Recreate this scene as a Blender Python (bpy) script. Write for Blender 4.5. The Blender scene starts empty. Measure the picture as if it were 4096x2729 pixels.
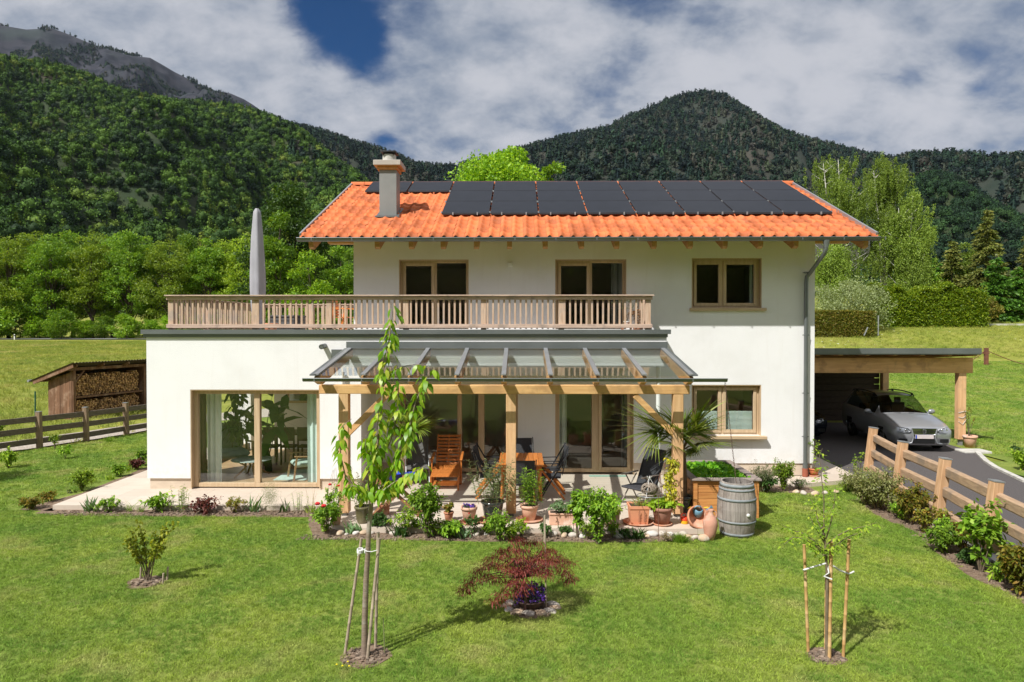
import bpy, math, random, numpy as np
from mathutils import Vector, Matrix, noise
R = math.radians
sc = bpy.context.scene
COL = sc.collection
rnd = random.Random(7)
# ---------------- camera
CAMH = 3.5
YAW, PITCH = R(0.68), R(0.80)
cam_d = bpy.data.cameras.new("camera"); cam = bpy.data.objects.new("camera", cam_d); COL.objects.link(cam)
cam.location = (0, 0, CAMH); cam.rotation_euler = (math.pi/2 - PITCH, 0, YAW)
cam_d.sensor_width = 36; cam_d.lens = 24.0; cam_d.clip_start = 0.1; cam_d.clip_end = 20000
sc.camera = cam
# ---------------- sun, sky, exposure
SUNDIR = Vector((-0.93, -1.0, 1.62)).normalized()      # towards the sun
sun_d = bpy.data.lights.new("sun", 'SUN'); sun_d.energy = 4.9; sun_d.angle = R(0.55); sun_d.color = (1.0, 0.975, 0.93)
sun = bpy.data.objects.new("sun", sun_d); COL.objects.link(sun)
sun.rotation_euler = SUNDIR.to_track_quat('Z', 'Y').to_euler(); sun.location = (-20, -20, 40)
sc.view_settings.view_transform = 'Standard'; sc.view_settings.look = 'None'
sc.view_settings.exposure = 0.30; sc.view_settings.gamma = 1
sc.cycles.max_bounces = 8; sc.cycles.transparent_max_bounces = 24; sc.cycles.diffuse_bounces = 4
sc.cycles.glossy_bounces = 3; sc.cycles.transmission_bounces = 4; sc.cycles.caustics_reflective = False; sc.cycles.caustics_refractive = False
sc.cycles.use_denoising = True

class NT:
    def __init__(s, tree): s.t = tree; s.n = tree.nodes; s.l = tree.links
    def add(s, kind, **kw):
        nd = s.n.new(kind)
        for k, v in kw.items():
            if k.startswith('i_'):
                key = k[2:]; key = int(key) if key.isdigit() else key.replace('_', ' ')
                inp = nd.inputs[key]
                if hasattr(v, 'is_linked') or isinstance(v, bpy.types.NodeSocket): s.l.new(v, inp)
                else: inp.default_value = v
            else: setattr(nd, k, v)
        return nd
    def math(s, op, a, b=None, c=None, clamp=False):
        nd = s.n.new('ShaderNodeMath'); nd.operation = op; nd.use_clamp = clamp
        for i, v in enumerate((a, b, c)):
            if v is None: continue
            if isinstance(v, bpy.types.NodeSocket): s.l.new(v, nd.inputs[i])
            else: nd.inputs[i].default_value = v
        return nd.outputs[0]
    def vmath(s, op, a, b=None):
        nd = s.n.new('ShaderNodeVectorMath'); nd.operation = op
        for i, v in enumerate((a, b)):
            if v is None: continue
            if isinstance(v, bpy.types.NodeSocket): s.l.new(v, nd.inputs[i])
            else: nd.inputs[i].default_value = v
        return nd
    def mix(s, f, a, b, mode='MIX'):
        nd = s.n.new('ShaderNodeMix'); nd.data_type = 'RGBA'; nd.blend_type = mode; nd.clamp_factor = True
        for i, v in ((0, f), (6, a), (7, b)):
            if isinstance(v, bpy.types.NodeSocket): s.l.new(v, nd.inputs[i])
            else: nd.inputs[i].default_value = v if i == 0 else (*v[:3], 1)
        return nd.outputs[2]
    def ramp(s, f, *stops):
        nd = s.n.new('ShaderNodeValToRGB'); el = nd.color_ramp.elements
        while len(el) < len(stops): el.new(0.5)
        for e, (p, c) in zip(el, stops):
            e.position = p; e.color = (*c, 1) if hasattr(c, '__len__') else (c, c, c, 1)
        s.l.new(f, nd.inputs[0]); return nd.outputs[0]
    def smooth(s, v, a, b):
        nd = s.n.new('ShaderNodeMapRange'); nd.interpolation_type = 'SMOOTHSTEP'
        s.l.new(v, nd.inputs[0]); nd.inputs[1].default_value = a; nd.inputs[2].default_value = b
        return nd.outputs[0]
    def noise(s, vec, scale, detail=4, rough=0.55, dist=0.0):
        nd = s.n.new('ShaderNodeTexNoise'); s.l.new(vec, nd.inputs['Vector'])
        nd.inputs['Scale'].default_value = scale; nd.inputs['Detail'].default_value = detail
        nd.inputs['Roughness'].default_value = rough; nd.inputs['Distortion'].default_value = dist
        return nd.outputs[0]

# mapping from photograph pixels (4096 wide) to directions, used to read off true positions
FS = 4096*24.0/36
_cm = Matrix.Rotation(YAW, 3, 'Z') @ Matrix.Rotation(math.pi/2-PITCH, 3, 'X')
def ray(sx, sy): return (_cm @ Vector((sx-2048, -(sy-1364.5), -FS)))
def at(sx, sy, Y=None, Z=None):
    d = ray(sx, sy); t = Y/d.y if Y is not None else (Z-CAMH)/d.z
    return Vector((d.x*t, d.y*t, CAMH+d.z*t))
def pxm(Y): return FS/Y        # photo px per metre at depth Y
zD = lambda x, y: (x*1.7407, y*1.7407)

# world
w = bpy.data.worlds.new("World"); sc.world = w; w.use_nodes = True
t = NT(w.node_tree); t.n.clear()
out = t.add('ShaderNodeOutputWorld'); bg = t.add('ShaderNodeBackground'); bg.inputs[1].default_value = 0.10
sky = t.add('ShaderNodeTexSky'); sky.sky_type = 'NISHITA'; sky.sun_disc = False
sky.sun_elevation = math.asin(SUNDIR.z); sky.sun_rotation = math.atan2(SUNDIR.x, SUNDIR.y) % (2*math.pi)
sky.air_density = 1.0; sky.dust_density = 0.6; sky.ozone_density = 2.0; sky.altitude = 500
tc = t.add('ShaderNodeTexCoord'); g = tc.outputs['Generated']
sep = t.add('ShaderNodeSeparateXYZ'); t.l.new(g, sep.inputs[0])
den = t.math('ADD', t.math('MAXIMUM', sep.outputs[2], 0.0), 0.55)
cx = t.math('DIVIDE', sep.outputs[0], den); cy = t.math('DIVIDE', sep.outputs[1], den)
cmb = t.add('ShaderNodeCombineXYZ'); t.l.new(t.math('MULTIPLY', cx, 0.8), cmb.inputs[0]); t.l.new(cy, cmb.inputs[1])
cmb.inputs[2].default_value = 3.3
n1 = t.noise(cmb.outputs[0], 4.2, 8, 0.52, 0.1)
n2 = t.noise(cmb.outputs[0], 13.0, 8, 0.58, 0.15)
nf = t.math('ADD', t.math('MULTIPLY', n1, 0.55), t.math('MULTIPLY', n2, 0.45))
def dirmask(px, py, radx, rady, amt):
    d = ray(*zD(px, py)).normalized()
    right = Vector((d.y, -d.x, 0)).normalized(); up = right.cross(d)
    a = t.vmath('DOT_PRODUCT', g, tuple(right)).outputs[1]; b = t.vmath('DOT_PRODUCT', g, tuple(up)).outputs[1]
    a = t.math('DIVIDE', a, radx/1569); b = t.math('DIVIDE', b, rady/1569)
    f = t.vmath('DOT_PRODUCT', g, tuple(d)).outputs[1]
    r2 = t.math('ADD', t.math('MULTIPLY', a, a), t.math('MULTIPLY', b, b))
    e = t.math('EXPONENT', t.math('MULTIPLY', r2, -1.0))
    return t.math('MULTIPLY', t.math('MULTIPLY', e, t.math('GREATER_THAN', f, 0.0)), amt)
hole = dirmask(770, 50, 95, 90, -0.15)
for (px, py, rx, ry, am) in ((820, 120, 60, 45, -.16), (700, 30, 50, 50, -.12), (860, 60, 45, 50, -.10)): hole = t.math('ADD', hole, dirmask(px, py, rx, ry, am))
for (px, py, rx, ry, am) in ((885, 322, 34, 18, -0.20), (2080, 165, 100, 30, -0.05), (1430, 190, 120, 60, -0.04), (2230, 200, 40, 30, -.06), (770, 20, 60, 60, -.06), (1180,330,200,60,-.03),
                             (300, 100, 330, 120, 0.08), (1080, 150, 150, 130, 0.09), (2150,40,300,60,.05)):
    hole = t.math('ADD', hole, dirmask(px, py, rx, ry, am))
cov = t.smooth(t.math('ADD', nf, hole), 0.27, 0.50)
shade = t.smooth(t.math('ADD', nf, t.math('MULTIPLY', hole, 0.3)), 0.38, 0.62)
ccol = t.mix(shade, (2.1, 2.5, 3.2), (4.6, 4.7, 5.1))
# cloud brightness added overhead and behind the camera, out of view, as fill light
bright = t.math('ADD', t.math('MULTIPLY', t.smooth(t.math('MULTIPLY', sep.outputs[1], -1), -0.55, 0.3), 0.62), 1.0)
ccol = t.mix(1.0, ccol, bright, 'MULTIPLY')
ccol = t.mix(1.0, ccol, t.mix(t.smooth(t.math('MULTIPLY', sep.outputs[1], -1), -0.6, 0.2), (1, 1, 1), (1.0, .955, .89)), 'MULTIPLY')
skyc = t.mix(1.0, sky.outputs[0], (0.008, 0.22, 0.44), 'MULTIPLY')
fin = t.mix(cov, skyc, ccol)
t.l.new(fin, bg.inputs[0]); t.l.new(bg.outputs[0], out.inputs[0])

# ---------------- materials
MATS = {}
def _new(name):
    m = bpy.data.materials.new(name); m.use_nodes = True; tt = NT(m.node_tree); tt.n.clear()
    o = tt.add('ShaderNodeOutputMaterial'); b = tt.add('ShaderNodeBsdfPrincipled'); tt.l.new(b.outputs[0], o.inputs[0])
    MATS[name] = m; return m, tt, b, o
def mat(name, c1, c2=None, sc_=4.0, rough=0.7, bump=0.0, bscale=None, metal=0.0, spec=0.35, st=(1, 1, 1), detail=5, coat=0, island=0.0, lo=.35, hi=.65, c3=None, s3=1.0):
    """mixed-noise surface: c1..c2 by noise stretched by st, optional larger patches towards c3, value jitter per island"""
    m, tt, b, o = _new(name)
    co = tt.add('ShaderNodeTexCoord').outputs['Object']
    mp = tt.add('ShaderNodeMapping'); tt.l.new(co, mp.inputs[0]); mp.inputs['Scale'].default_value = st
    v = mp.outputs[0]
    if c2 is None: c2 = tuple(x*0.82 for x in c1)
    n = tt.noise(v, sc_, detail)
    col = tt.mix(tt.smooth(n, lo, hi), c1, c2)
    if c3 is not None: col = tt.mix(tt.smooth(tt.noise(co, s3, 5, .6), .48, .68), col, c3)
    if island:
        gi = tt.add('ShaderNodeNewGeometry').outputs['Random Per Island']
        k = tt.math('ADD', tt.math('MULTIPLY', gi, island), 1-island/2)
        col = tt.mix(1.0, col, k, 'MULTIPLY')
    tt.l.new(col, b.inputs['Base Color'])
    b.inputs['Roughness'].default_value = rough; b.inputs['Metallic'].default_value = metal
    b.inputs['Specular IOR Level'].default_value = spec; b.inputs['Coat Weight'].default_value = coat
    if bump:
        bp = tt.add('ShaderNodeBump'); bp.inputs['Distance'].default_value = 0.02; bp.inputs['Strength'].default_value = bump
        tt.l.new(tt.noise(v, bscale or sc_*2, 4), bp.inputs['Height']); tt.l.new(bp.outputs[0], b.inputs['Normal'])
    return m
def leafmat(name, ca, cb, cc=None, trans=0.35, rough=0.5, patch=0.35, spec=0.3, gain=1.15):
    """leaves: each leaf (mesh island) its own tone, larger tone drift through the crown and between plants"""
    m, tt, b, o = _new(name)
    ge = tt.add('ShaderNodeNewGeometry'); oi = tt.add('ShaderNodeObjectInfo')
    r = ge.outputs['Random Per Island']
    gn = lambda c: tuple(min(.75, x*gain) for x in c)
    col = tt.ramp(r, (0.0, gn(ca)), (0.6, gn(cb)), (1.0, gn(cc or cb)))
    co = tt.add('ShaderNodeTexCoord').outputs['Object']
    k = tt.math('ADD', tt.math('MULTIPLY', tt.noise(co, patch, 3), 0.9), 0.55)
    k = tt.math('MULTIPLY', k, tt.math('ADD', tt.math('MULTIPLY', oi.outputs['Random'], 0.5), 0.75))
    col = tt.mix(1.0, col, k, 'MULTIPLY')
    tt.l.new(col, b.inputs['Base Color']); b.inputs['Roughness'].default_value = rough; b.inputs['Specular IOR Level'].default_value = spec
    tr = tt.add('ShaderNodeBsdfTranslucent'); tt.l.new(tt.mix(1.0, col, (1.25, 1.2, 0.45), 'MULTIPLY'), tr.inputs[0])
    ms = tt.add('ShaderNodeMixShader'); ms.inputs[0].default_value = trans
    tt.l.new(b.outputs[0], ms.inputs[1]); tt.l.new(tr.outputs[0], ms.inputs[2]); tt.l.new(ms.outputs[0], o.inputs[0])
    return m
def glassmat(name, tint=(0.9, 0.95, 0.93), refl=1.0, base=0.04):
    m, tt, b, o = _new(name); tt.n.remove(b)
    tr = tt.add('ShaderNodeBsdfTransparent'); tr.inputs[0].default_value = (*tint, 1)
    gl = tt.add('ShaderNodeBsdfGlossy'); gl.inputs['Roughness'].default_value = 0.0; gl.inputs[0].default_value = (1, 1, 1, 1)
    lw = tt.add('ShaderNodeLayerWeight'); lw.inputs[0].default_value = .5
    f = tt.math('ADD', tt.math('MULTIPLY', tt.math('POWER', lw.outputs['Facing'], 5.0), refl*.9), base, clamp=True)
    ms = tt.add('ShaderNodeMixShader'); tt.l.new(f, ms.inputs[0]); tt.l.new(tr.outputs[0], ms.inputs[1]); tt.l.new(gl.outputs[0], ms.inputs[2])
    tt.l.new(ms.outputs[0], o.inputs[0]); return m

# ---------------- mesh builder
class MB:
    def __init__(s, T=None): s.v = []; s.f = []; s.sm = []; s.T = T
    def _add(s, vs, fs, smooth=False):
        o = len(s.v)
        if s.T is not None: vs = [tuple(s.T @ Vector(p)) for p in vs]
        s.v += [tuple(p) for p in vs]; s.f += [tuple(i+o for i in f) for f in fs]; s.sm += [smooth]*len(fs); return s
    def box(s, x0, x1, y0, y1, z0, z1, bev=0.0):
        if bev <= 0 or min(x1-x0, y1-y0, z1-z0) < 2.2*bev:
            vs = [(x, y, z) for z in (z0, z1) for y in (y0, y1) for x in (x0, x1)]
            return s._add(vs, [(0, 2, 3, 1), (4, 5, 7, 6), (0, 1, 5, 4), (2, 6, 7, 3), (0, 4, 6, 2), (1, 3, 7, 5)])
        b = bev; vs = []; fs = []          # chamfered box
        xs, ys, zs = (x0, x1), (y0, y1), (z0, z1)
        idx = {}
        for i in (0, 1):
            for j in (0, 1):
                for k in (0, 1):
                    sx, sy, sz = 1-2*i, 1-2*j, 1-2*k
                    for a, p in enumerate(((xs[i], ys[j]+sy*b, zs[k]+sz*b), (xs[i]+sx*b, ys[j], zs[k]+sz*b), (xs[i]+sx*b, ys[j]+sy*b, zs[k]))):
                        idx[(i, j, k, a)] = len(vs); vs.append(p)
        I = lambda *q: idx[q]
        for i in (0, 1):
            f = [I(i, 0, 0, 0), I(i, 1, 0, 0), I(i, 1, 1, 0), I(i, 0, 1, 0)]; fs.append(f[::-1] if i == 0 else f)
            f = [I(0, i, 0, 1), I(1, i, 0, 1), I(1, i, 1, 1), I(0, i, 1, 1)]; fs.append(f if i == 0 else f[::-1])
            f = [I(0, 0, i, 2), I(1, 0, i, 2), I(1, 1, i, 2), I(0, 1, i, 2)]; fs.append(f[::-1] if i == 0 else f)
        for i in (0, 1):
            for j in (0, 1):
                fs.append([I(i, j, 0, 0), I(i, j, 1, 0), I(i, j, 1, 1), I(i, j, 0, 1)])
                fs.append([I(i, 0, j, 0), I(i, 1, j, 0), I(i, 1, j, 2), I(i, 0, j, 2)])
                fs.append([I(0, i, j, 1), I(1, i, j, 1), I(1, i, j, 2), I(0, i, j, 2)])
                for k in (0, 1): fs.append([I(i, j, k, 0), I(i, j, k, 1), I(i, j, k, 2)])
        return s._add(vs, fs)
    def beam(s, a, b, wd, ht, bev=0.0, up=(0, 0, 1)):
        """box from a to b, width wd (horizontal), height ht"""
        a, b = Vector(a), Vector(b); d = b-a; L = d.length; d.normalize(); u = Vector(up)
        x = d.cross(u)
        if x.length < 1e-4: x = Vector((1, 0, 0))
        x.normalize(); z = x.cross(d)
        M = Matrix((x, d, z)).transposed().to_4x4(); M.translation = a
        old = s.T; s.T = (old @ M) if old is not None else M
        s.box(-wd/2, wd/2, 0, L, -ht/2, ht/2, bev); s.T = old; return s
    def tube(s, path, r, n=8, cap=True, smooth=True):
        path = [Vector(p) for p in path]; rr = r if hasattr(r, '__len__') else [r]*len(path)
        vs = []; fs = []
        for i, p in enumerate(path):
            d = (path[min(i+1, len(path)-1)]-path[max(i-1, 0)])
            if d.length < 1e-6: d = Vector((0, 0, 1))
            d.normalize(); a = Vector((0, 0, 1)) if abs(d.z) < 0.9 else Vector((1, 0, 0))
            if i == 0: x = d.cross(a).normalized()
            else: x = (x - d*x.dot(d)).normalized()
            y = d.cross(x)
            for k in range(n):
                q = 2*math.pi*k/n; vs.append(p + (x*math.cos(q)+y*math.sin(q))*rr[i])
        for i in range(len(path)-1):
            for k in range(n): fs.append((i*n+k, i*n+(k+1) % n, (i+1)*n+(k+1) % n, (i+1)*n+k))
        s._add(vs, fs, smooth)
        if cap:
            e = len(path)-1; s._add(vs[:n], [tuple(range(n))[::-1]]); s._add(vs[e*n:], [tuple(range(n))])
        return s
    def lathe(s, prof, c=(0, 0, 0), n=24, smooth=True, closed=False):
        vs = []; fs = []; m = len(prof)
        for r, z in prof:
            for k in range(n):
                q = 2*math.pi*k/n; vs.append((c[0]+r*math.cos(q), c[1]+r*math.sin(q), c[2]+z))
        for i in range(m-1):
            for k in range(n): fs.append((i*n+k, i*n+(k+1) % n, (i+1)*n+(k+1) % n, (i+1)*n+k))
        s._add(vs, fs, smooth)
        if not closed:
            if prof[0][0] > 1e-4: s._add(vs[:n], [tuple(range(n))[::-1]])
            if prof[-1][0] > 1e-4: s._add(vs[-n:], [tuple(range(n))])
        return s
    def prism(s, pts, z0, z1, axis='z'):
        """polygon pts extruded along axis"""
        n = len(pts)
        f = {'z': lambda p, h: (p[0], p[1], h), 'y': lambda p, h: (p[0], h, p[1]), 'x': lambda p, h: (h, p[0], p[1])}[axis]
        vs = [f(p, z0) for p in pts]+[f(p, z1) for p in pts]
        fs = [tuple(range(n))[::-1], tuple(range(n, 2*n))]+[(i, (i+1) % n, n+(i+1) % n, n+i) for i in range(n)]
        return s._add(vs, fs)
    def ball(s, c, r, n=12, m=8, sq=(1, 1, 1), smooth=True):
        prof = [(math.sin(math.pi*i/m)*r, -math.cos(math.pi*i/m)*r) for i in range(m+1)]
        old = s.T; M = Matrix.Translation(Vector(c)) @ Matrix.Diagonal((*sq, 1)); s.T = (old @ M) if old is not None else M
        s.lathe(prof, n=n, smooth=smooth, closed=True); s.T = old; return s
    def arr(s, V, F, smooth=False):
        o = len(s.v); s.v += [tuple(p) for p in V]; s.f += [tuple(int(i)+o for i in f) for f in F]; s.sm += [smooth]*len(F); return s
    def build(s, name, m, parent=None, fix=True):
        me = bpy.data.meshes.new(name); me.from_pydata(s.v, [], s.f)
        if any(s.sm): me.polygons.foreach_set('use_smooth', s.sm)
        if m is not None: me.materials.append(m)
        me.update(); o = bpy.data.objects.new(name, me); COL.objects.link(o)
        if parent is not None:
            o.parent = parent; o.matrix_parent_inverse = parent.matrix_basis.inverted()
        return o
def npobj(name, V, F, m, parent=None, smooth=False):
    """mesh from numpy arrays; F (n,4) or (n,3)"""
    me = bpy.data.meshes.new(name); k = F.shape[1]
    me.vertices.add(len(V)); me.vertices.foreach_set('co', np.asarray(V, np.float32).ravel())
    me.loops.add(F.size); me.loops.foreach_set('vertex_index', F.astype(np.int32).ravel())
    me.polygons.add(len(F)); me.polygons.foreach_set('loop_start', np.arange(0, F.size, k, dtype=np.int32))
    if smooth: me.polygons.foreach_set('use_smooth', np.ones(len(F), bool))
    me.update(calc_edges=True); me.validate()
    if m is not None: me.materials.append(m)
    o = bpy.data.objects.new(name, me); COL.objects.link(o)
    if parent is not None: o.parent = parent; o.matrix_parent_inverse = parent.matrix_basis.inverted()
    return o
def tag(o, label=None, cat=None, group=None, kind=None):
    if label: o['label'] = label
    if cat: o['category'] = cat
    if group: o['group'] = group
    if kind: o['kind'] = kind
    return o
def thing(name, label, cat, loc=(0, 0, 0), rz=0.0, group=None):
    o = bpy.data.objects.new(name, None); COL.objects.link(o); o.location = loc; o.rotation_euler = (0, 0, rz)
    o.empty_display_size = 0.2; return tag(o, label, cat, group)
def part(o, parent):
    o.parent = parent; o.matrix_parent_inverse = Matrix.Identity(4); return o
def lb(mb, name, m, parent):
    """build in the thing's own local coordinates"""
    return part(mb.build(name, m), parent)
def dup(root, loc=None, rz=None, label=None, group=None, scale=None):
    r = root.copy(); COL.objects.link(r)
    if loc is not None: r.location = loc
    if rz is not None: r.rotation_euler = (r.rotation_euler.x, r.rotation_euler.y, rz)
    if label: r['label'] = label
    if group: r['group'] = group
    if scale: r.scale = scale if hasattr(scale, '__len__') else (scale,)*3
    def rec(src, dst):
        for ch in list(src.children):
            c = ch.copy(); COL.objects.link(c); c.parent = dst; c.matrix_parent_inverse = ch.matrix_parent_inverse.copy(); rec(ch, c)
    rec(root, r); return r

# ---------------- leaves (numpy)
def rng(seed): return np.random.default_rng(seed)
def unit(a): return a/np.maximum(np.linalg.norm(a, axis=-1, keepdims=True), 1e-9)
def leaf_quads(P, L, g, W=0.5, D=None, spread=1.0, droop=0.0):
    """diamond leaves at P; D main direction"""
    n = len(P); d = g.normal(size=(n, 3))
    if D is not None: d = unit(d)*spread + D
    d[:, 2] -= droop; d = unit(d); s = unit(np.cross(d, g.normal(size=(n, 3)))); nn = np.cross(d, s)
    L = (np.full(n, L) if np.isscalar(L) else L)*g.uniform(.65, 1.3, n); L = L[:, None]
    V = np.stack([P, P+d*L*.5+s*L*W*.5+nn*L*.08, P+d*L, P+d*L*.5-s*L*W*.5+nn*L*.08], 1).reshape(-1, 3)
    return V, np.arange(4*n).reshape(n, 4)
def leaf_big(P, D, g, L, W=.42, curl=.25):
    """curved folded leaves: 3 quads each"""
    n = len(P); D = unit(D); up = np.array([[0, 0, 1.]]) + g.normal(size=(n, 3))*.35
    s = unit(np.cross(D, up)); nn = unit(np.cross(s, D)); L = (L*g.uniform(.7, 1.25, n))[:, None]
    dn = np.array([[0, 0, -1.]])
    a = P; rows = []
    for t_, w_ in ((.0, .06), (.3, .9), (.65, .8), (1., .04)):
        c = P + D*L*t_ + dn*L*curl*t_*t_
        rows += [c - s*L*W*.5*w_ + nn*L*.06*w_, c + s*L*W*.5*w_ + nn*L*.06*w_]
    V = np.stack(rows, 1).reshape(-1, 3); b = np.arange(n)[:, None]*8
    F = np.concatenate([b+np.array([[0, 1, 3, 2]]), b+np.array([[2, 3, 5, 4]]), b+np.array([[4, 5, 7, 6]])], 0)
    return V, F
def blades(P, D, g, L, w0, bend=.5, seg=4):
    """grass-like strips: start P, dir D, length L (arrays), bending over"""
    n = len(P); D = unit(D); hz = D.copy(); hz[:, 2] = 0; hz = unit(hz+g.normal(size=(n, 3))*1e-3)
    s = unit(np.cross(D, np.array([[0, 0, 1.]])+g.normal(size=(n, 3))*.3)); L = np.asarray(L).reshape(-1, 1)*np.ones((n, 1)); b = (bend*g.uniform(.4, 1.5, n))[:, None]
    rows = []
    for i in range(seg+1):
        t_ = i/seg; c = P + D*L*t_ + hz*L*b*t_*t_*.6 - np.array([[0, 0, 1.]])*L*b*t_*t_*.55
        wd = w0*(1-t_**2.2*.95)*(0.6+.4*min(1, t_*4)); rows += [c-s*wd*.5, c+s*wd*.5]
    V = np.stack(rows, 1).reshape(-1, 3); k = 2*(seg+1); bb = np.arange(n)[:, None]*k
    F = np.concatenate([bb+np.array([[2*i, 2*i+1, 2*i+3, 2*i+2]]) for i in range(seg)], 0)
    return V, F
def cat_vf(*vf):
    V = []; F = []; o = 0
    for v, f in vf: V.append(v); F.append(f+o); o += len(v)
    return np.concatenate(V), np.concatenate(F)
def mb_vf(mb): return mb
# ================= SETTING: terrain, lawn, paths, mountains
def sst(x, a, b):
    t_ = np.clip((x-a)/(b-a), 0, 1); return t_*t_*(3-2*t_)
def G(x, y):
    """ground height"""
    x = np.asarray(x, float); y = np.asarray(y, float)
    right = sst(x, 6.0, 14.0)*sst(y, 10, 28)
    zl = -0.1 + 2.6*sst(y, 24, 150) + np.clip(y-140, 0, 300)*.05 + 0*x
    yy = [0, 26, 34, 50, 60, 66, 80, 110, 160, 400]; zz = [-.1, -.1, .35, 1.55, 3.2, 4.1, 5.8, 7.5, 9.0, 24]
    zr = np.interp(y, yy, zz)
    return zl*(1-right)+zr*right
# material of the open meadow: grass tones with flower specks; mown strips are in the sward itself
def grassmat(name, c1, c2, c3, patch=.25, fine=9.0, flowers=0.0, dry=(.20, .17, .06)):
    m, tt, b, o = _new(name)
    co = tt.add('ShaderNodeTexCoord').outputs['Object']
    n1 = tt.noise(co, patch, 6, .6); n2 = tt.noise(co, fine, 6, .7); n3 = tt.noise(co, patch*4.3, 5, .65)
    col = tt.mix(tt.smooth(n1, .38, .62), c1, c2)
    col = tt.mix(tt.math('MULTIPLY', tt.smooth(n3, .52, .70), .75), col, c3)
    col = tt.mix(tt.math('MULTIPLY', tt.smooth(tt.noise(co, patch*9, 4, .6), .58, .74), .6), col, dry)
    col = tt.mix(1.0, col, tt.math('ADD', tt.math('MULTIPLY', n2, 1.5), .25), 'MULTIPLY')
    if flowers:
        vo = tt.add('ShaderNodeTexVoronoi'); tt.l.new(co, vo.inputs['Vector']); vo.inputs['Scale'].default_value = 1.6
        msk = tt.math('MULTIPLY', tt.math('LESS_THAN', vo.outputs['Distance'], .13), tt.smooth(tt.noise(co, .12, 3), .45, .6))
        fc = tt.mix(tt.math('GREATER_THAN', tt.noise(co, .05, 2), .5), (.75, .6, .05), (.7, .7, .6))
        col = tt.mix(tt.math('MULTIPLY', msk, flowers), col, fc)
    tt.l.new(col, b.inputs['Base Color']); b.inputs['Roughness'].default_value = .85; b.inputs['Specular IOR Level'].default_value = .15
    bp = tt.add('ShaderNodeBump'); bp.inputs['Distance'].default_value = .05; bp.inputs['Strength'].default_value = .6
    tt.l.new(tt.noise(co, fine*1.5, 5, .7), bp.inputs['Height']); tt.l.new(bp.outputs[0], b.inputs['Normal'])
    return m
m_meadow = grassmat('meadow_grass', (.17, .20, .03), (.24, .25, .045), (.29, .27, .07), .10, 3.5, .8, dry=(.30, .26, .10))
m_lawn = grassmat('lawn_grass', (.15, .21, .035), (.21, .25, .05), (.09, .16, .028), .45, 14, dry=(.30, .27, .11))
m_soil = mat('soil', (.13, .085, .055), (.20, .14, .095), 9, .95, .9, c3=(.26, .19, .14), s3=22)
m_gravel = mat('gravel', (.36, .30, .25), (.50, .44, .38), 18, .95, .8, c3=(.22, .19, .15), s3=30)
m_asph = mat('asphalt', (.065, .058, .058), (.125, .11, .105), 60, .9, .6, c3=(.095, .083, .080), s3=.7, detail=9)
m_conc = mat('concrete', (.42, .40, .36), (.55, .53, .48), 6, .85, .2)
m_road = mat('road_surface', (.16, .16, .16), (.2, .2, .2), 6, .9)
# paving: large beige slabs
m, tt, b, o = _new('beige_paving')
co = tt.add('ShaderNodeTexCoord').outputs['Object']
br = tt.add('ShaderNodeTexBrick'); tt.l.new(co, br.inputs['Vector'])
br.inputs['Scale'].default_value = 1.0; br.inputs['Brick Width'].default_value = .9; br.inputs['Row Height'].default_value = .6
br.inputs['Mortar Size'].default_value = .004; br.inputs['Bias'].default_value = 0
br.inputs['Color1'].default_value = (.60, .51, .42, 1); br.inputs['Color2'].default_value = (.54, .455, .37, 1); br.inputs['Mortar'].default_value = (.36, .30, .24, 1)
mp = tt.add('ShaderNodeMapping'); tt.l.new(co, mp.inputs[0]); mp.inputs['Scale'].default_value = (1.2, 9, 1)
col = tt.mix(tt.math('MULTIPLY', tt.smooth(tt.noise(mp.outputs[0], 1.2, 6, .6, 1.0), .5, .72), .35), br.outputs[0], (.42, .31, .22))
col = tt.mix(tt.math('MULTIPLY', tt.smooth(tt.noise(co, .9, 5), .45, .7), .25), col, (.66, .6, .52))
tt.l.new(col, b.inputs['Base Color']); b.inputs['Roughness'].default_value = .55
m_pave = m

def gridmesh(name, xs, ys, zf, m, keep=None):
    X, Y = np.meshgrid(xs, ys); V = np.stack([X, Y, zf(X, Y)], -1).reshape(-1, 3); nx = len(xs)
    i, j = np.meshgrid(np.arange(len(xs)-1), np.arange(len(ys)-1)); a = (j*nx+i).ravel()
    F = np.stack([a, a+1, a+nx+1, a+nx], 1)
    if keep is not None:
        c = V[F].mean(1); F = F[keep(c[:, 0], c[:, 1])]
        used, inv = np.unique(F, return_inverse=True); V = V[used]; F = inv.reshape(F.shape)
    return npobj(name, V, F, m, smooth=True)
def spaced(vals): return np.unique(np.concatenate(vals))
gx = spaced([np.linspace(-1500, -200, 27), np.linspace(-200, -30, 40), np.linspace(-30, 40, 71), np.linspace(40, 200, 50), np.linspace(200, 1500, 27)])
gy = spaced([np.linspace(-300, -20, 15), np.linspace(-20, 60, 81), np.linspace(60, 200, 57), np.linspace(200, 1200, 26)])
tag(gridmesh('ground', gx, gy, lambda x, y: G(x, y)-0.03, m_meadow), kind='structure')
def inpoly(px, py, poly):
    r = np.zeros(np.shape(px), bool); n = len(poly)
    for i in range(n):
        x1, y1 = poly[i]; x2, y2 = poly[(i+1) % n]
        c = (y1 > py) != (y2 > py)
        r ^= c & (px < (x2-x1)*(py-y1)/((y2-y1) if y2 != y1 else 1e-9)+x1)
    return r
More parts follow.
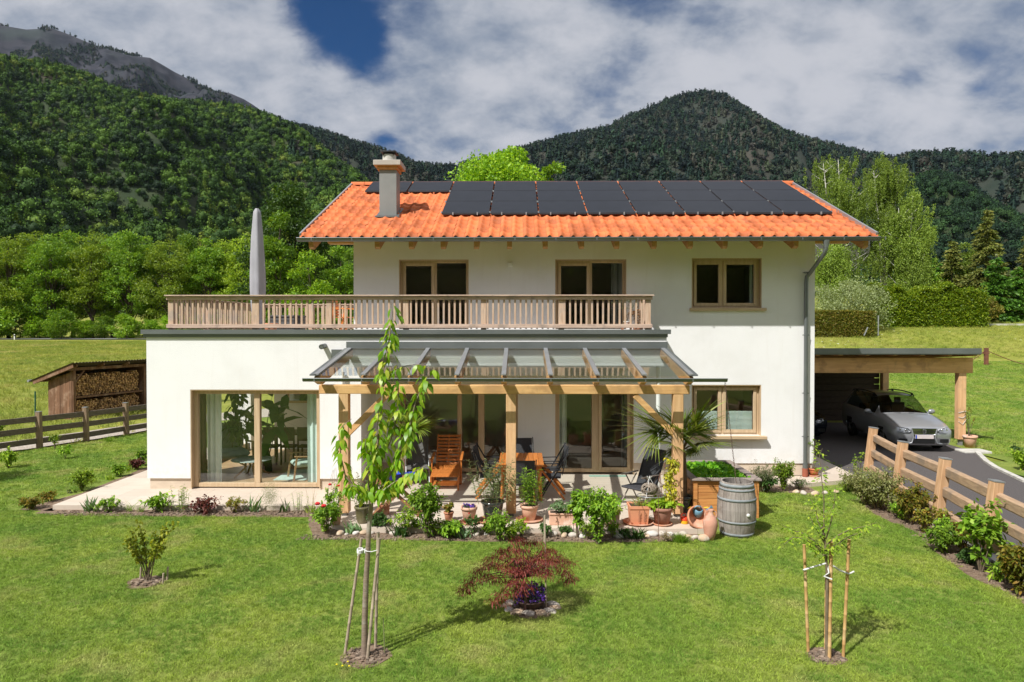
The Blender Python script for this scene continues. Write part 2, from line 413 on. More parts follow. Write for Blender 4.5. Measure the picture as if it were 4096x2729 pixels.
# the mown lawn: around the house and, beyond the carport, up to the uncut meadow
LAWN = [(-40, -25), (11.6, -25), (11.6, 8), (12.0, 16.3), (12.5, 18), (13.4, 20.2), (13.6, 21.5), (14.6, 28), (9, 30), (60, 49), (75, 49), (75, -25)]
lawn = [(-40, -30), (8, -30), (7.35, 10.2), (8.5, 17), (8, 30), (-12, 30), (-13.3, 24.6), (-13.8, 22.9), (-14.4, 21.4), (-15.2, 19.6), (-16.6, 16.6), (-22, 8), (-40, -10)]
lawn_r = [(12.0, -30), (12.0, 16.3), (12.45, 18), (12.77, 18.8), (13.3, 20), (13.6, 20.6), (13.8, 30), (7.5, 30), (7.5, 50.5), (22, 50), (34, 48), (50, 45), (70, 40), (70, -30)]
def lawn_keep(x, y): return inpoly(x, y, lawn) | inpoly(x, y, lawn_r)
lx = np.arange(-40, 70.1, .5); ly = np.arange(-30, 52.1, .5)
# polygon lawns with exact borders (flat part) -------------------------------------------------
def flat(name, pts, z, m, kind='structure', thick=0.0):
    mb = MB()
    if thick: mb.prism(pts, z-thick, z)
    else: mb._add([(x, y, z) for x, y in pts], [tuple(range(len(pts)))])
    o = mb.build(name, m); tag(o, kind=kind); return o
def wavy(pts, amp, n, seed):
    """subdivide an outline and make it a little uneven, as a cut turf edge is"""
    g = random.Random(seed); o = []
    for i in range(len(pts)):
        a, b = Vector(pts[i]), Vector(pts[(i+1) % len(pts)]); k = max(1, int((b-a).length/n))
        for q in range(k):
            p = a.lerp(b, q/k); o.append((p.x+g.uniform(-amp, amp)*(q > 0), p.y+g.uniform(-amp, amp)*(q > 0)))
    return o
near_lawn = wavy(lawn[:3]+lawn[3:], .05, .5, 3)
flat('lawn', near_lawn, -0.098+.0, m_lawn)
gridmesh('lawn', np.arange(7.5, 70.1, 1.0), np.arange(-30, 51, 1.0), lambda x, y: G(x, y)+.004, m_lawn, lambda x, y: inpoly(x, y, lawn_r)).__setitem__('kind', 'structure')
# soil beds
bedz = -0.092
kl = [(at(sx, sy, Z=-.1).x, at(sx, sy, Z=-.1).y) for sx, sy in ((3440, 2000), (3467, 2037), (3550, 2084), (3663, 2132), (3763, 2226), (3870, 2303), (4024, 2369), (4120, 2440))]
kr = [(7.2, 7.0), (7.28, 9), (7.35, 10.27), (7.55, 11.4), (7.83, 13.16), (8.0, 14.37), (8.35, 16.6)]
flat('soil_bed', wavy(kl+kr, .03, .3, 5), bedz, m_soil)
flat('soil_bed', wavy([(-9.6, 13.35), (-8.6, 13.13), (-6, 13.12), (-4.1, 13.12), (-3.9, 12.5), (-3.6, 11.8), (-2.4, 11.72), (0, 11.6), (2.2, 11.6), (3.0, 11.75), (3.2, 12.2), (3.2, 13.2), (-9.5, 13.9)], .03, .3, 6), bedz, m_soil)
flat('soil_bed', wavy([(-9.35, 13.5), (-9.35, 19), (-9.9, 18.5), (-9.75, 15), (-10.1, 13.6)], .03, .3, 8), bedz, m_soil)
flat('soil_bed', wavy([(4.3, 16.4), (4.9, 15.35), (6.6, 15.2), (6.7, 15.7), (6.3, 16.5)], .03, .3, 9), bedz, m_soil)
for (x, y, r) in ((at(586, 2330, Z=-.1).x, at(586, 2330, Z=-.1).y, .27), (at(1462, 2628, Z=-.1).x, at(1462, 2628, Z=-.1).y, .29), (at(3305, 2628, Z=-.1).x, at(3305, 2628, Z=-.1).y, .22), (at(2120, 2440, Z=-.1).x, at(2120, 2440, Z=-.1).y, .30)):
    g_ = random.Random(int(x*100)); flat('soil_bed', [(x+r*math.cos(q*.3927)*g_.uniform(.85, 1.1), y+r*math.sin(q*.3927)*g_.uniform(.85, 1.1)) for q in range(16)], bedz, m_soil)
# terrace paving (a slab with a real edge)
TY = 12.10
flat('terrace_paving', [(-9.42, 13.6), (-3.55, 13.6), (-3.55, 12.45), (-3.1, TY), (3.3, TY), (3.5, 12.5), (3.5, 16.6), (-9.42, 24)][:], 0.0, m_pave, thick=.16)
flat('side_paving', [(6.5, 15.75), (8.15, 16.35), (8.3, 19.2), (8.3, 24.5), (7.16, 24.5), (7.16, 16.6), (5.0, 16.6), (5.3, 16.2)], -.005, m_pave, thick=.15)
# driveway and its kerbs
dr_r = [(11.9, 5), (11.95, 10), (12.0, 16.3), (12.45, 17.97), (12.77, 18.8), (13.5, 20.3), (13.55, 20.9), (13.9, 28)]
dr_l = [(8.3, 28), (8.3, 19.2), (8.36, 16.6), (8.12, 14.4), (7.97, 13.16), (7.69, 11.4), (7.49, 10.27), (7.35, 8.5), (7.3, 5)]
flat('driveway', dr_r+dr_l, -.082, m_asph)
def strip(name, pts, wd, z, m, thick):
    mb = MB()
    for a, b2 in zip(pts, pts[1:]): mb.beam((a[0], a[1], z-thick/2), (b2[0], b2[1], z-thick/2), wd, thick)
    tag(mb.build(name, m), kind='structure')
strip('kerb', dr_r[2:6], .13, -.03, m_conc, .14)
strip('kerb', [(p[0], p[1]) for p in kr], .16, -.045, m_conc, .12)
# gravel path behind the left fence
gp = [(-13.1, 26.5), (-13.65, 24.1), (-14.15, 22.6), (-14.8, 21.2), (-15.6, 19.6), (-17, 17), (-24, 8), (-26, 9), (-18.2, 19.2), (-16.6, 22.2), (-15.5, 24.6), (-14.2, 27.8), (-12.6, 31), (-10, 33), (-10, 29)]
flat('gravel_path', wavy(gp, .06, .5, 12), -.086, m_gravel)
# road by the far wood
xs = np.linspace(-140, -20, 60); gridmesh('road', xs, np.array([118., 123.]), lambda x, y: G(x, y)+.08, m_road)['kind'] = 'structure'
strip('kerb', [(42.5, 66.5), (60, 66.2), (80, 66)], .5, float(G(50, 66))+.15, m_conc, .3)

# ---------------- mountains: real heightfields at their distances
def ridge_line(pts):
    pts = [(p[0], p[1]) for p in pts]; az = []; el = []
    for px, py in pts:
        d = ray(*zD(px, py)); az.append(math.atan2(d.x, d.y)); el.append(d.z/math.hypot(d.x, d.y))
    return np.array(az), np.array(el)
def nz(x, y, s, seed=0.0, oct=5):
    out_ = np.empty(x.shape); f = out_.ravel(); X = x.ravel()*s; Y = y.ravel()*s
    for i in range(len(f)): f[i] = noise.fractal(Vector((X[i], Y[i], seed)), 1.0, 2.0, oct)
    return out_
def mountain(name, pts, rb, rr, zb, m, na=260, nr=60, amp=.05, seed=1.0, prof=1.0, tree_h=0.0, gull=.02, rs=None):
    az, el = ridge_line(pts); A = np.linspace(az[0], az[-1], na); E = np.interp(A, az, el)
    T = np.concatenate([np.linspace(0, 1, nr), 1+np.linspace(.03, .8, 10)])
    AA, TT = np.meshgrid(A, T); EE = np.interp(AA, az, el)
    RR = rr if rs is None else np.interp(AA, az, np.array(rs))
    Rr = rb + (RR-rb)*TT
    H = RR*EE + CAMH - tree_h
    s = np.clip(TT, 0, 1); pr = s**prof
    back = np.clip(TT-1, 0, 1)
    X = Rr*np.sin(AA); Y = Rr*np.cos(AA)
    k = 1/(rr*.12)
    n = nz(X, Y, k, seed); n2 = nz(AA*rr*.004, TT*1.2, 1.0, seed+9)
    hump = (n*amp*rr*.5 + n2*gull*rr)*np.sin(np.pi*np.clip(s, 0, 1))**.7
    Z = zb + (H-zb)*pr + hump - back*(H-zb)*1.1
    # keep anything in front of the crest below the line of sight to it, so that the crest is the photograph's
    lim = (CAMH + (EE)*Rr) - tree_h - (1-s)*Rr*.012
    Z = np.where(TT < 1, np.minimum(Z, lim), Z)
    V = np.stack([X, Y, Z], -1).reshape(-1, 3); nx = na
    i, j = np.meshgrid(np.arange(na-1), np.arange(len(T)-1)); a = (j*nx+i).ravel()
    F = np.stack([a, a+1, a+nx+1, a+nx], 1)
    o = npobj(name, V, F, m, smooth=True); tag(o, kind='structure'); return o
m_rock = mat('cloud_shaded_rock', (.008, .010, .017), (.026, .026, .034), .012, .95, .6, .02, c3=(.022, .03, .03), s3=.0035, detail=9, st=(1, 1, 1.6), lo=.42, hi=.58)  # rock darkened: cloud shade over the ridge is put into its colour
m_slope = mat('forest_floor', (.02, .035, .012), (.035, .05, .018), .03, .95, 0, c3=(.07, .06, .035), s3=.012)
m_slope_far = mat('far_forest_floor', (.014, .024, .016), (.03, .036, .026), .01, .95, 0, c3=(.05, .045, .035), s3=.006)
mt_rock = mountain('hills', [(-420, 30), (-200, 20), (-60, 40), (0, 58), (60, 68), (120, 65), (160, 80), (220, 105), (300, 128), (345, 133), (375, 150), (400, 165), (440, 185), (480, 205), (530, 215), (560, 228), (580, 240), (650, 290), (760, 345), (900, 420)], 1500, 3600, 100, m_rock, 360, 110, .10, 3.3, 1.3, gull=.03)
mt_mid = mountain('hills', [(560, 250), (650, 280), (700, 289), (740, 300), (790, 318), (850, 335), (900, 350), (950, 372), (1000, 378), (1040, 378), (1100, 366), (1200, 338), (1250, 325), (1300, 310), (1350, 300), (1400, 290), (1450, 262), (1500, 240), (1560, 217), (1620, 208), (1660, 215), (1700, 240), (1750, 272), (1800, 300), (1880, 322), (1950, 342), (2000, 352), (2050, 364), (2100, 352), (2150, 346), (2200, 345), (2280, 354), (2353, 352), (2500, 330), (2800, 300)], 600, 2300, 40, m_slope_far, 420, 70, .10, 5.1, 1.0, tree_h=14, gull=.02)
mt_low = mountain('hills', [(1150, 470), (1200, 440), (1320, 392), (1400, 352), (1500, 322), (1560, 318), (1620, 332), (1700, 380), (1780, 425), (1900, 450), (2000, 480)], 500, 1500, 30, m_slope_far, 200, 50, .09, 7.7, .9, tree_h=12)
mt_left = mountain('hills', [(-500, 60), (-300, 90), (-100, 112), (0, 125), (100, 135), (200, 165), (270, 200), (330, 215), (400, 228), (500, 233), (575, 245), (640, 268), (700, 300), (770, 360), (820, 390), (860, 430), (950, 480), (1100, 540)], 370, 1250, 12, m_slope, 260, 80, .13, 2.2, 1.05, tree_h=10, gull=.02)
mt_knoll = mountain('hills', [(1960, 560), (2020, 470), (2080, 415), (2146, 388), (2195, 402), (2245, 437), (2300, 470), (2353, 495), (2500, 560), (2600, 600)], 380, 900, 16, m_slope, 140, 50, .11, 8.2, .9, tree_h=9)

# ---------------- far woods: thousands of trees as instances on the slopes (nobody could count them)
def crown_far(name, seed, h, r, n, m, conifer=False, leaf=1.3):
    g = rng(seed)
    if conifer:
        tz = g.uniform(0, 1, n)**.8; a = g.uniform(0, 2*np.pi, n); lay = .78+.22*np.sin(tz*34)
        rad = r*(1-tz)*lay*g.uniform(.75, 1.05, n); P = np.stack([rad*np.cos(a), rad*np.sin(a), h*(.1+.9*tz)], 1)
        V, F = leaf_quads(P, leaf, g, .6, D=np.stack([np.cos(a), np.sin(a), -.4+0*a], 1)*1.4)
    else:
        c = unit(g.normal(size=(16, 3)))*g.uniform(.35, .75, (16, 1)); k = g.integers(0, 16, n)
        d = unit(g.normal(size=(n, 3))); P = c[k]+d*.42*g.uniform(.75, 1.1, (n, 1))
        P = P*np.array([r, r, h*.42])+np.array([0, 0, h*.6]); V, F = leaf_quads(P, leaf, g, .75, D=d*.9)
    V2 = []; F2 = []
    mb = MB()
    if conifer: mb.lathe([(r*.62, h*.08), (r*.45, h*.35), (r*.2, h*.7), (0.05, h*.97)], n=7)
    else: mb.lathe([(.3, 0), (.25, h*.3), (r*.55, h*.42), (r*.72, h*.6), (r*.5, h*.8), (.1, h*.92)], n=8)
    Vm = np.array(mb.v); Fm = [f for f in mb.f if len(f) == 4]; V, F = cat_vf((V, F), (Vm, np.array(Fm)))
    o = npobj(name, V, F, m); o.location = (0, -400, -60); return o
def treemat(name, ramp_, patch, wood=(.5,)):
    m, tt, b, o = _new(name)
    ge = tt.add('ShaderNodeNewGeometry'); oi = tt.add('ShaderNodeObjectInfo')
    sc_n = tt.noise(oi.outputs['Location'], patch, 4, .6)
    k = tt.math('ADD', tt.math('MULTIPLY', oi.outputs['Random'], .62), tt.math('MULTIPLY', tt.math('SUBTRACT', sc_n, .3), .95))
    col = tt.ramp(k, *ramp_)
    col = tt.mix(1.0, col, tt.math('ADD', tt.math('MULTIPLY', ge.outputs['Random Per Island'], .9), .5), 'MULTIPLY')
    tt.l.new(col, b.inputs['Base Color']); b.inputs['Roughness'].default_value = .7; b.inputs['Specular IOR Level'].default_value = .15
    return m
m_tL = treemat('slope_trees', ((0.0, (.010, .022, .012)), (.25, (.018, .042, .014)), (.48, (.045, .100, .016)), (.72, (.10, .19, .024)), (1.0, (.24, .28, .04))), .006)
m_tK = treemat('knoll_trees', ((0.0, (.008, .018, .012)), (.35, (.014, .034, .017)), (.65, (.024, .060, .022)), (1.0, (.06, .12, .03))), .01)
m_tF = treemat('far_slope_trees', ((0.0, (.006, .014, .017)), (.35, (.010, .023, .020)), (.60, (.022, .050, .024)), (.78, (.055, .052, .042)), (1.0, (.05, .10, .025))), .0022)
def proto_coll(name, objs):
    c = bpy.data.collections.new(name)
    for o in objs:
        COL.objects.unlink(o); c.objects.link(o); o['kind'] = 'helper'
    return c
def scatter(name, src, coll, density, smin, smax, seed, align=False, tilt=.0, mask=None, max_slope=None):
    """an object of its own whose instances stand on the faces of src; geometry nodes"""
    me = src.data.copy() if mask is None else mask
    o = bpy.data.objects.new(name, me); COL.objects.link(o); o.matrix_world = src.matrix_world if mask is None else Matrix()
    ng = bpy.data.node_groups.new(name, 'GeometryNodeTree')
    ng.interface.new_socket('Geometry', in_out='INPUT', socket_type='NodeSocketGeometry'); ng.interface.new_socket('Geometry', in_out='OUTPUT', socket_type='NodeSocketGeometry')
    N = ng.nodes; L = ng.links
    gi = N.new('NodeGroupInput'); go = N.new('NodeGroupOutput')
    d = N.new('GeometryNodeDistributePointsOnFaces'); d.inputs['Density'].default_value = density; d.inputs['Seed'].default_value = seed
    L.new(gi.outputs[0], d.inputs['Mesh'])
    ci = N.new('GeometryNodeCollectionInfo'); ci.inputs['Collection'].default_value = coll; ci.inputs['Separate Children'].default_value = True; ci.inputs['Reset Children'].default_value = True
    ip = N.new('GeometryNodeInstanceOnPoints'); L.new(d.outputs['Points'], ip.inputs['Points']); L.new(ci.outputs[0], ip.inputs['Instance']); ip.inputs['Pick Instance'].default_value = True
    rr = N.new('FunctionNodeRandomValue'); rr.data_type = 'FLOAT_VECTOR'
    rr.inputs[0].default_value = (-tilt, -tilt, 0); rr.inputs[1].default_value = (tilt, tilt, 6.283); rr.inputs['Seed'].default_value = seed+1
    L.new(rr.outputs[0], ip.inputs['Rotation'])
    rs_ = N.new('FunctionNodeRandomValue'); rs_.data_type = 'FLOAT'; rs_.inputs[2].default_value = smin; rs_.inputs[3].default_value = smax; rs_.inputs['Seed'].default_value = seed+2
    L.new(rs_.outputs[1], ip.inputs['Scale'])
    L.new(ip.outputs[0], go.inputs[0])
    md = o.modifiers.new(name, 'NODES'); md.node_group = ng
    return o
cl = [crown_far('wood_tree', 10+i, 11+i % 3, 4.6+.5*(i % 3), 230, m_tL, leaf=1.5) for i in range(5)] + [crown_far('wood_conifer', 30, 15, 3.2, 240, m_tL, True, 1.5)]
cL = proto_coll('slope_tree_kinds', cl)
cK = proto_coll('knoll_tree_kinds', [crown_far('knoll_tree', 70+i, 11, 4.6, 230, m_tK, leaf=1.4) for i in range(3)])
cf = [crown_far('far_wood_tree', 40+i, 15, 6.5, 70, m_tF, leaf=3.2) for i in range(3)] + [crown_far('far_wood_conifer', 50+i, 20, 4.5, 60, m_tF, True, 3.4) for i in range(3)]
cF = proto_coll('far_tree_kinds', cf)
def flat_area_mesh(src, name, tmin=0, cond=None):
    """copy of the visible, tree-bearing faces of a slope"""
    me = src.data; V = np.empty(len(me.vertices)*3, np.float32); me.vertices.foreach_get('co', V); V = V.reshape(-1, 3)
    F = np.empty(len(me.loops), np.int32); me.loops.foreach_get('vertex_index', F); F = F.reshape(-1, 4); c = V[F].mean(1)
    F = F[cond(c)]; o = npobj(name, V, F, None); m2 = o.data; bpy.data.objects.remove(o); return m2
def wood(src, coll, dens, s0, s1, seed, cond, name='far_wood'):
    return tag(scatter(name, src, coll, dens, s0, s1, seed, mask=flat_area_mesh(src, name, cond=cond), tilt=.05), kind='stuff')
az = lambda c: np.degrees(np.arctan2(c[:, 0], c[:, 1])); rad = lambda c: np.hypot(c[:, 0], c[:, 1])
wood(mt_left, cL, .018, .5, 1.1, 3, lambda c: (az(c) > -42) & (az(c) < -3) & (rad(c) < 1330))
wood(mt_knoll, cK, .022, .5, 1.0, 4, lambda c: (az(c) > 22) & (az(c) < 42) & (rad(c) < 960))
wood(mt_mid, cF, .0042, .75, 1.35, 5, lambda c: (az(c) > -19) & (az(c) < 38) & (rad(c) > 900) & (rad(c) < 2400))
wood(mt_low, cF, .0065, .6, 1.0, 6, lambda c: (az(c) > -4) & (az(c) < 30) & (rad(c) > 600) & (rad(c) < 1560))
def rock_trees(c):
    v = np.array([noise.fractal(Vector((p[0]*.004, p[1]*.004, 4.0)), 1.0, 2.0, 4) for p in c]); return (rad(c) < 3650) & (az(c) > -40) & (az(c) < -8) & (v > -.02)
wood(mt_rock, cF, .0040, .5, 1.1, 7, rock_trees)
# ================= HOUSE
FY, MY = 15.0, 16.6          # front of the annex, front of the main wall
m_render = mat('white_render', (.80, .795, .79), (.775, .77, .763), 1.2, .9, .35, 60, c3=(.75, .742, .73), s3=.6, detail=8)
tt_ = NT(m_render.node_tree); bs_ = [n for n in tt_.n if n.type == 'BSDF_PRINCIPLED'][0]; src_ = bs_.inputs['Base Color'].links[0].from_socket
co_ = tt_.add('ShaderNodeTexCoord').outputs['Object']; mp_ = tt_.add('ShaderNodeMapping'); tt_.l.new(co_, mp_.inputs[0]); mp_.inputs['Scale'].default_value = (5, 5, .35)
st_ = tt_.smooth(tt_.noise(mp_.outputs[0], 1.3, 6, .65), .52, .78); sz_ = tt_.add('ShaderNodeSeparateXYZ'); tt_.l.new(co_, sz_.inputs[0])
low_ = tt_.math('MULTIPLY', tt_.smooth(tt_.math('MULTIPLY', sz_.outputs[2], -1), -.75, -.25), tt_.smooth(tt_.noise(co_, 9, 6, .7), .35, .7))
c_ = tt_.mix(tt_.math('MULTIPLY', st_, .30), src_, (.66, .63, .59)); c_ = tt_.mix(tt_.math('MULTIPLY', low_, .35), c_, (.58, .52, .44)); tt_.l.new(c_, bs_.inputs['Base Color'])
m_plinth = mat('plinth_stone', (.60, .50, .39), (.54, .44, .34), 3, .8, .2, st=(1, 1, 2))
m_larch = mat('larch_frame', (.56, .42, .27), (.48, .35, .215), 3, .5, .1, st=(6, 6, .6), detail=6)
m_larch_h = mat('larch_frame_flat', (.56, .42, .27), (.48, .35, .215), 3, .5, .1, st=(.6, 6, 6), detail=6)
m_beam = mat('spruce_timber', (.76, .45, .20), (.66, .36, .15), 3, .6, .15, st=(.5, 7, 7), detail=6, c3=(.52, .29, .13), s3=3.0)
m_post = mat('spruce_post', (.73, .45, .24), (.64, .37, .185), 3, .6, .15, st=(7, 7, .5), detail=6, c3=(.52, .33, .18), s3=2.2)
m_rafter = mat('spruce_rafter', (.56, .31, .13), (.45, .23, .09), 3, .6, .1, st=(7, .5, 7))
m_rail = mat('weathered_larch', (.47, .33, .25), (.56, .42, .33), 4, .75, .3, st=(.5, 8, 8), detail=7, c3=(.34, .26, .21), s3=3.5)
m_bal = mat('weathered_baluster', (.46, .31, .21), (.57, .42, .31), 5, .75, .3, st=(9, 9, .6), detail=7, island=.35, c3=(.38, .30, .25), s3=2.5)
m_zinc = mat('grey_sheet_metal', (.17, .185, .185), (.20, .215, .215), 1.5, .42, 0, metal=.55, spec=.5)
m_zinc_l = mat('light_sheet_metal', (.33, .34, .35), (.38, .39, .40), 2, .38, 0, metal=.5, spec=.5)
m_chim = mat('painted_chimney_sheet', (.20, .21, .205), (.23, .24, .235), 1.5, .5, .03)
m_white = mat('white_paint', (.78, .78, .76), (.74, .74, .72), 2, .5)
m_dark = mat('dark_metal', (.025, .025, .028), (.035, .035, .04), 3, .5)
m_tile = mat('terracotta_roof_tile', (.58, .155, .048), (.52, .135, .042), 5, .72, .15, 40, island=.55, c3=(.50, .145, .055), s3=1.6)
m_panel = mat('solar_glass', (.010, .011, .014), (.013, .014, .018), 3, .4, 0, spec=.28)
m_glass = glassmat('window_glass', (.96, .98, .965), 1.0, .04)
m_rglass = glassmat('roof_glass', (.94, .97, .96), 1.0, .02)
m_room = mat('room_plaster', (.74, .70, .65), (.70, .66, .61), 2, .9)
m_floor = mat('oak_floor', (.44, .29, .16), (.36, .23, .12), 2, .4, st=(.6, 6, 1))
m_deck = mat('terrace_deck', (.46, .42, .38), (.38, .34, .31), 3, .8, st=(8, .6, 1))

house = thing('house', 'white rendered two-storey house with orange tiled roof and solar panels', 'house', (1.5, 17, 0))
H = lambda mb, name, m, par=None: mb.build(name, m, par or house)
def wall_grid(mb, x0, x1, z0, z1, y0, y1, opens):
    """wall with real openings (x0,x1,z0,z1)"""
    xs = sorted({x0, x1, *[o[0] for o in opens], *[o[1] for o in opens]}); zs = sorted({z0, z1, *[o[2] for o in opens], *[o[3] for o in opens]})
    solid = lambda i, k: 0 <= i < len(xs)-1 and 0 <= k < len(zs)-1 and not any(o[0]-1e-6 <= xs[i] and xs[i+1] <= o[1]+1e-6 and o[2]-1e-6 <= zs[k] and zs[k+1] <= o[3]+1e-6 for o in opens)
    for i in range(len(xs)-1):
        for k in range(len(zs)-1):
            if not solid(i, k): continue
            a, b2, c, d = xs[i], xs[i+1], zs[k], zs[k+1]
            q = lambda *v: mb._add(v, [(0, 1, 2, 3)])
            q((a, y0, c), (b2, y0, c), (b2, y0, d), (a, y0, d)); q((b2, y1, c), (a, y1, c), (a, y1, d), (b2, y1, d))
            if not solid(i-1, k): q((a, y1, c), (a, y0, c), (a, y0, d), (a, y1, d))
            if not solid(i+1, k): q((b2, y0, c), (b2, y1, c), (b2, y1, d), (b2, y0, d))
            if not solid(i, k-1): q((a, y1, c), (b2, y1, c), (b2, y0, c), (a, y0, c))
            if not solid(i, k+1): q((a, y0, d), (b2, y0, d), (b2, y1, d), (a, y1, d))
px_ = lambda D, Y: at(D*1.7407, 1300, Y=Y).x
pz_ = lambda D, Y, xD=1176: at(xD*1.7407, D*1.7407, Y=Y).z
XL, XR = px_(813, MY), px_(1872, MY)
AL, AR = px_(336, FY), px_(829, FY); FR = px_(1532, FY)
TAN = .453
EY, EZ = 15.52, 5.64           # roof eave (lower tile edge)
RZ = lambda y: EZ+(y-EY)*TAN   # tile plane
RYr = 20.4; BY = 24.2; GAY = 20.4
def win(D0, D1, T0, T1, Y): return (px_(D0, Y), px_(D1, Y), pz_(T1, Y), pz_(T0, Y))
w_up1 = win(917, 1077, 596.5, 757, MY); w_up1 = (w_up1[0], w_up1[1], 3.56, w_up1[3])
w_up2 = win(1275.5, 1439, 596.5, 757, MY); w_up2 = (w_up2[0], w_up2[1], 3.56, w_up2[3])
w_up3 = win(1589, 1750, 594, 708, MY)
w_gr = win(1590, 1750, 884, 1000, MY)
w_d1 = (px_(919, MY), px_(1190, MY), .05, 2.2)
w_d2 = (px_(1276, MY), px_(1457, MY), .05, 2.2)
w_an = (px_(436, FY), px_(734, FY), .03, pz_(895.5, FY, 580))
# main walls
mb = MB()
wall_grid(mb, XL, XR, .30, 5.96, MY, MY+.38, [w_up1, w_up2, w_up3, w_gr, (w_d1[0], w_d1[1], .30, 2.2), (w_d2[0], w_d2[1], .30, 2.2)])
mb.prism([(MY+.381, .3), (BY-.351, .3), (BY-.351, 5.96), (RYr, RZ(RYr)-.12), (MY+.381, 6.10)], XR-.38, XR-.004, 'x')
mb.prism([(MY+.381, 3.3), (BY-.351, 3.3), (BY-.351, 5.96), (RYr, RZ(RYr)-.12), (MY+.381, 6.10)], XL+.002, XL+.38, 'x')
mb.box(XL, XR, BY-.35, BY, .3, 5.93)
H(mb, 'main_wall', m_render)
mb = MB(); 
for q_ in ((XL, w_d1[0], MY+.03, MY+.36, 0, .30), (w_d1[1], w_d2[0], MY+.03, MY+.36, 0, .30)): H(MB().box(*q_), 'plinth', m_plinth)
H(MB().box(w_d2[1], XR-.03, MY+.03, MY+.36, 0, .30).box(XR-.36, XR-.03, MY+.36, BY, 0, .3), 'plinth', m_plinth)
H(MB().box(AL+.04, w_an[0], FY+.045, FY+.36, 0, .245).box(AL+.04, AL+.3, FY+.36, GAY, 0, .245), 'plinth', m_plinth)
H(MB().box(w_an[1], AR-.03, FY+.045, FY+.36, 0, .245).box(AR-.36, AR-.03, FY+.36, MY-.002, 0, .245), 'plinth', m_plinth)
# annex walls, balcony fascia
mb = MB()
wall_grid(mb, AL, AR, .245, 3.40, FY, FY+.38, [(w_an[0], w_an[1], .245, w_an[3])])
for a_, b_, c_, d_ in ((FY+.38, 16.3, .245, 3.4), (19.8, GAY, .245, 3.4), (16.3, 19.8, 2.4, 3.4)): mb.box(AL, AL+.38, a_, b_, c_, d_)
wall_grid(mb, AL+.38, XL, .245, 3.40, GAY-.36, GAY, [(-7.83, -7.25, .245, 2.3)])
mb.box(AR-.38, AR, FY+.38, MY-.002, .245, 2.75)
mb.box(AR, FR, FY, FY+.22, 2.75, 3.40)
mb.box(FR-.22, FR, FY+.22, MY-.002, 2.75, 3.40)
H(mb, 'annex_wall', m_render)
mb = MB(); mb.box(AL+.38, AR-.001, FY+.38, GAY-.36, 3.2, 3.46); mb.box(AR, FR-.22, FY+.22, MY-.004, 2.82, 3.46); mb.box(AR-.001+.0, AR, FY+.38, GAY-.36, 3.2, 3.46) if False else None
H(mb, 'balcony_slab', m_deck)
# coping
mb = MB(); cz = pz_(757.5, FY)
mb.box(px_(328, FY), px_(1540, FY), FY-.09, FY+.30, cz-.10, cz-.0)
mb.box(px_(331, FY), px_(1534, FY), FY-.035, FY-.001, cz-.17, cz-.10)
mb.box(px_(328, FY), AL+.30, FY+.30, GAY+.06, cz-.10, cz); mb.box(FR-.24, px_(1540, FY), FY+.3, MY-.002, cz-.10, cz)
H(mb, 'coping', m_zinc)
# windows ------------------------------------------------------------
def sash(par, x0, x1, z0, z1, y, fw=.075, t_=.06, name='sash'):
    m1 = MB(); m1.box(x0, x0+fw, y, y+t_, z0, z1, .006); m1.box(x1-fw, x1, y, y+t_, z0, z1, .006)
    m1.box(x0+fw, x1-fw, y+.003, y+t_-.003, z0, z0+fw, .006); m1.box(x0+fw, x1-fw, y+.003, y+t_-.003, z1-fw, z1, .006)
    s_ = m1.build(name, m_larch, par)
    return s_
def pane(par, x0, x1, z0, z1, y):
    m1 = MB(); m1.box(x0, x1, y, y+.012, z0, z1); return m1.build('pane', m_glass, par)
def frame(par, x0, x1, z0, z1, y, fw=.06, d=.10, mull=()):
    m1 = MB(); m1.box(x0, x0+fw, y, y+d, z0, z1, .005); m1.box(x1-fw, x1, y, y+d, z0, z1, .005)
    m1.box(x0+fw, x1-fw, y+.002, y+d-.002, z0, z0+fw, .005); m1.box(x0+fw, x1-fw, y+.002, y+d-.002, z1-fw, z1, .005)
    for a, b2 in mull: m1.box(a, b2, y+.001, y+d-.001, z0+fw, z1-fw, .005)
    return m1.build('window_frame', m_larch, par)
def reveal(x0, x1, z0, z1, y0, y1):
    m1 = MB(); m1.box(x0-.0, x0+.018, y0+.004, y1, z0, z1); m1.box(x1-.018, x1, y0+.004, y1, z0, z1); m1.box(x0+.018, x1-.018, y0+.004, y1, z1-.018, z1); return m1.build('reveal_lining', m_larch, house)
def twosash(wn, Y, name, mid, left_open=True, sill=None):
    x0, x1, z0, z1 = wn; y = Y+.13
    reveal(x0, x1, z0, z1, Y, y)
    f = frame(house, x0+.018, x1-.018, z0, z1-.018, y, .055, .1, [(mid-.035, mid+.035)]); f.name = name
    if left_open: sash(f, x0+.075, mid-.02, z0+.05, z1-.07, y-.025)
    pane(f, x0+.10, mid-.04, z0+.08, z1-.10, y+.035)
    pane(f, mid+.04, x1-.07, z0+.055, z1-.07, y+.045)
    if sill: sash(f, mid+.02, x1-.075, z0+.05, z1-.07, y-.025)
    return f
twosash(w_up1, MY, 'balcony_door', px_(999, MY)); twosash(w_up2, MY, 'balcony_door', px_(1358, MY))
f = twosash(w_up3, MY, 'window', px_(1663, MY), sill=True)
mb = MB(); mb.box(w_up3[0]-.05, w_up3[1]+.10, MY-.07, MY+.128, w_up3[2]-.07, w_up3[2]-.001, .006); mb.build('sill', m_larch_h, f)
f = twosash(w_gr, MY, 'window', px_(1663, MY), sill=True)
mb = MB(); mb.box(w_gr[0]-.10, w_gr[1]+.10, MY-.16, MY+.128, w_gr[2]-.07, w_gr[2]-.001, .006); mb.build('sill', m_larch_h, f)
m_blind = mat('pleated_blind', (.50, .58, .55), (.44, .52, .49), 3, .8)
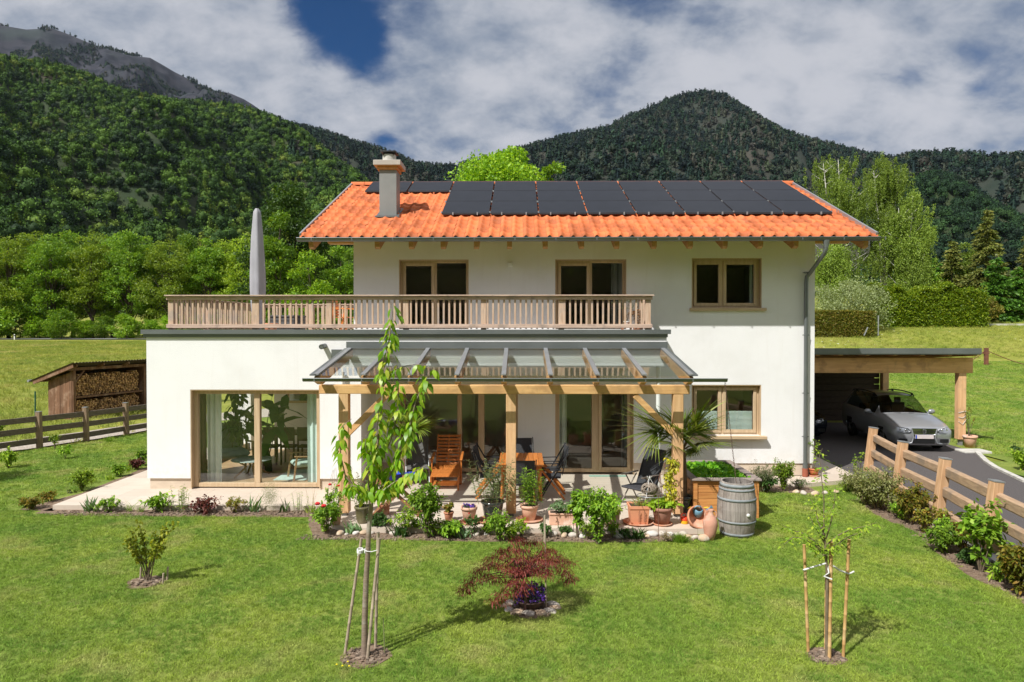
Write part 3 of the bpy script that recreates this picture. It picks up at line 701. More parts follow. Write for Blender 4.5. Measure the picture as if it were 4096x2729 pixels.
for a, b2 in ((w_gr[0]+.15, px_(1663, MY)-.09), (px_(1663, MY)+.09, w_gr[1]-.15)):
    mb = MB(); zb = w_gr[2]+.11; zt = pz_(946, MY, 1663); n = 16
    vs = []; 
    for i in range(n*2+1): z = zb+(zt-zb)*i/(n*2); yy = MY+.20+(.018 if i % 2 else 0); vs += [(a, yy, z), (b2, yy, z)]
    mb._add(vs, [(2*i, 2*i+1, 2*i+3, 2*i+2) for i in range(n*2)]); mb.build('blind', m_blind, f)
# sliding doors
def slider(wn, Y, mulls, name):
    x0, x1, z0, z1 = wn; y = Y+.12; reveal(x0, x1, z0, z1, Y, y)
    f = frame(house, x0+.018, x1-.018, z0-.0, z1-.018, y, .09, .12, mulls); f.name = name
    xs = [x0+.09]+[v for m_ in mulls for v in m_]+[x1-.09]
    for a, b2 in zip(xs[::2], xs[1::2]): pane(f, a-.01, b2+.01, z0+.08, z1-.10, y+.05)
    return f
f = slider(w_an, FY, [(px_(584, FY+.15), px_(597, FY+.15))], 'sliding_door')
slider(w_d1, MY, [(px_(1051, MY+.15), px_(1061, MY+.15)), (px_(1099, MY+.15), px_(1113, MY+.15))], 'sliding_door')
f = slider(w_d2, MY, [(px_(1360, MY+.15), px_(1376, MY+.15))], 'sliding_door')
sash(f, px_(1376, MY+.1), w_d2[1]-.07, w_d2[2]+.05, w_d2[3]-.07, MY+.09, .075)
# rooms behind the glass: floors, ceilings, back walls
mb = MB(); mb.box(AL+.40, XL-.1, FY+.40, GAY-.38, -.02, .03); mb.box(XL-.1, XR-.4, MY+.40, BY-.4, -.02, .03); mb.box(XL+.4, XR-.4, MY+.40, BY-.4, 2.75, 3.3)
H(mb, 'floor', m_floor)
mb = MB(); mb.box(AL+.381, AL+.41, FY+.40, 16.3, .03, 3.2); mb.box(AL+.381, AL+.41, 19.8, GAY-.39, .03, 3.2); mb.box(-7.25, -3.6, GAY-.39, GAY-.362, .03, 3.19); mb.box(-3.62, -3.58, FY+.4, GAY-.4, .03, 3.19); mb.box(AL+.42, -4.0, FY+.40, GAY-.40, 2.72, 3.19)
mb.box(-3.5, XR-.4, 20.6, 20.7, .03, 2.74); mb.box(3.4, 3.5, MY+.4, 20.6, .03, 2.74); mb.box(.3, .4, MY+.4, 20.6, .03, 2.74)
mb.box(XL+.4, XR-.4, 20.6, 20.7, 3.31, 5.4); mb.box(-.8, -.7, MY+.4, 20.6, 3.31, 5.4); mb.box(3.4, 3.5, MY+.4, 20.6, 3.31, 5.4); mb.box(XL+.4, XR-.4, MY+.4, 20.6, 5.40, 5.45)
H(mb, 'inner_wall', m_room)
# roof ------------------------------------------------------------------
RXL, RXR = px_(690, EY), px_(2014, EY)
def tiles(x0, x1, ya, yb, sgn, seed):
    """separate overlapping pantiles up the slope"""
    g_ = random.Random(seed); wd = (x1-x0)/49; run = abs(yb-ya); nrow = 15; dy = run/nrow*sgn
    V = []; F = []; sl = math.hypot(1, TAN)
    nu = 10
    for j in range(nrow):
        for i in range(49):
            o0 = len(V); jx = g_.uniform(-.003, .003); jz = g_.uniform(-.004, .004); tl = g_.uniform(-.006, .006)
            for r_, (fv, lift) in enumerate(((-.03, -.020), (0.0, .062), (.5, .032), (1.10, .002))):
                for k in range(nu+1):
                    u = k/nu; hump = math.exp(-((u-.30)/.17)**2)*.045 + math.exp(-((u-1.02)/.12)**2)*.016
                    yy = ya+(j+fv)*dy+(.03*hump/.05*-sgn if r_ <= 1 else 0)*1.0
                    zz = EZ+abs(yy-EY if sgn > 0 else yy-(2*RYr-EY))*TAN
                    V.append((x0+(i+u*1.06)*wd+jx, yy, zz+hump+lift+jz+tl*u))
            for r_ in range(3):
                for k in range(nu): a = o0+r_*(nu+1)+k; F.append((a, a+1, a+nu+2, a+nu+1))
    return V, F
mb = MB(); V, F = tiles(RXL, RXR, EY, RYr-.02, 1, 4); mb.arr(V, F, True); V, F = tiles(RXL, RXR, 2*RYr-EY, RYr+.02, -1, 5); mb.arr(V, [f[::-1] for f in F], True)
roof = H(mb, 'roof', m_tile)
mb = MB()
for i in range(34):
    x = RXL+i*(RXR-RXL)/34; L = (RXR-RXL)/34
    pr = [(RYr+.14*math.cos(a), RZ(RYr)+.0+.115*math.sin(a)) for a in [math.pi*q/8 for q in range(9)]]
    mb.prism([(p[0], p[1]) for p in pr][::-1], x-.01, x+L+.015, 'x')
mb.build('ridge_tiles', m_tile, roof)
# snow stops, small hooked tabs on the tiles
m_stop = mat('snow_stop_paint', (.60, .22, .10), (.52, .18, .08), 4, .6)
wd = (RXR-RXL)/49; dyr = (RYr-.02-EY)/15
def stop(i, j):
    y = EY+j*dyr+.10; z = RZ(y)+.05; x = RXL+(i+.72)*wd
    MB().box(x-.017, x+.017, y, y+.012, z-.028, z+.06).box(x-.017, x+.017, y, y+.17, z-.045, z-.028).build('snow_stop', m_stop, roof)
for i in range(1, 49): stop(i, 1)
for j, st_, of in ((3, 5, 1), (5, 5, 3), (7, 5, 0), (9, 5, 2), (11, 5, 4)):
    for i in range(of, 49, st_): stop(i, j)
mb = MB()     # roof boarding under the tiles
for sgn, (ya, yb) in ((1, (EY+.05, RYr)), (-1, (2*RYr-EY-.05, RYr))):
    a = RZ(EY+.05)-.06; c = RZ(RYr)-.06
    mb.prism([(ya, a-.03), (ya, a), (yb, c), (yb, c-.03)], RXL+.04, RXR-.04, 'x')
mb.build('roof_boarding', m_rafter, roof)
for x in (RXL-.02, RXR-.04):
    for sgn in (1, -1):
        A_ = (x+.03, RYr-sgn*(RYr-EY), EZ+.02); B_ = (x+.03, RYr, RZ(RYr)+.02); MB().beam(A_, B_, .045, .16).build('verge_trim', m_zinc_l, roof)
rxs = [px_(717.7, 15.7)] + [px_(D, 15.7) for D in (868.4, 946, 1019, 1095, 1170.7, 1253, 1336, 1416.5, 1502, 1584.6, 1663.9, 1744.8, 1825.6)] + [px_(1985, 15.7)]
for x in rxs:
    mb = MB(); y0 = 15.62; a = RZ(y0)-.10
    mb.prism([(y0, a), (y0+.02, a-.15), (y0+.12, a-.19), (RYr, RZ(RYr)-.10-.20), (RYr, RZ(RYr)-.10)], x-.055, x+.055, 'x'); mb.build('rafter', m_rafter, house)
for sx in ((px_(745, MY), XL-.003), (XR+.003, px_(1960, MY))):
    mb = MB(); z1 = RZ(MY)-.30; a, b2 = sx
    if a < 0: mb.prism([(a, z1), (a+.10, z1-.19), (b2, z1-.19), (b2, z1)], MY+.02, MY+.20, 'y')
    else: mb.prism([(a, z1), (a, z1-.19), (b2-.10, z1-.19), (b2, z1)], MY+.02, MY+.20, 'y')
    mb.build('purlin', m_beam, house)
# gutter
def gutter(mb, x0, x1, y, z, r, n=10):
    pr = [(y-r*math.cos(a), z-r*math.sin(a)) for a in [math.pi*q/n for q in range(n+1)]]
    pr2 = [(y-(r-.006)*math.cos(a), z-(r-.006)*math.sin(a)) for a in [math.pi*q/n for q in range(n+1)]]
    vs = []; 
    for x in (x0, x1): vs += [(x, p[0], p[1]) for p in pr]+[(x, p[0], p[1]) for p in pr2]
    m_ = n+1; fs = []
    for i in range(n): fs.append((i, i+1, 2*m_+i+1, 2*m_+i)); fs.append((m_+i+1, m_+i, 3*m_+i, 3*m_+i+1))
    mb._add(vs, fs, True)
    for x in (x0, x1): mb.prism([(p[0], p[1]) for p in pr], x-.003, x+.003, 'x')
    mb.tube([(x0, y-r, z), (x1, y-r, z)], .012, 6)
mb = MB(); gy0 = EY-.055; gz0 = EZ-.025
gutter(mb, px_(682, 15.4), px_(2022, 15.4), gy0, gz0, .078)
for k in range(15): x = RXL+.3+k*.92; mb.box(x-.012, x+.012, gy0-.085, gy0-.079, gz0-.06, gz0+.01); mb.box(x-.012, x+.012, gy0-.08, gy0+.14, gz0+.004, gz0+.010)
H(mb, 'gutter', m_zinc)
mb = MB(); dx = px_(1898, 15.45); dx2 = px_(1852, MY-.08)
mb.lathe([(.052, -.17), (.058, -.10), (.075, -.03), (.077, 0)], (dx, gy0, gz0-.06), 14)
mb.tube([(dx, gy0, gz0-.15), (dx, gy0, gz0-.26), (dx-.02, gy0+.05, gz0-.36), (dx2+.06, MY-.14, gz0-.72), (dx2+.01, MY-.09, gz0-.80), (dx2, MY-.085, gz0-.92), (dx2, MY-.085, .30)], .048, 12)
mb.tube([(dx2, MY-.085, .32), (dx2, MY-.085, -.05)], .06, 12)
for z in (4.9, 3.4, 2.0, .95): mb.tube([(dx2, MY-.085, z), (dx2, MY-.085, z+.03)], .056, 12); mb.box(dx2-.085, dx2+.085, MY-.09, MY-.075, z+.005, z+.022)
H(mb, 'downpipe', m_zinc)
mb = MB(); mb.tube([(dx2, MY-.085, .002), (dx2, MY-.085, .2)], .068, 12); H(mb, 'pipe_shoe', mat('red_brown_pipe', (.30, .09, .05), (.25, .07, .04), 4, .6))
# chimney
mb = MB(); cy0 = 17.02; cx0, cx1 = px_(872.5, cy0), px_(912, cy0); zc = pz_(381, cy0)
mb.box(cx0, cx1, cy0, cy0+.50, RZ(cy0)-.1, zc, .006)
chim = H(mb, 'chimney', m_chim)
mb = MB(); mb.box(cx0-.06, cx1+.06, cy0-.05, cy0+.62, RZ(cy0)+.02, RZ(cy0)+.045); mb.beam((cx0-.03, cy0-.1, RZ(cy0-.1)+.07), (cx0-.03, cy0+.6, RZ(cy0+.6)+.07), .07, .03); mb.beam((cx1+.03, cy0-.1, RZ(cy0-.1)+.07), (cx1+.03, cy0+.6, RZ(cy0+.6)+.07), .07, .03)
mb.box(cx0-.09, cx1+.09, cy0-.16, cy0-.02, RZ(cy0-.1)+.05, RZ(cy0-.1)+.09); mb.build('flashing', m_zinc, chim)
mb = MB(); mb.box(cx0-.13, cx1+.12, cy0-.12, cy0+.62, zc, zc+.13, .01); mb.build('chimney_slab', mat('cap_concrete', (.40, .36, .32), (.46, .42, .38), 3, .8), chim)
mb = MB(); mb.box(cx0-.05, cx1+.03, cy0-.03, cy0+.54, zc-.09, zc-.001); mb.build('slab_support', m_rafter, chim)
mb = MB(); xm = (cx0+cx1)/2-.01; ym = cy0+.26
mb.lathe([(.18, 0), (.165, .2)], (xm, ym, zc+.13), 20); mb.build('flue', m_conc, chim)
mb = MB()
for q in ((-.12, -.12), (.12, -.12), (.12, .12), (-.12, .12)): mb.box(xm+q[0]-.008, xm+q[0]+.008, ym+q[1]-.008, ym+q[1]+.008, zc+.3, zc+.37)
mb.box(xm-.19, xm+.20, ym-.22, ym+.22, zc+.37, zc+.40, .005); mb.build('rain_cap', m_dark, chim)
# solar panels, 3 rows of 8 and two beside the chimney
PX0 = px_(1014, 17.05); PW = (px_(1912, 17.05)-PX0)/8
rowy = [17.02, 18.14, 19.27, 20.42]
solp = []
def panel(i, r):
    x0 = PX0+i*PW+.025; x1 = PX0+(i+1)*PW-.025; ya, yb = rowy[r]+.006, rowy[r+1]-.006
    off = .13
    mb = MB(); za, zb = RZ(ya)+off, RZ(yb)+off
    mb.prism([(ya, za), (yb, zb), (yb, zb-.035), (ya, za-.035)][::-1], x0, x1, 'x'); p = mb.build('solar_panel', m_panel, house)
    mb = MB()
    for xa, xb in ((x0-.004, x0+.004), (x1-.004, x1+.004)): mb.prism([(ya, za+.003), (yb, zb+.003), (yb, zb-.04), (ya, za-.04)][::-1], xa, xb, 'x')
    mb.box(x0+.004, x1-.004, ya-.004, ya+.004, za-.04, za+.003); mb.build('panel_frame', m_dark, p)
for r in range(3):
    for i in range(8): panel(i, r)
panel(-1, 2); panel(-2, 2)
for i in range(9):
    x = PX0+i*PW
    for r, off2 in ((0, .12), (1, .0), (2, 0), (3, -.05)):
        y = rowy[r]+off2; MB().box(x-.02, x+.02, y-.02, y+.02, RZ(y)+.09, RZ(y)+.135).build('panel_clamp', m_zinc_l, roof)
for i in range(16):
    x = PX0+.3+i*PW/2; y = rowy[0]+.12; MB().box(x-.015, x+.015, y-.16, y, RZ(y)+.02, RZ(y)+.09).build('rail_bracket', m_zinc_l, roof)
mb = MB()
for r in range(3):
    for q in (.25, .75):
        y = rowy[r]+(rowy[r+1]-rowy[r])*q; mb.box(PX0+.05, PX0+8*PW-.05, y-.02, y+.02, RZ(y)+.052, RZ(y)+.09)
mb.build('panel_rails', m_dark, roof)
mb = MB(); lx = px_(1173, MY-.05); mb.box(lx-.05, lx+.05, MY-.10, MY-.002, pz_(613, MY), pz_(604, MY), .008); H(mb, 'wall_lamp', m_white)
mb = MB(); sx0 = px_(741, FY-.1); sz0 = pz_(795, FY-.1, 741); mb.tube([(sx0+.02, FY+.02, sz0), (sx0, FY-.20, sz0-.02)], .055, 12, cap=False); mb.tube([(sx0+.02, FY+.02, sz0), (sx0, FY-.19, sz0-.02)], .045, 12); H(mb, 'water_spout', m_zinc)
H(MB().tube([(FR-.12, FY+.30, 2.75), (FR-.12, FY+.30, .0)], .05, 12), 'white_downpipe', m_white); H(MB().tube([(px_(795, FY)-.06, FY-.09, 2.62), (px_(795, FY)-.06, FY-.09, .02)], .045, 10), 'white_downpipe', m_white)
# balcony railing
rail = thing('x', None, None); rail.name = 'railing'; rail.parent = house; rail.matrix_parent_inverse = house.matrix_basis.inverted(); rail.location = (0, 0, 0)
def RP(mb, name, m): return mb.build(name, m, rail)
RY0 = FY+.20; RL, RR_ = px_(383, RY0), px_(1499, RY0); RB = 20.25
zt = pz_(678, RY0); zt2 = zt-.025; zl0, zl1 = pz_(757, RY0)+.03, pz_(745, RY0)
def railrun(a, b2, cap=True):
    a = Vector((*a, 0)); b2 = Vector((*b2, 0)); up = lambda v, z: (v.x, v.y, z); d = (b2-a).normalized()
    m1 = MB(); m1.beam(up(a-d*.02, zt-.012), up(b2+d*.03, zt-.012), .15, .026, .004); RP(m1, 'cap_rail', m_rail)
    m1 = MB(); m1.beam(up(a, zt-.07), up(b2, zt-.07), .04, .075, .004); RP(m1, 'top_rail', m_rail)
    m1 = MB(); m1.beam(up(a, (zl0+zl1)/2), up(b2, (zl0+zl1)/2), .04, zl1-zl0, .004); RP(m1, 'bottom_rail', m_rail)
railrun((RL, RY0), (RR_, RY0)); railrun((RL+.05, RB), (XL, RB)); railrun((RL+.04, RY0+.08), (RL+.04, RB-.08)); railrun((RR_-.04, RY0+.08), (RR_-.04, MY-.02))
def bal(mb, x, y, w_=.042, d_=.028): mb.box(x-w_/2, x+w_/2, y-d_/2, y+d_/2, zl0-.02, zt-.045, .003)
def postb(x, y, w_=.12): m1 = MB(); m1.box(x-w_/2, x+w_/2, y-.045, y+.045, 3.465, zt-.03, .005); return RP(m1, 'railing_post', m_bal)
ps = [px_(D, RY0) for D in (391, 584, 755, 932, 1111, 1290, 1490)]
for x in ps: postb(x, RY0+.07)
for y in (17.0, 18.7, RB-.05): postb(RL+.07, y)
for x in (-6.2, -4.5): postb(x, RB-.07)
x = ps[0]+.13; n = 0
while x < ps[-1]-.06:
    if min(abs(x-p) for p in ps) > .072: mb = MB(); bal(mb, x, RY0+.036); RP(mb, 'baluster', m_bal); n += 1
    x += .1225
mb = MB(); y = RY0+.2
while y < RB-.1: bal(mb, RL+.085, y, .028, .042); y += .1225
x = RL+.2
while x < XL-.05: bal(mb, x, RB-.036); x += .1225
y = RY0+.2
while y < MY-.1: bal(mb, RR_-.085, y, .028, .042); y += .1225
tag(RP(mb, 'balusters', m_bal), kind='stuff')
# ================= patio roof (timber posts, glass on rafters)
pergola = thing('patio_roof', 'timber framed patio roof with tilted glass panes in front of the house', 'patio roof', (-.3, 12.9, 0))
Pg = lambda mb, name, m, par=None: mb.build(name, m, par or pergola)
BYb = 12.92; GY0, GY1 = 12.43, 14.93
bz1, bz0 = pz_(884.5, BYb), pz_(905, BYb)
gz_b, gz_t = pz_(862.5, GY0), pz_(801.5, GY1)
pxs = [px_(791, BYb), px_(1174.5, BYb), px_(1557.5, BYb)]
for x in pxs:
    mb = MB(); mb.box(x-.095, x+.095, BYb-.085, BYb+.085, .06, bz0, .008); p = Pg(mb, 'post', m_post)
    mb = MB(); mb.box(x-.05, x+.05, BYb-.05, BYb+.05, .0, .06); mb.build('post_base', m_zinc, p)
mb = MB(); mb.box(px_(735, BYb), px_(1583, BYb), BYb-.09, BYb+.09, bz0+.001, bz1, .008); Pg(mb, 'beam', m_beam)
for (x0_, s_) in ((pxs[0]+.095, 1), (pxs[2]-.095, -1)):
    mb = MB(); mb.beam((x0_-s_*.05, BYb, bz0-.78), (x0_+s_*.72, BYb, bz0+.0-.02), .11, .14, .006, up=(0, 1, 0)); Pg(mb, 'brace', m_beam)
bars = [(px_(724.2+108.1*k, GY0), px_(806+89.6*k, GY1)) for k in range(9)]
bars = [((a+b2)/2, (a+b2)/2) for a, b2 in bars]
sl = (gz_t-gz_b)/(GY1-GY0)
for x, _ in bars:
    mb = MB(); mb.prism([(GY0+.05, gz_b-.03), (GY0+.05, gz_b-.13), (GY0+.25, gz_b-.19), (GY1+.05, gz_t-.17), (GY1+.05, gz_t-.02)][::-1], x-.05, x+.05, 'x'); r_ = Pg(mb, 'rafter', m_rafter)
    mb = MB(); mb.prism([(GY0-.01, gz_b-.0), (GY1, gz_t), (GY1, gz_t+.025), (GY0-.01, gz_b+.025)][::-1], x-.042, x+.042, 'x'); mb.build('cover_strip', m_zinc_l, r_)
mb = MB(); mb.box(bars[0][0]-.14, bars[-1][0]+.14, GY0+.04, GY0+.085, gz_b-.155, gz_b-.03)
for a, b2 in zip(bars, bars[1:]):
    m1 = MB(); m1.prism([(GY0-.03, gz_b-.012), (GY1, gz_t-.012), (GY1, gz_t-.002), (GY0-.03, gz_b-.002)][::-1], a[0]+.03, b2[0]-.03, 'x'); Pg(m1, 'glass_pane', m_rglass)
mb = MB()
for sgn, x in ((-1, bars[0][0]), (1, bars[-1][0])):
    a = min(x, x+sgn*.12); b2 = max(x, x+sgn*.12); mb.prism([(GY0-.01, gz_b-.012), (GY1, gz_t-.012), (GY1, gz_t+.012), (GY0-.01, gz_b+.012)][::-1], a, b2, 'x')
mb.box(px_(796, FY-.02), px_(1534, FY-.02), FY-.045, FY-.002, gz_t+.02, pz_(785.5, FY))
mb.box(px_(762, FY-.02), px_(797, FY-.02), FY-.05, FY-.004, gz_t-.28, gz_t-.02)
mb.box(px_(798, FY-.1), px_(1533, FY-.1), FY-.10, FY-.046, gz_t+.0, gz_t+.025); Pg(mb, 'metal_trim', m_zinc)
mb = MB(); gx1 = px_(1668, GY0); gzz = gz_b-.055; gutter(mb, px_(697, GY0-.05), gx1, GY0-.06, gzz, .062)
for x, _ in bars: mb.box(x-.012, x+.012, GY0-.128, GY0-.122, gzz-.05, gzz+.01)
Pg(mb, 'gutter', m_zinc)
# ================= BACKGROUND TREES, HEDGES
m_bark = mat('bark', (.11, .085, .06), (.06, .045, .035), 8, .9, .5, st=(3, 3, .6))
m_birch = mat('birch_bark', (.62, .60, .54), (.50, .48, .42), 5, .8, .3, st=(1, 1, 4), c3=(.06, .05, .04), s3=5)
L_beech = leafmat('beech_leaves', (.07, .15, .012), (.14, .26, .018), (.24, .34, .03), patch=.12, gain=1.25)
L_olive = leafmat('spring_leaves', (.10, .18, .012), (.20, .29, .02), (.31, .39, .035), patch=.12, gain=1.25)
L_dark = leafmat('dark_leaves', (.018, .045, .008), (.04, .085, .012), (.07, .12, .018), patch=.15)
L_bright = leafmat('bright_leaves', (.10, .21, .012), (.20, .35, .018), (.32, .44, .03), patch=.2, gain=1.2)
L_birch = leafmat('birch_leaves', (.11, .18, .022), (.20, .29, .038), (.31, .40, .065), patch=.25, gain=1.15)
L_spruce = leafmat('spruce_needles', (.06, .08, .014), (.11, .13, .025), (.19, .18, .04), patch=.3, trans=.2, gain=1.3)
L_spruce2 = leafmat('green_spruce_needles', (.03, .09, .010), (.07, .17, .016), (.13, .25, .025), patch=.3, trans=.2, gain=1.3)
L_thuja = leafmat('hedge_leaves', (.08, .15, .008), (.17, .25, .012), (.28, .33, .02), patch=.5, gain=1.3)
L_brown = leafmat('browned_hedge_leaves', (.09, .10, .015), (.15, .17, .02), (.28, .19, .05), patch=.6, gain=1.3)
L_willow = leafmat('willow_leaves', (.13, .17, .06), (.21, .25, .11), (.30, .34, .17), patch=.5)
def crown_tree(name, label, cat_, base, h, r, seed, lm, n=7000, leaf=.30, trunk=.22, cb=.22, bark=None, group=None, nc=46, flat_=.5, form=1.0, lean=0.0, droop=.0, clump=.36):
    """tapered trunk with limbs; a crown of leaf clumps spread over and through an uneven volume"""
    t_ = thing(name, label, cat_, base, 0, group); g = rng(seed); q = random.Random(seed)
    H0 = h*cb; cz = (h+H0)/2; hz = (h-H0)/2
    c = unit(g.normal(size=(nc, 3))); c *= g.uniform(.45, .96, (nc, 1))**.6
    c = np.concatenate([c, g.uniform(-.45, .45, (nc//4, 3))])
    tap = 1-np.clip(c[:, 2], -1, 1)*.25*form
    C = np.stack([c[:, 0]*r*tap*g.uniform(.75, 1.12, len(c)), c[:, 1]*r*tap, cz+c[:, 2]*hz], 1); C[:, 0] += lean*C[:, 2]
    mb = MB(); path = [(lean*z_*h+q.uniform(-.03, .03)*h*(z_ > 0)*.4, q.uniform(-.02, .02)*h*(z_ > 0), z_*h) for z_ in (0, .15, .3, .45, .6, .75, .88)]
    mb.tube(path, [trunk*(1-.13*i) for i in range(7)], 8)
    for k in range(0, len(C), 3):
        e = Vector(C[k]); f_ = q.uniform(.35, .7); zz = max(.12*h, min(.8*h, e.z*f_)); s_ = Vector((lean*zz, 0, zz)); md = s_.lerp(e, .55)+Vector((0, 0, .05*h))
        rr_ = trunk*.38*(1-zz/h*.6); mb.tube([s_, md, e], [rr_, rr_*.6, rr_*.2], 5, cap=False)
    lb(mb, 'trunk', bark or m_bark, t_)
    cr = r*clump*g.uniform(.6, 1.3, len(C)); k = g.integers(0, len(C), n)
    d = unit(g.normal(size=(n, 3))); rad_ = g.uniform(.25, 1.0, n)**.5
    P = C[k]+d*(cr[k]*rad_)[:, None]*np.array([1, 1, .62+droop])
    P[:, 2] = np.maximum(P[:, 2], .25)
    V, F = leaf_quads(P, leaf, g, .62, D=d*.6+np.array([0, 0, -.15-droop]))
    part(npobj('crown', V, F, lm), t_); return t_
def conifer(name, label, base, h, r, seed, lm, n=7000, leaf=.32, group=None):
    t_ = thing(name, label, 'conifer', base, 0, group); g = rng(seed); mb = MB(); mb.tube([(0, 0, 0), (0, 0, h*.5), (0, 0, h)], [h*.016, h*.009, .02], 7)
    lb(mb, 'trunk', m_bark, t_)
    nb = int(h*15); zb = np.sort(g.uniform(.04, .985, nb)); ab = g.uniform(0, 2*np.pi, nb); Lb = r*(1-zb)**.85*g.uniform(.62, 1.12, nb)+.12
    k = g.choice(nb, n, p=Lb/Lb.sum()); s_ = g.uniform(.08, 1, n); dx, dy = np.cos(ab[k]), np.sin(ab[k])
    P = np.stack([dx*Lb[k]*s_, dy*Lb[k]*s_, zb[k]*h-s_*s_*Lb[k]*.32+s_**3*Lb[k]*.12], 1)+g.normal(size=(n, 3))*np.array([.13, .13, .07])*(.5+Lb[k][:, None]*.5)
    V, F = leaf_quads(P, leaf, g, .38, D=np.stack([dx*1.3, dy*1.3, -.5+0*dx], 1), spread=.7)
    part(npobj('crown', V, F, lm), t_); return t_
def GP(D, Yd, off=0.0):
    x = at(D*1.7407, 1300, Y=Yd).x; return (x, Yd, float(G(x, Yd))+off)
def topz(D, T, Yd): return at(D*1.7407, T*1.7407, Y=Yd).z
def tree_px(name, label, cat_, D, T, Yd, wD, seed, lm, group=None, **k):
    b_ = GP(D, Yd, -.15); h = topz(D, T, Yd)-b_[2]; return crown_tree(name, label, cat_, b_, h, wD/2/1569*Yd*1.12, seed, lm, group=group, **k)
# row of wood-edge trees across the meadow: five different trees, repeated with their own size and turn
W0 = [crown_tree('broadleaf_tree', '-', 'tree', (0, 0, 0), 17, 3.5+.3*i, 60+i, (L_beech, L_olive, L_beech, L_olive, L_beech)[i], n=20000, leaf=.27, trunk=.30, cb=.12, nc=95, form=1.3, clump=.27) for i in range(5)]
row = [(-40, 538, 128), (20, 545, 124), (75, 535, 132), (118, 541, 126), (168, 537, 133), (212, 539, 127), (258, 541, 134), (300, 538, 128), (345, 545, 133), (388, 552, 127), (432, 546, 134), (478, 549, 128), (520, 552, 133), (562, 543, 128), (604, 556, 134), (648, 560, 130), (700, 566, 133), (752, 570, 128), (800, 575, 133)]
g_ = random.Random(21); first = set()
def ord_(i): return ['first', 'second', 'third', 'fourth', 'fifth', 'sixth', 'seventh', 'eighth', 'ninth', 'tenth', 'eleventh', 'twelfth', 'thirteenth', 'fourteenth', 'fifteenth', 'sixteenth', 'seventeenth', 'eighteenth', 'nineteenth', 'twentieth', 'twenty-first', 'twenty-second', 'twenty-third', 'twenty-fourth'][i]
for i, (D, T, Yd) in enumerate(row):
    b_ = GP(D, Yd, -.2); s_ = (topz(D, T, Yd)-b_[2])/16.6; k = (i*3+i//5) % 5
    lab = 'tall green tree in the wood edge across the meadow, %s from the left' % ord_(i)
    if k not in first: first.add(k); o = W0[k]; o.location = b_; o.rotation_euler.z = g_.uniform(0, 6); o.scale = (s_*g_.uniform(.95, 1.2), s_, s_); o['label'] = lab; o['group'] = 'trees of the wood edge'
    else: dup(W0[k], b_, g_.uniform(0, 6), lab, 'trees of the wood edge', (s_*g_.uniform(.95, 1.2), s_, s_))
S0 = [crown_tree('shrub', '-', 'shrub', (0, 0, 0), 6, 2.9, 80+i, (L_bright, L_beech)[i], n=6500, leaf=.30, trunk=.09, cb=.02, nc=34) for i in range(2)]
sh = [(-15, 700), (35, 690), (90, 720), (140, 712), (190, 735), (240, 728), (290, 722), (345, 735), (395, 725), (440, 732), (492, 722), (545, 730), (600, 715), (655, 700)]
for i, (D, T) in enumerate(sh):
    Yd = 121+(i % 3)*1.5; b_ = GP(D, Yd, -.15); s_ = (topz(D, T, Yd)-b_[2])/5.8; lab = 'low bright bush at the foot of the far trees, %s from the left' % ord_(i)
    if i < 2: o = S0[i]; o.location = b_; o.scale = (s_*1.25, s_, s_); o['label'] = lab; o['group'] = 'bushes along the wood edge'
    else: dup(S0[i % 2], b_, g_.uniform(0, 6), lab, 'bushes along the wood edge', (s_*1.25, s_, s_))
# trees between house and wood on the left
tree_px('broadleaf_tree', 'dark green tree rising behind the closed parasol', 'tree', 668, 424, 62, 180, 101, L_dark, n=26000, leaf=.24, cb=.15)
tree_px('broadleaf_tree', 'fresh green tree directly behind the closed parasol, lower than the dark one', 'tree', 640, 478, 52, 100, 102, L_beech, n=15000, leaf=.20, cb=.08)
tree_px('shrub', 'bright green bush above the balcony rail, left of the upper wall', 'shrub', 712, 572, 44, 105, 103, L_bright, n=12000, leaf=.17, cb=.03, trunk=.1)
tree_px('shrub', 'olive green bush touching the left edge of the upper wall', 'shrub', 785, 560, 46, 92, 104, L_beech, n=12000, leaf=.17, cb=.03, trunk=.1)
tree_px('broadleaf_tree', 'bright round tree crown standing up behind the roof ridge', 'tree', 1158, 334, 58, 245, 105, L_bright, n=42000, leaf=.26, cb=.2, nc=70)
tree_px('broadleaf_tree', 'right half of the bright tree crown behind the solar panels', 'tree', 1262, 362, 60, 96, 106, L_bright, n=15000, leaf=.25, cb=.2) .__setitem__('label', 'smaller bright tree crown behind the roof, right of the large one')
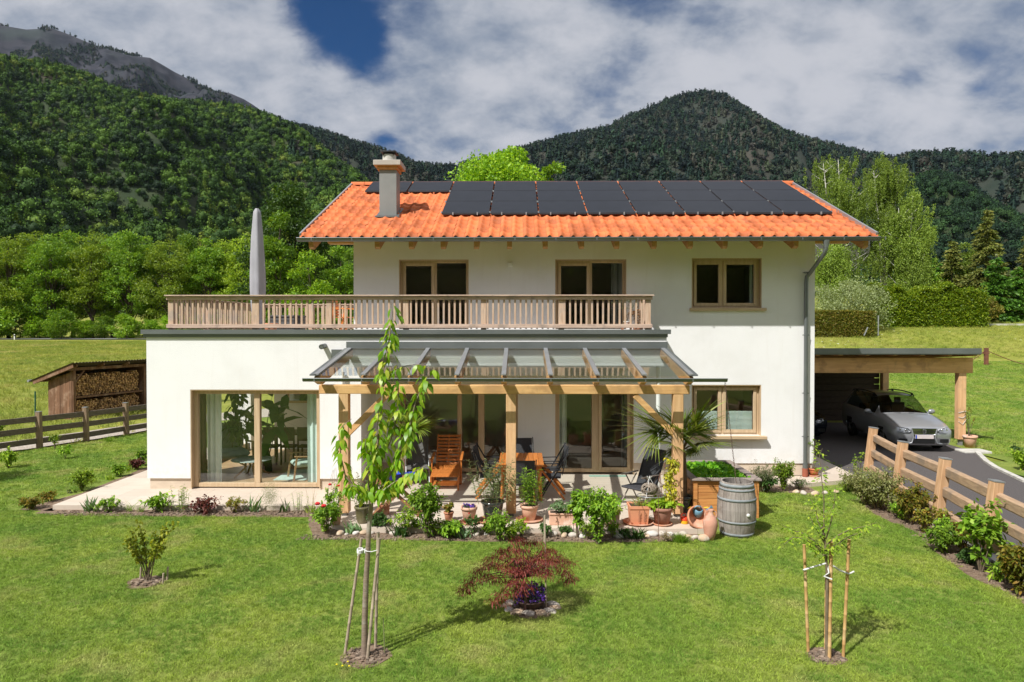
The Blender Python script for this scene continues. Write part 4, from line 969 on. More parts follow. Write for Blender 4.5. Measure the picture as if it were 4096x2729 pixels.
# birches on the right: white leaning stems with hanging foliage
def birch(label, D, T, Yd, wD, seed, stems, n=11000):
    b_ = GP(D, Yd, -.15); h = topz(D, T, Yd)-b_[2]; r = wD/2/1569*Yd; t_ = thing('birch_tree', label, 'tree', b_, 0, 'birches beyond the right end of the house'); g = rng(seed); q = random.Random(seed)
    mb = MB(); ends = []
    for (dx, hh) in stems:
        pts = [Vector((dx*r*(z_**1.2), q.uniform(-.2, .2), z_*h*hh)) for z_ in (0, .2, .4, .6, .8, .97)]
        mb.tube(pts, [.17, .15, .12, .09, .06, .03], 7)
        for k in range(24):
            z_ = q.uniform(.25, .95); p = Vector((dx*r*z_**1.2, 0, z_*h*hh)); a = q.uniform(0, 6.28); L_ = r*q.uniform(.25, .85)*(1.15-z_*.55)
            e = p+Vector((math.cos(a)*L_, math.sin(a)*L_, L_*q.uniform(.4, 1.1))); mb.tube([p, p.lerp(e, .5)+Vector((0, 0, -.1)), e], [.045, .03, .012], 4, cap=False); ends.append(tuple(e)); ends.append(tuple(p.lerp(e, .6)))
    lb(mb, 'trunk', m_birch, t_)
    C = np.array(ends); k = g.integers(0, len(C), n)
    ns = 820; C = np.concatenate([C, C[C[:, 2] > h*.6]+np.array([0, 0, .5])]); so = C[g.integers(0, len(C), ns)]+g.normal(size=(ns, 3))*np.array([.38, .38, .22]); sl_ = g.uniform(.5, 2.3, ns); n = int(n*3.6); k = g.integers(0, ns, n); P = so[k]+g.normal(size=(n, 3))*np.array([.09, .09, .05]); P[:, 2] -= g.uniform(0, 1, n)*sl_[k]
    P[:, 2] = np.clip(P[:, 2], .4, None)
    V, F = leaf_quads(P, .14, g, .6, D=np.array([[0, 0, -1.2]])); part(npobj('crown', V, F, L_birch), t_)
birch('slender white birch nearest the house, thin top over the roof', 1925, 352, 72, 130, 201, [(-.55, .97), (.0, 1.0), (.25, .9), (.55, .82)], 13000)
birch('broad weeping birch, the tallest of the group, right of the slender one', 2030, 362, 74, 135, 202, [(-.35, .95), (.1, 1.0), (.5, .9)], 15000)
birch('lower weeping birch at the right end of the birch group', 2080, 440, 71, 115, 203, [(-.3, .9), (.3, 1.0), (.7, .7)], 12000)
birch('young birch with white stem in front of the tall ones', 1905, 560, 70, 90, 204, [(0, .95), (.5, .85)], 7000)
birch('small weeping birch left of the dark spruces', 2095, 555, 70, 70, 205, [(0, 1.0), (.5, .8)], 6000)
tree_px('shrub', 'round grey green willow bush behind the clipped hedges', 'shrub', 1952, 643, 63, 150, 110, L_willow, n=16000, leaf=.15, cb=.02, trunk=.07)
# conifers
def con(label, D, T, Yd, wD, seed, lm, n): b_ = GP(D, Yd, -.1); h = topz(D, T, Yd)-b_[2]; conifer('spruce_tree', label, b_, h, wD/2/1569*Yd, seed, lm, n, group='conifers on the right')
con('tall brownish spruce with pointed top on the right', 2265, 478, 74, 120, 301, L_spruce, 17000)
con('smaller olive spruce left of the tall brownish one', 2186, 553, 76, 95, 302, L_spruce, 10000)
con('dark green spruce in front, right of the tall brown one', 2288, 585, 70, 105, 303, L_spruce2, 15000)
con('brown spruce cut off by the right edge of the view', 2368, 500, 76, 110, 304, L_spruce, 12000)
con('low green spruce at the right edge of the view', 2338, 612, 70, 95, 305, L_spruce2, 12000)
con('light young spruce between the birches and the dark spruces', 2150, 590, 80, 60, 306, L_spruce2, 7000)
for i, (D, T, w_, lm_) in enumerate(((2118, 608, 80, L_beech), (2215, 560, 60, L_birch), (2232, 618, 60, L_willow), (2172, 625, 66, L_bright))):
    tree_px('shrub', ['mid green bush beyond the clipped hedge, next to the birches', 'pale thin tree between the two brown spruces', 'pale bush in front of the tall brown spruce', 'bright bush beyond the middle of the clipped hedge'][i], 'shrub', D, T, 78, w_, 320+i, lm_, n=7000, leaf=.22, cb=.04, trunk=.08)
tree_px('shrub', 'reddish brown bush at the right end of the clipped hedge', 'shrub', 2272, 678, 68, 40, 330, L_brown, n=3500, leaf=.15, cb=.03, trunk=.05)
# hedges
def hedge(name, label, D0, D1, T, Yd, dep, seed, lm, n, leaf=.14, lump=.25, box_=False):
    x0 = at(D0*1.7407, 1300, Y=Yd).x; x1 = at(D1*1.7407, 1300, Y=Yd).x; xm = (x0+x1)/2; zb = float(G(xm, Yd))-.1; h = topz((D0+D1)/2, T, Yd)-zb
    t_ = thing(name, label, 'hedge', (xm, Yd, zb)); g = rng(seed); W_ = (x1-x0)/2
    u = g.uniform(-1, 1, n); f_ = g.uniform(0, 1, n); x = u*W_; top_ = f_ < .35
    bulge = 1+lump*.35*np.sin(x*1.9+seed)*np.sin(x*.83)
    z = np.where(top_, h*bulge, g.uniform(.02, 1, n)*h*bulge); y = np.where(top_, g.uniform(0, dep, n), 0)
    rnd_ = np.clip((z/h-.75)/.25, 0, 1)**2; y = np.where(top_, y, rnd_*dep*(.08 if box_ else .35))
    y = y+g.normal(size=n)*(.05 if box_ else .16); z = z+g.normal(size=n)*(.03 if box_ else .12); x = x+g.normal(size=n)*.08
    e = g.uniform(0, 1, n) < dep/(2*W_+dep)*.5; x = np.where(e & ~top_, np.sign(u)*W_, x); y = np.where(e & ~top_, g.uniform(0, dep, n), y)
    P = np.stack([x, y, np.maximum(z, .03)], 1); V, F = leaf_quads(P, leaf, g, .5, D=np.array([[0, -.5, .25]]))
    part(npobj('foliage', V, F, lm), t_)
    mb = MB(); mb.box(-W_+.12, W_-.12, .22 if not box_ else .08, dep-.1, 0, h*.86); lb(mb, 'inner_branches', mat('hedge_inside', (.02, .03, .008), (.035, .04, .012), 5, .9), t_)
    if not box_:
        for k in range(int(W_*2.2)): pass
    return t_
hedge('clipped_hedge', 'long clipped yellow green hedge beyond the carport', 2012, 2266, 668, 65, 1.6, 5, L_thuja, 60000, .20, .5)
hedge('clipped_hedge', 'lower brownish clipped hedge at the corner behind the house', 1840, 2008, 717, 59, 1.3, 6, L_brown, 26000, .15, .06, True)
# dark garden trees and hedge on the camera's own side, seen as reflections in the panes
for i, (x, y, h, r) in enumerate(((-30, -22, 20, 6), (-21, -26, 22, 7), (-12, -23, 19, 6), (-4, -27, 23, 7), (5, -22, 20, 6), (13, -27, 23, 7), (22, -23, 20, 6.5), (31, -25, 21, 7))):
    if i == 0: BT = crown_tree('garden_tree', 'garden tree on the near side, first from the left among the reflected ones', 'tree', (x, y, -.1), h, r, 400, L_dark, n=9000, leaf=.75, cb=.05, group='trees reflected in the panes')
    else: dup(BT, (x, y, -.1), i*1.3, 'garden tree on the near side, %s from the left among the reflected ones' % ord_(i), None, (r/6, r/6, h/20))
# ================= OBJECTS
m_terra = mat('terracotta', (.52, .23, .13), (.44, .18, .10), 5, .85, .2, c3=(.60, .38, .27), s3=3.0)
m_terra_p = mat('pale_terracotta', (.66, .40, .28), (.58, .30, .20), 4, .85, .2, c3=(.72, .58, .48), s3=4)
m_glaze_o = mat('olive_glaze', (.13, .115, .055), (.17, .15, .08), 3, .25, 0, spec=.5)
m_glaze_b = mat('dark_glaze', (.03, .035, .03), (.055, .06, .045), 3, .12, 0, spec=.6)
m_earth = mat('potting_soil', (.05, .035, .025), (.09, .065, .045), 20, .95, .5)
m_teak = mat('oiled_hardwood', (.62, .215, .05), (.50, .15, .032), 4, .42, .1, st=(7, 7, .8), island=.22)
m_teak2 = mat('brown_hardwood', (.33, .16, .075), (.25, .12, .055), 4, .55, .1, st=(6, 6, 1), island=.2)
m_sling = mat('charcoal_sling_fabric', (.040, .040, .046), (.055, .055, .062), 60, .8, .2)
m_wick = mat('grey_wicker', (.10, .095, .095), (.19, .18, .17), 70, .8, .6)
m_alu = mat('bronze_aluminium_frame', (.20, .165, .14), (.24, .20, .17), 4, .4, 0, metal=.4)
m_silver = mat('silver_aluminium', (.45, .45, .45), (.5, .5, .5), 4, .35, 0, metal=.6)
m_blue = mat('blue_glaze', (.02, .04, .35), (.03, .06, .45), 3, .3)
m_cover = mat('parasol_cover_fabric', (.31, .305, .335), (.36, .355, .385), 3, .8, .25, 14, st=(2, 2, .5))
m_greyb = mat('grey_plastic', (.075, .075, .078), (.10, .10, .10), 6, .6)
m_olwood = mat('old_brown_boards', (.13, .065, .035), (.20, .105, .06), 4, .85, .4, st=(8, 8, .5), island=.5, c3=(.28, .18, .12), s3=2)
m_old = mat('weathered_grey_rail', (.115, .09, .07), (.17, .135, .105), 4, .85, .4, st=(5, 1, 8), detail=7, island=.25)
m_oldp = mat('weathered_fence_post', (.20, .135, .085), (.28, .20, .13), 4, .85, .4, st=(8, 8, .6), detail=7, island=.25)
m_fr = mat('new_fence_rail', (.44, .30, .19), (.34, .225, .14), 3, .75, .4, st=(6, .8, 8), detail=7, c3=(.25, .19, .14), s3=1.8, island=.15)
m_fp = mat('new_fence_post', (.56, .35, .20), (.46, .27, .14), 3, .7, .2, st=(8, 8, .6), detail=6, island=.15)
m_string = mat('white_string', (.75, .75, .73), None, 3, .8)
def B(sx, sy, z=0.0): return at(sx, sy, Z=z)
# ---- balcony things
t_ = thing('closed_parasol', 'tall closed parasol in a light grey cover standing on the balcony', 'parasol', (px_(592, 17.2), 17.2, 3.462))
mb = MB(); g_ = random.Random(4); prof = [(.05, .06), (.10, .2), (.16, .7), (.18, 1.2), (.168, 1.8), (.14, 2.4), (.10, 2.9), (.078, 3.1), (.03, 3.15)]
n = 24; V = []; Fc = []
steps = 40
for i in range(steps+1):
    z = .06+(3.14-.06)*i/steps; r = np.interp(z, [p[1] for p in prof], [p[0] for p in prof])
    for k in range(n):
        a = 2*math.pi*k/n; rr = r*(1+.11*math.sin(a*5+z*.5)+.04*math.sin(a*11-z*1.5)+.012*math.sin(z*13+a*2)); V.append((rr*math.cos(a), rr*math.sin(a), z))
for i in range(steps):
    for k in range(n): Fc.append((i*n+k, i*n+(k+1) % n, (i+1)*n+(k+1) % n, (i+1)*n+k))
mb.arr(V, Fc, True); mb._add(V[-n:], [tuple(range(n))]); lb(mb, 'cover', m_cover, t_)
mb = MB(); mb.tube([(0, 0, 0), (0, 0, .2)], .03, 8); mb.box(-.3, .3, -.3, .3, 0, .05, .01); lb(mb, 'base', m_greyb, t_)
t_ = thing('storage_box', 'dark grey slatted storage box on the balcony right of the parasol', 'storage box', (px_(662, 18.4), 18.4, 3.462))
mb = MB(); mb.box(-.40, .40, -.25, .25, 0, .42, .01)
for i in range(4): mb.box(-.405, .405, -.262, -.25, .03+i*.1, .10+i*.1)
lb(mb, 'body', m_greyb, t_); mb = MB(); mb.box(-.43, .43, -.28, .28, .42, .47, .01); lb(mb, 'lid', m_greyb, t_)
def garden_chair_wood(name, label, loc, rz, m):
    t_ = thing(name, label, 'chair', loc, rz)
    for sx in (-.25, .25):
        mb = MB(); mb.beam((sx, -.25, 0), (sx, -.22, .62), .04, .045); lb(mb, 'leg', m, t_)
        mb = MB(); mb.beam((sx, .30, 0), (sx, .12, .62), .04, .045); lb(mb, 'leg', m, t_)
        mb = MB(); mb.beam((sx, -.30, .63), (sx, .28, .66), .06, .03); lb(mb, 'armrest', m, t_)
    mb = MB()
    for i in range(7): mb.box(-.23, .23, -.24+i*.07, -.19+i*.07, .40, .42)
    lb(mb, 'seat', m, t_); mb = MB()
    for i in range(7): y = .22+i*.025; mb.box(-.22, .22, y, y+.02, .46+i*.07, .51+i*.07)
    lb(mb, 'backrest', m, t_); return t_
garden_chair_wood('wooden_chair', 'orange wooden chair on the balcony behind the railing', (px_(790, 18.0), 18.0, 3.462), 1.2, m_teak)
# pots ------------------------------------------------
def pot(name, label, x, y, z, r, h, m, kind='round', saucer=0, group=None, cat_='flower pot', soil=True, rz=0.0):
    t_ = thing(name, label, cat_, (x, y, z), rz, group); z0 = 0
    if saucer:
        mb = MB(); mb.lathe([(saucer*.8, 0), (saucer, .035), (saucer-.02, .04), (saucer*.8, .018), (.01, .018)], n=24, closed=True); mb.lathe([(.01, 0.001), (saucer*.8, .0)], n=24, closed=True); lb(mb, 'saucer', m_terra, t_); z0 = .02
    mb = MB()
    if kind == 'round': pr = [(.01, z0), (r*.66, z0), (r*.93, h*.80), (r*.93, h*.82), (r*1.03, h*.82), (r*1.05, h*.90), (r*1.03, h), (r*.92, h), (r*.88, h*.88), (.01, h*.88)]
    elif kind == 'bowl': pr = [(.01, z0), (r*.55, z0), (r*.80, h*.35), (r*.93, h*.75), (r*.95, h*.88), (r*1.07, h*.93), (r*1.07, h), (r*.93, h), (r*.88, h*.88), (.01, h*.88)]
    elif kind == 'jar': pr = [(.01, z0), (r*.62, z0), (r*.72, h*.1), (r*.88, h*.5), (r*.95, h*.82), (r*1.05, h*.86), (r*1.08, h*.93), (r*1.02, h), (r*.92, h), (r*.88, h*.9), (.01, h*.9)]
    if kind in ('round', 'bowl', 'jar'): mb.lathe(pr, n=28, closed=True)
    elif kind == 'square':
        f_ = lambda s_, z: [(-s_, -s_, z), (s_, -s_, z), (s_, s_, z), (-s_, s_, z)]
        lv = [f_(r*.82, z0), f_(r*.96, h*.84), f_(r*1.03, h*.86), f_(r*1.03, h), f_(r*.9, h), f_(r*.86, h*.88)]
        vs = [p for l in lv for p in l]; fs = [(3, 2, 1, 0)]+[(i*4+k, i*4+(k+1) % 4, (i+1)*4+(k+1) % 4, (i+1)*4+k) for i in range(5) for k in range(4)]+[(20, 21, 22, 23)]
        mb._add(vs, fs)
    elif kind == 'trough':
        w_, d_ = r, r*.36
        mb.box(-w_, w_, -d_, d_, z0, h*.86, .01); mb.box(-w_-.015, w_+.015, -d_-.015, d_+.015, h*.84, h, .008)
    lb(mb, 'pot', m, t_)
    if soil:
        mb = MB()
        if kind == 'square': mb.box(-r*.84, r*.84, -r*.84, r*.84, h*.90, h*.93)
        elif kind == 'trough': mb.box(-r*.94, r*.94, -r*.30, r*.30, h*.95, h*1.01)
        else: mb.lathe([(r*.89, h*.91), (.01, h*.925)], n=20, closed=True)
        lb(mb, 'soil', m_earth, t_)
    return t_
def pot_px(name, label, cx, ybase, wpx, hpx, m, kind='round', saucer=0, z=0.0, **k):
    p = B(cx, ybase, z); s_ = 1/pxm(p.y); r = wpx*s_/2/1.05; return pot(name, label, p.x, p.y+r, z, r, hpx*s_*1.02, m, kind, saucer, **k)
POTS = {}
G1 = 'pots along the terrace edge'
def pp(key, *a, **k): POTS[key] = pot_px(*a, **k); return POTS[key]
pp('olive', 'flower_pot', 'big olive green glazed pot right of the left timber post', 1443, 2100, 66, 68, m_glaze_o, 'jar', group=G1)
pp('sq1', 'flower_pot', 'small square terracotta pot under the crossed legs of the wooden trestle', 1536, 2062, 38, 40, m_terra, 'square', group=G1)
pp('small', 'flower_pot', 'small brown terracotta pot between the bushes, left of the pansy pot', 1793, 2088, 42, 36, m_terra, group=G1)
pp('pansy', 'flower_pot', 'pale pink terracotta pot of violet pansies on the terrace', 1874, 2102, 68, 68, m_terra_p, 'round', saucer=.19, group=G1)
pp('black', 'flower_pot', 'large black glazed pot with oleander left of the middle post', 1969, 2098, 96, 82, m_glaze_b, 'bowl', saucer=.30, group=G1)
pp('mid', 'flower_pot', 'banded terracotta pot with oleander right of the middle post', 2118, 2092, 76, 64, m_terra_p, 'round', saucer=.26, group=G1)
pp('tr1', 'planter_trough', 'long low terracotta trough behind the bed, right of the banded pot', 2256, 2112, 118, 48, m_terra_p, 'trough', group=G1)
pp('tr2', 'planter_trough', 'terracotta trough behind the tallest green bush in the bed', 2450, 2110, 66, 68, m_terra_p, 'square', group=G1)
pp('sq2', 'flower_pot', 'square orange terracotta pot with dark lettering on a wide saucer', 2560, 2104, 84, 76, mat('orange_terracotta', (.70, .31, .17), (.62, .26, .14), 4, .85), 'square', saucer=.29, group=G1)
pp('brown', 'flower_pot', 'brown banded pot with yellow climber beside the right timber post', 2657, 2110, 88, 72, mat('brown_clay', (.34, .17, .12), (.28, .13, .09), 5, .8), 'round', saucer=.19, group=G1)
pp('rose', 'flower_pot', 'weathered pot behind the red rose bush at the left bed', 1340, 2104, 46, 50, m_terra_p, group=G1)
# the dark marks pressed into the square pot
mb = MB(); o = POTS['sq2']; hh = .32
m_mark = mat('dark_lettering', (.05, .03, .03), None, 3, .8)
mb = MB(); q = random.Random(3)
for c0 in (-.01, .085):
    for i in range(8):
        z = .06+i*.028; xx = c0+q.uniform(-.004, .004); k_ = i % 4
        yf = -.163-.045*(z/.3)
        if k_ in (0, 2): mb.box(xx-.012, xx-.008, yf-.004, yf, z, z+.02); mb.box(xx+.008, xx+.012, yf-.004, yf, z, z+.02); mb.box(xx-.008, xx+.008, yf-.004, yf, z+.008, z+.012)
        else: mb.box(xx-.012, xx+.012, yf-.004, yf, z, z+.004); mb.box(xx-.012, xx-.008, yf-.004, yf, z+.004, z+.018); mb.box(xx-.012, xx+.01, yf-.004, yf, z+.018, z+.021)
lb(mb, 'lettering', m_mark, o)
p = B(3252, 1905); pot('flower_pot', 'orange plastic pot at the foot of the grey downpipe', p.x+.02, p.y, -.005, .12, .20, mat('orange_plastic', (.55, .17, .07), None, 4, .6), 'round', saucer=.13); PC = p
p = B(3888, 1792, -.1); pot('flower_pot', 'ribbed terracotta pot standing against the right carport post', p.x-.0, p.y+.1, -.1, .20, .37, m_terra_p, 'round'); PCar = p
# small balcony pots at the right end
pot('flower_pot', 'white pot with a small olive tree at the right end of the balcony', px_(1440, 16.0), 16.0, 3.62, .07, .12, m_white); pot('flower_pot', 'brown pot with a russet shrub at the right end of the balcony', px_(1466, 15.95), 15.95, 3.462, .13, .18, m_terra)
pot('flower_pot', 'terracotta pot at the foot of the parasol on the balcony', px_(622, 16.6), 16.6, 3.462, .17, .24, m_terra)
t_ = thing('plant_stool', 'small brown wooden stool under the white pot on the balcony', 'stool', (px_(1440, 16.0), 16.0, 3.462)); mb = MB(); mb.box(-.12, .12, -.12, .12, .13, .158); lb(mb, 'seat', m_terra, t_)
for a, b2 in ((-.1, -.1), (.1, -.1), (.1, .1), (-.1, .1)): mb = MB(); mb.box(a-.012, a+.012, b2-.012, b2+.012, 0, .13); lb(mb, 'leg', m_terra, t_)
# ---- raised bed
bp = B(2779, 2075, -.09); bx0 = at(1593*1.7407, 2070, Y=13.15).x; bx1 = at(1741*1.7407, 2070, Y=13.15).x; by0, by1 = 13.15, 15.0
bt = .68; t_ = thing('raised_bed', 'larch raised garden bed with grey cap boards beside the patio roof', 'raised bed', ((bx0+bx1)/2, (by0+by1)/2, -.09)); W_ = (bx1-bx0)/2; Dp = (by1-by0)/2
m_lb = mat('raised_bed_larch', (.58, .27, .085), (.48, .20, .06), 3, .6, .15, st=(.8, .8, 8), detail=6, island=.25)
bh = bt+.09
for (a, b2, c, d, nm) in ((-W_, W_, -Dp, -Dp+.04, 0), (-W_, W_, Dp-.04, Dp, 0), (-W_, -W_+.04, -Dp+.04, Dp-.04, 0), (W_-.04, W_, -Dp+.04, Dp-.04, 0)):
    mb = MB(); nb_ = 6; hb = (bh-.05)/nb_
    for i in range(nb_): mb.box(a+.002, b2-.002, c+.002, d-.002, i*hb+.003, (i+1)*hb-.003, .004)
    lb(mb, 'side_board', m_lb, t_)
for a in (-1, 1):
    for b2 in (-1, 1):
        mb = MB(); x_ = a*(W_-.03); y_ = b2*(Dp+.008); mb.box(x_-.045, x_+.045, y_-.015, y_+.015, 0, bh-.05); lb(mb, 'corner_post', m_lb, t_)
    mb = MB(); mb.box(a*W_-.012 if a > 0 else a*W_-.012, a*W_+.012, -.04, .04, 0, bh-.05); lb(mb, 'corner_post', m_lb, t_)
m_cap = mat('grey_cap_board', (.30, .245, .21), (.24, .195, .17), 4, .8, .3, st=(1, 1, 6), island=.2)
for (a, b2, c, d) in ((-W_-.06, W_+.06, -Dp-.06, -Dp+.10), (-W_-.06, W_+.06, Dp-.10, Dp+.06), (-W_-.06, -W_+.10, -Dp+.102, Dp-.102), (W_-.10, W_+.06, -Dp+.102, Dp-.102)):
    mb = MB(); mb.box(a, b2, c, d, bh-.048, bh-.01, .005); lb(mb, 'cap_board', m_cap, t_)
mb = MB(); mb.box(-W_+.045, W_-.045, -Dp+.045, Dp-.045, .1, bh-.19); lb(mb, 'soil', m_earth, t_)
BED = (bx0+.12, bx1-.12, by0+.12, by1-.12, bt-.17)
# ---- barrel
p = B(1693*1.7407, 2160, -.1); t_ = thing('oak_barrel', 'weathered grey oak rain barrel with metal hoops on the lawn', 'barrel', (p.x, 12.12, -.098)); BX = p.x = at(1693*1.7407, 2000, Y=12.12).x
t_.location.x = BX
def br_(z): return .275+.062*math.sin(math.pi*min(1, max(0, z/.95)))
mb = MB(); ns = 26; q = random.Random(9)
for k in range(ns):
    a0 = 2*math.pi*k/ns+.004; a1 = 2*math.pi*(k+1)/ns-.004; dr = q.uniform(-.002, .002); vs = []; zs = [0, .16, .32, .48, .64, .80, .95]
    for z in zs:
        for a in (a0, (a0+a1)/2, a1): vs.append(((br_(z)+dr)*math.cos(a), (br_(z)+dr)*math.sin(a), z))
    fs = [(i*3+j, i*3+j+1, i*3+j+4, i*3+j+3) for i in range(6) for j in range(2)]
    o_ = len(vs)
    for z in (.95, .80):
        for a in (a0, (a0+a1)/2, a1): vs.append(((br_(z)-.025)*math.cos(a), (br_(z)-.025)*math.sin(a), z))
    fs += [(18, 19, o_+1, o_), (19, 20, o_+2, o_+1), (o_, o_+1, o_+4, o_+3), (o_+1, o_+2, o_+5, o_+4)]
    mb._add(vs, fs)
lb(mb, 'staves', mat('silvered_oak', (.27, .235, .21), (.36, .32, .285), 4, .8, .5, st=(9, 9, .7), detail=7, island=.35, c3=(.20, .165, .14), s3=2.5), t_)
for z, w_ in ((.05, .05), (.27, .04), (.66, .045), (.83, .035), (.90, .055)):
    mb = MB(); mb.lathe([(br_(z-w_/2)+.003, z-w_/2), (br_(z-w_/2)+.007, z-w_/2), (br_(z+w_/2)+.007, z+w_/2), (br_(z+w_/2)+.003, z+w_/2)], n=40, closed=True); lb(mb, 'hoop', mat('galvanised_hoop', (.20, .225, .235), (.28, .30, .31), 6, .75, 0, metal=.1) if 'galvanised_hoop' not in MATS else MATS['galvanised_hoop'], t_)
mb = MB(); mb.lathe([(.28, .82), (.01, .82)], n=24, closed=True); lb(mb, 'water', mat('dark_water', (.01, .012, .012), None, 2, .05), t_)
mb = MB(); a = -1.28; mb.T = Matrix.Translation((br_(.45)*math.cos(a), br_(.45)*math.sin(a), .42)) @ Matrix.Rotation(a, 4, 'Z') @ Matrix.Rotation(math.pi/2, 4, 'Y'); mb.lathe([(.03, -.01), (.03, .012), (.022, .02), (.01, .021)], n=14); lb(mb, 'bung', m_white, t_)
# rain chain from the gutter's end into the barrel
p0 = Vector((gx1-.03, GY0-.06, gzz-.06)); p1 = Vector((BX, 12.14, .78)); mb = MB(); nL = 60
for i in range(nL):
    c = p0.lerp(p1, (i+.5)/nL); r_ = .022; ring = [c+Vector((r_*.5*math.cos(a)*(i % 2), r_*.5*math.cos(a)*((i+1) % 2), r_*math.sin(a))) for a in [math.pi/4*k for k in range(9)]]; mb.tube(ring, .003, 4, cap=False)
tag(mb.build('rain_chain', mat('rusty_chain', (.13, .08, .055), None, 3, .7)), 'thin rain chain hanging from the end of the patio gutter into the barrel', 'rain chain')
# jug, tipped pot, watering cans
p = B(2844, 2168, -.1); t_ = thing('clay_amphora', 'slim clay amphora with two handles leaning beside the barrel', 'amphora', (p.x, p.y+.08, -.1)); t_.rotation_euler = (R(-4), R(3), 0)
mb = MB(); mb.lathe([(.01, 0), (.06, .0), (.10, .12), (.125, .26), (.12, .34), (.085, .41), (.045, .45), (.042, .50), (.055, .53), (.045, .53), (.03, .48)], n=24, closed=True); lb(mb, 'body', mat('pink_clay', (.52, .27, .19), (.45, .21, .14), 4, .9, .3, c3=(.60, .40, .30), s3=5), t_)
for s_ in (-1, 1): mb = MB(); mb.tube([(s_*.045, 0, .50), (s_*.085, 0, .49), (s_*.10, 0, .44), (s_*.09, 0, .39)], .012, 8); lb(mb, 'handle', MATS['pink_clay'], t_)
p = B(2795, 2118, -.02); t_ = thing('tipped_pot', 'round clay bowl lying on its side on the edge stones', 'flower pot', (p.x, p.y+.16, .13)); t_.rotation_euler = (R(62), 0, R(12))
mb = MB(); mb.lathe([(.01, -.12), (.09, -.12), (.17, -.03), (.20, .06), (.215, .10), (.19, .12), (.17, .07), (.14, -.02), (.01, -.09)], n=28, closed=True); lb(mb, 'pot', m_terra, t_)
def can(label, col, loc, rz, s_=1.0, rose=None, tilt=0.0):
    m_ = mat('plastic_%d' % len(MATS), col, None, 3, .35); t_ = thing('watering_can', label, 'watering can', loc, rz, 'watering cans'); t_.rotation_euler.x = tilt; t_.scale = (s_,)*3
    mb = MB(); mb.lathe([(.01, 0), (.085, 0), (.09, .08), (.075, .16), (.06, .165), (.055, .12)], n=20, closed=True); lb(mb, 'body', m_, t_)
    mb = MB(); mb.tube([(.07, 0, .04), (.15, 0, .12), (.22, 0, .20)], [.022, .016, .012], 8); mb.tube([(.215, 0, .195), (.235, 0, .22)], [.015, .035], 10); lb(mb, 'spout', m_, t_)
    mb = MB(); mb.tube([(.04, 0, .16), (.02, 0, .235), (-.05, 0, .25), (-.11, 0, .18), (-.085, 0, .07)], .012, 8); lb(mb, 'handle', m_, t_); return t_
p = B(2738, 2094); can('small red and yellow toy watering can beside the post foot', (.75, .06, .02), (p.x, p.y, .0), .3, .75)
mb = MB(); mb.lathe([(.091*.75, 0.0), (.093*.75, .055)], (p.x, p.y, .005), n=20, closed=True); mb.lathe([(.093*.75, .055), (.06, .056)], (p.x, p.y, .005), n=20, closed=True); mb.build('yellow_base', mat('yellow_plastic', (.80, .42, .02), None, 3, .4), bpy.data.objects['watering_can'])
p = B(2830, 2105); can('yellow plastic watering can behind the tipped clay bowl', (.80, .50, .02), (p.x, p.y+.22, .0), 2.7, 1.15)
p = B(2796, 2095); can('pale blue watering can lying in the mouth of the clay bowl', (.16, .32, .42), (p.x-.04, p.y-.03, .18), .05, .95, tilt=R(38))
p = B(2760, 2040); t_ = thing('black_bucket', 'black plastic bucket in the shade behind the right post', 'bucket', (p.x+.02, p.y+.1, 0)); mb = MB(); mb.lathe([(.01, 0), (.10, 0), (.135, .28), (.145, .29), (.125, .29), (.11, .1)], n=20, closed=True); lb(mb, 'body', m_greyb, t_); mb = MB(); mb.tube([(-.13, 0, .28), (-.09, -.03, .36), (0, -.05, .40), (.09, -.03, .36), (.13, 0, .28)], .005, 5); lb(mb, 'handle', m_dark, t_)
# ---- edging stones
m_st = [mat('pale_stone', (.46, .41, .35), (.54, .49, .43), 6, .85, .5, 12, c3=(.42, .34, .27), s3=4), mat('tan_stone', (.50, .36, .24), (.58, .46, .33), 6, .85, .5, 12, c3=(.62, .56, .48), s3=5), mat('white_stone', (.54, .51, .46), (.60, .57, .53), 5, .8, .4, 12, c3=(.38, .34, .30), s3=6)]
def stone(label, x, y, z, r, seed, m, group, sq=(1.2, .9, .72)):
    q = random.Random(seed); mb = MB(); mb.ball((0, 0, 0), r, 14, 9, sq); of = q.uniform(0, 50)
    mb.v = [tuple(Vector(v)*(1+.32*noise.noise(Vector((v[0]/r*.9+of, v[1]/r*.9, v[2]/r*.9)))+.09*noise.noise(Vector((v[0]/r*2.6+of, v[1]/r*2.6, v[2]/r*2.6))))) for v in mb.v]
    o = mb.build('edging_stone', m); o.location = (x, y, z+r*.45); o.rotation_euler = (q.uniform(-.2, .2), q.uniform(-.2, .2), q.uniform(0, 6.3)); tag(o, label, 'stone', group); return o
ST = [(1363, 2122, 16, 1), (1387, 2128, 9, 0), (1424, 2124, 13, 2), (1458, 2120, 14, 1), (1488, 2124, 10, 0), (1570, 2128, 14, 0), (1632, 2128, 15, 1), (1905, 2132, 14, 0), (1945, 2128, 12, 2), (2212, 2132, 19, 0), (2256, 2136, 15, 1), (2292, 2136, 18, 0), (2332, 2140, 18, 2), (2472, 2138, 20, 2), (2512, 2140, 15, 0), (2590, 2138, 12, 1), (2608, 2128, 20, 2), (2648, 2130, 17, 0), (2680, 2132, 15, 2), (2706, 2130, 13, 0), (2736, 2130, 15, 0), (2752, 2138, 13, 1), (2780, 2142, 14, 0), (2818, 2150, 24, 1), (3185, 1962, 12, 1), (3215, 1968, 14, 0), (3262, 1972, 16, 1), (3300, 1968, 13, 0), (3345, 1962, 12, 1)]
land = {0: 'below the left rose pot', 2: 'in front of the olive glazed pot'}
wh = ['pale', 'tan', 'white']
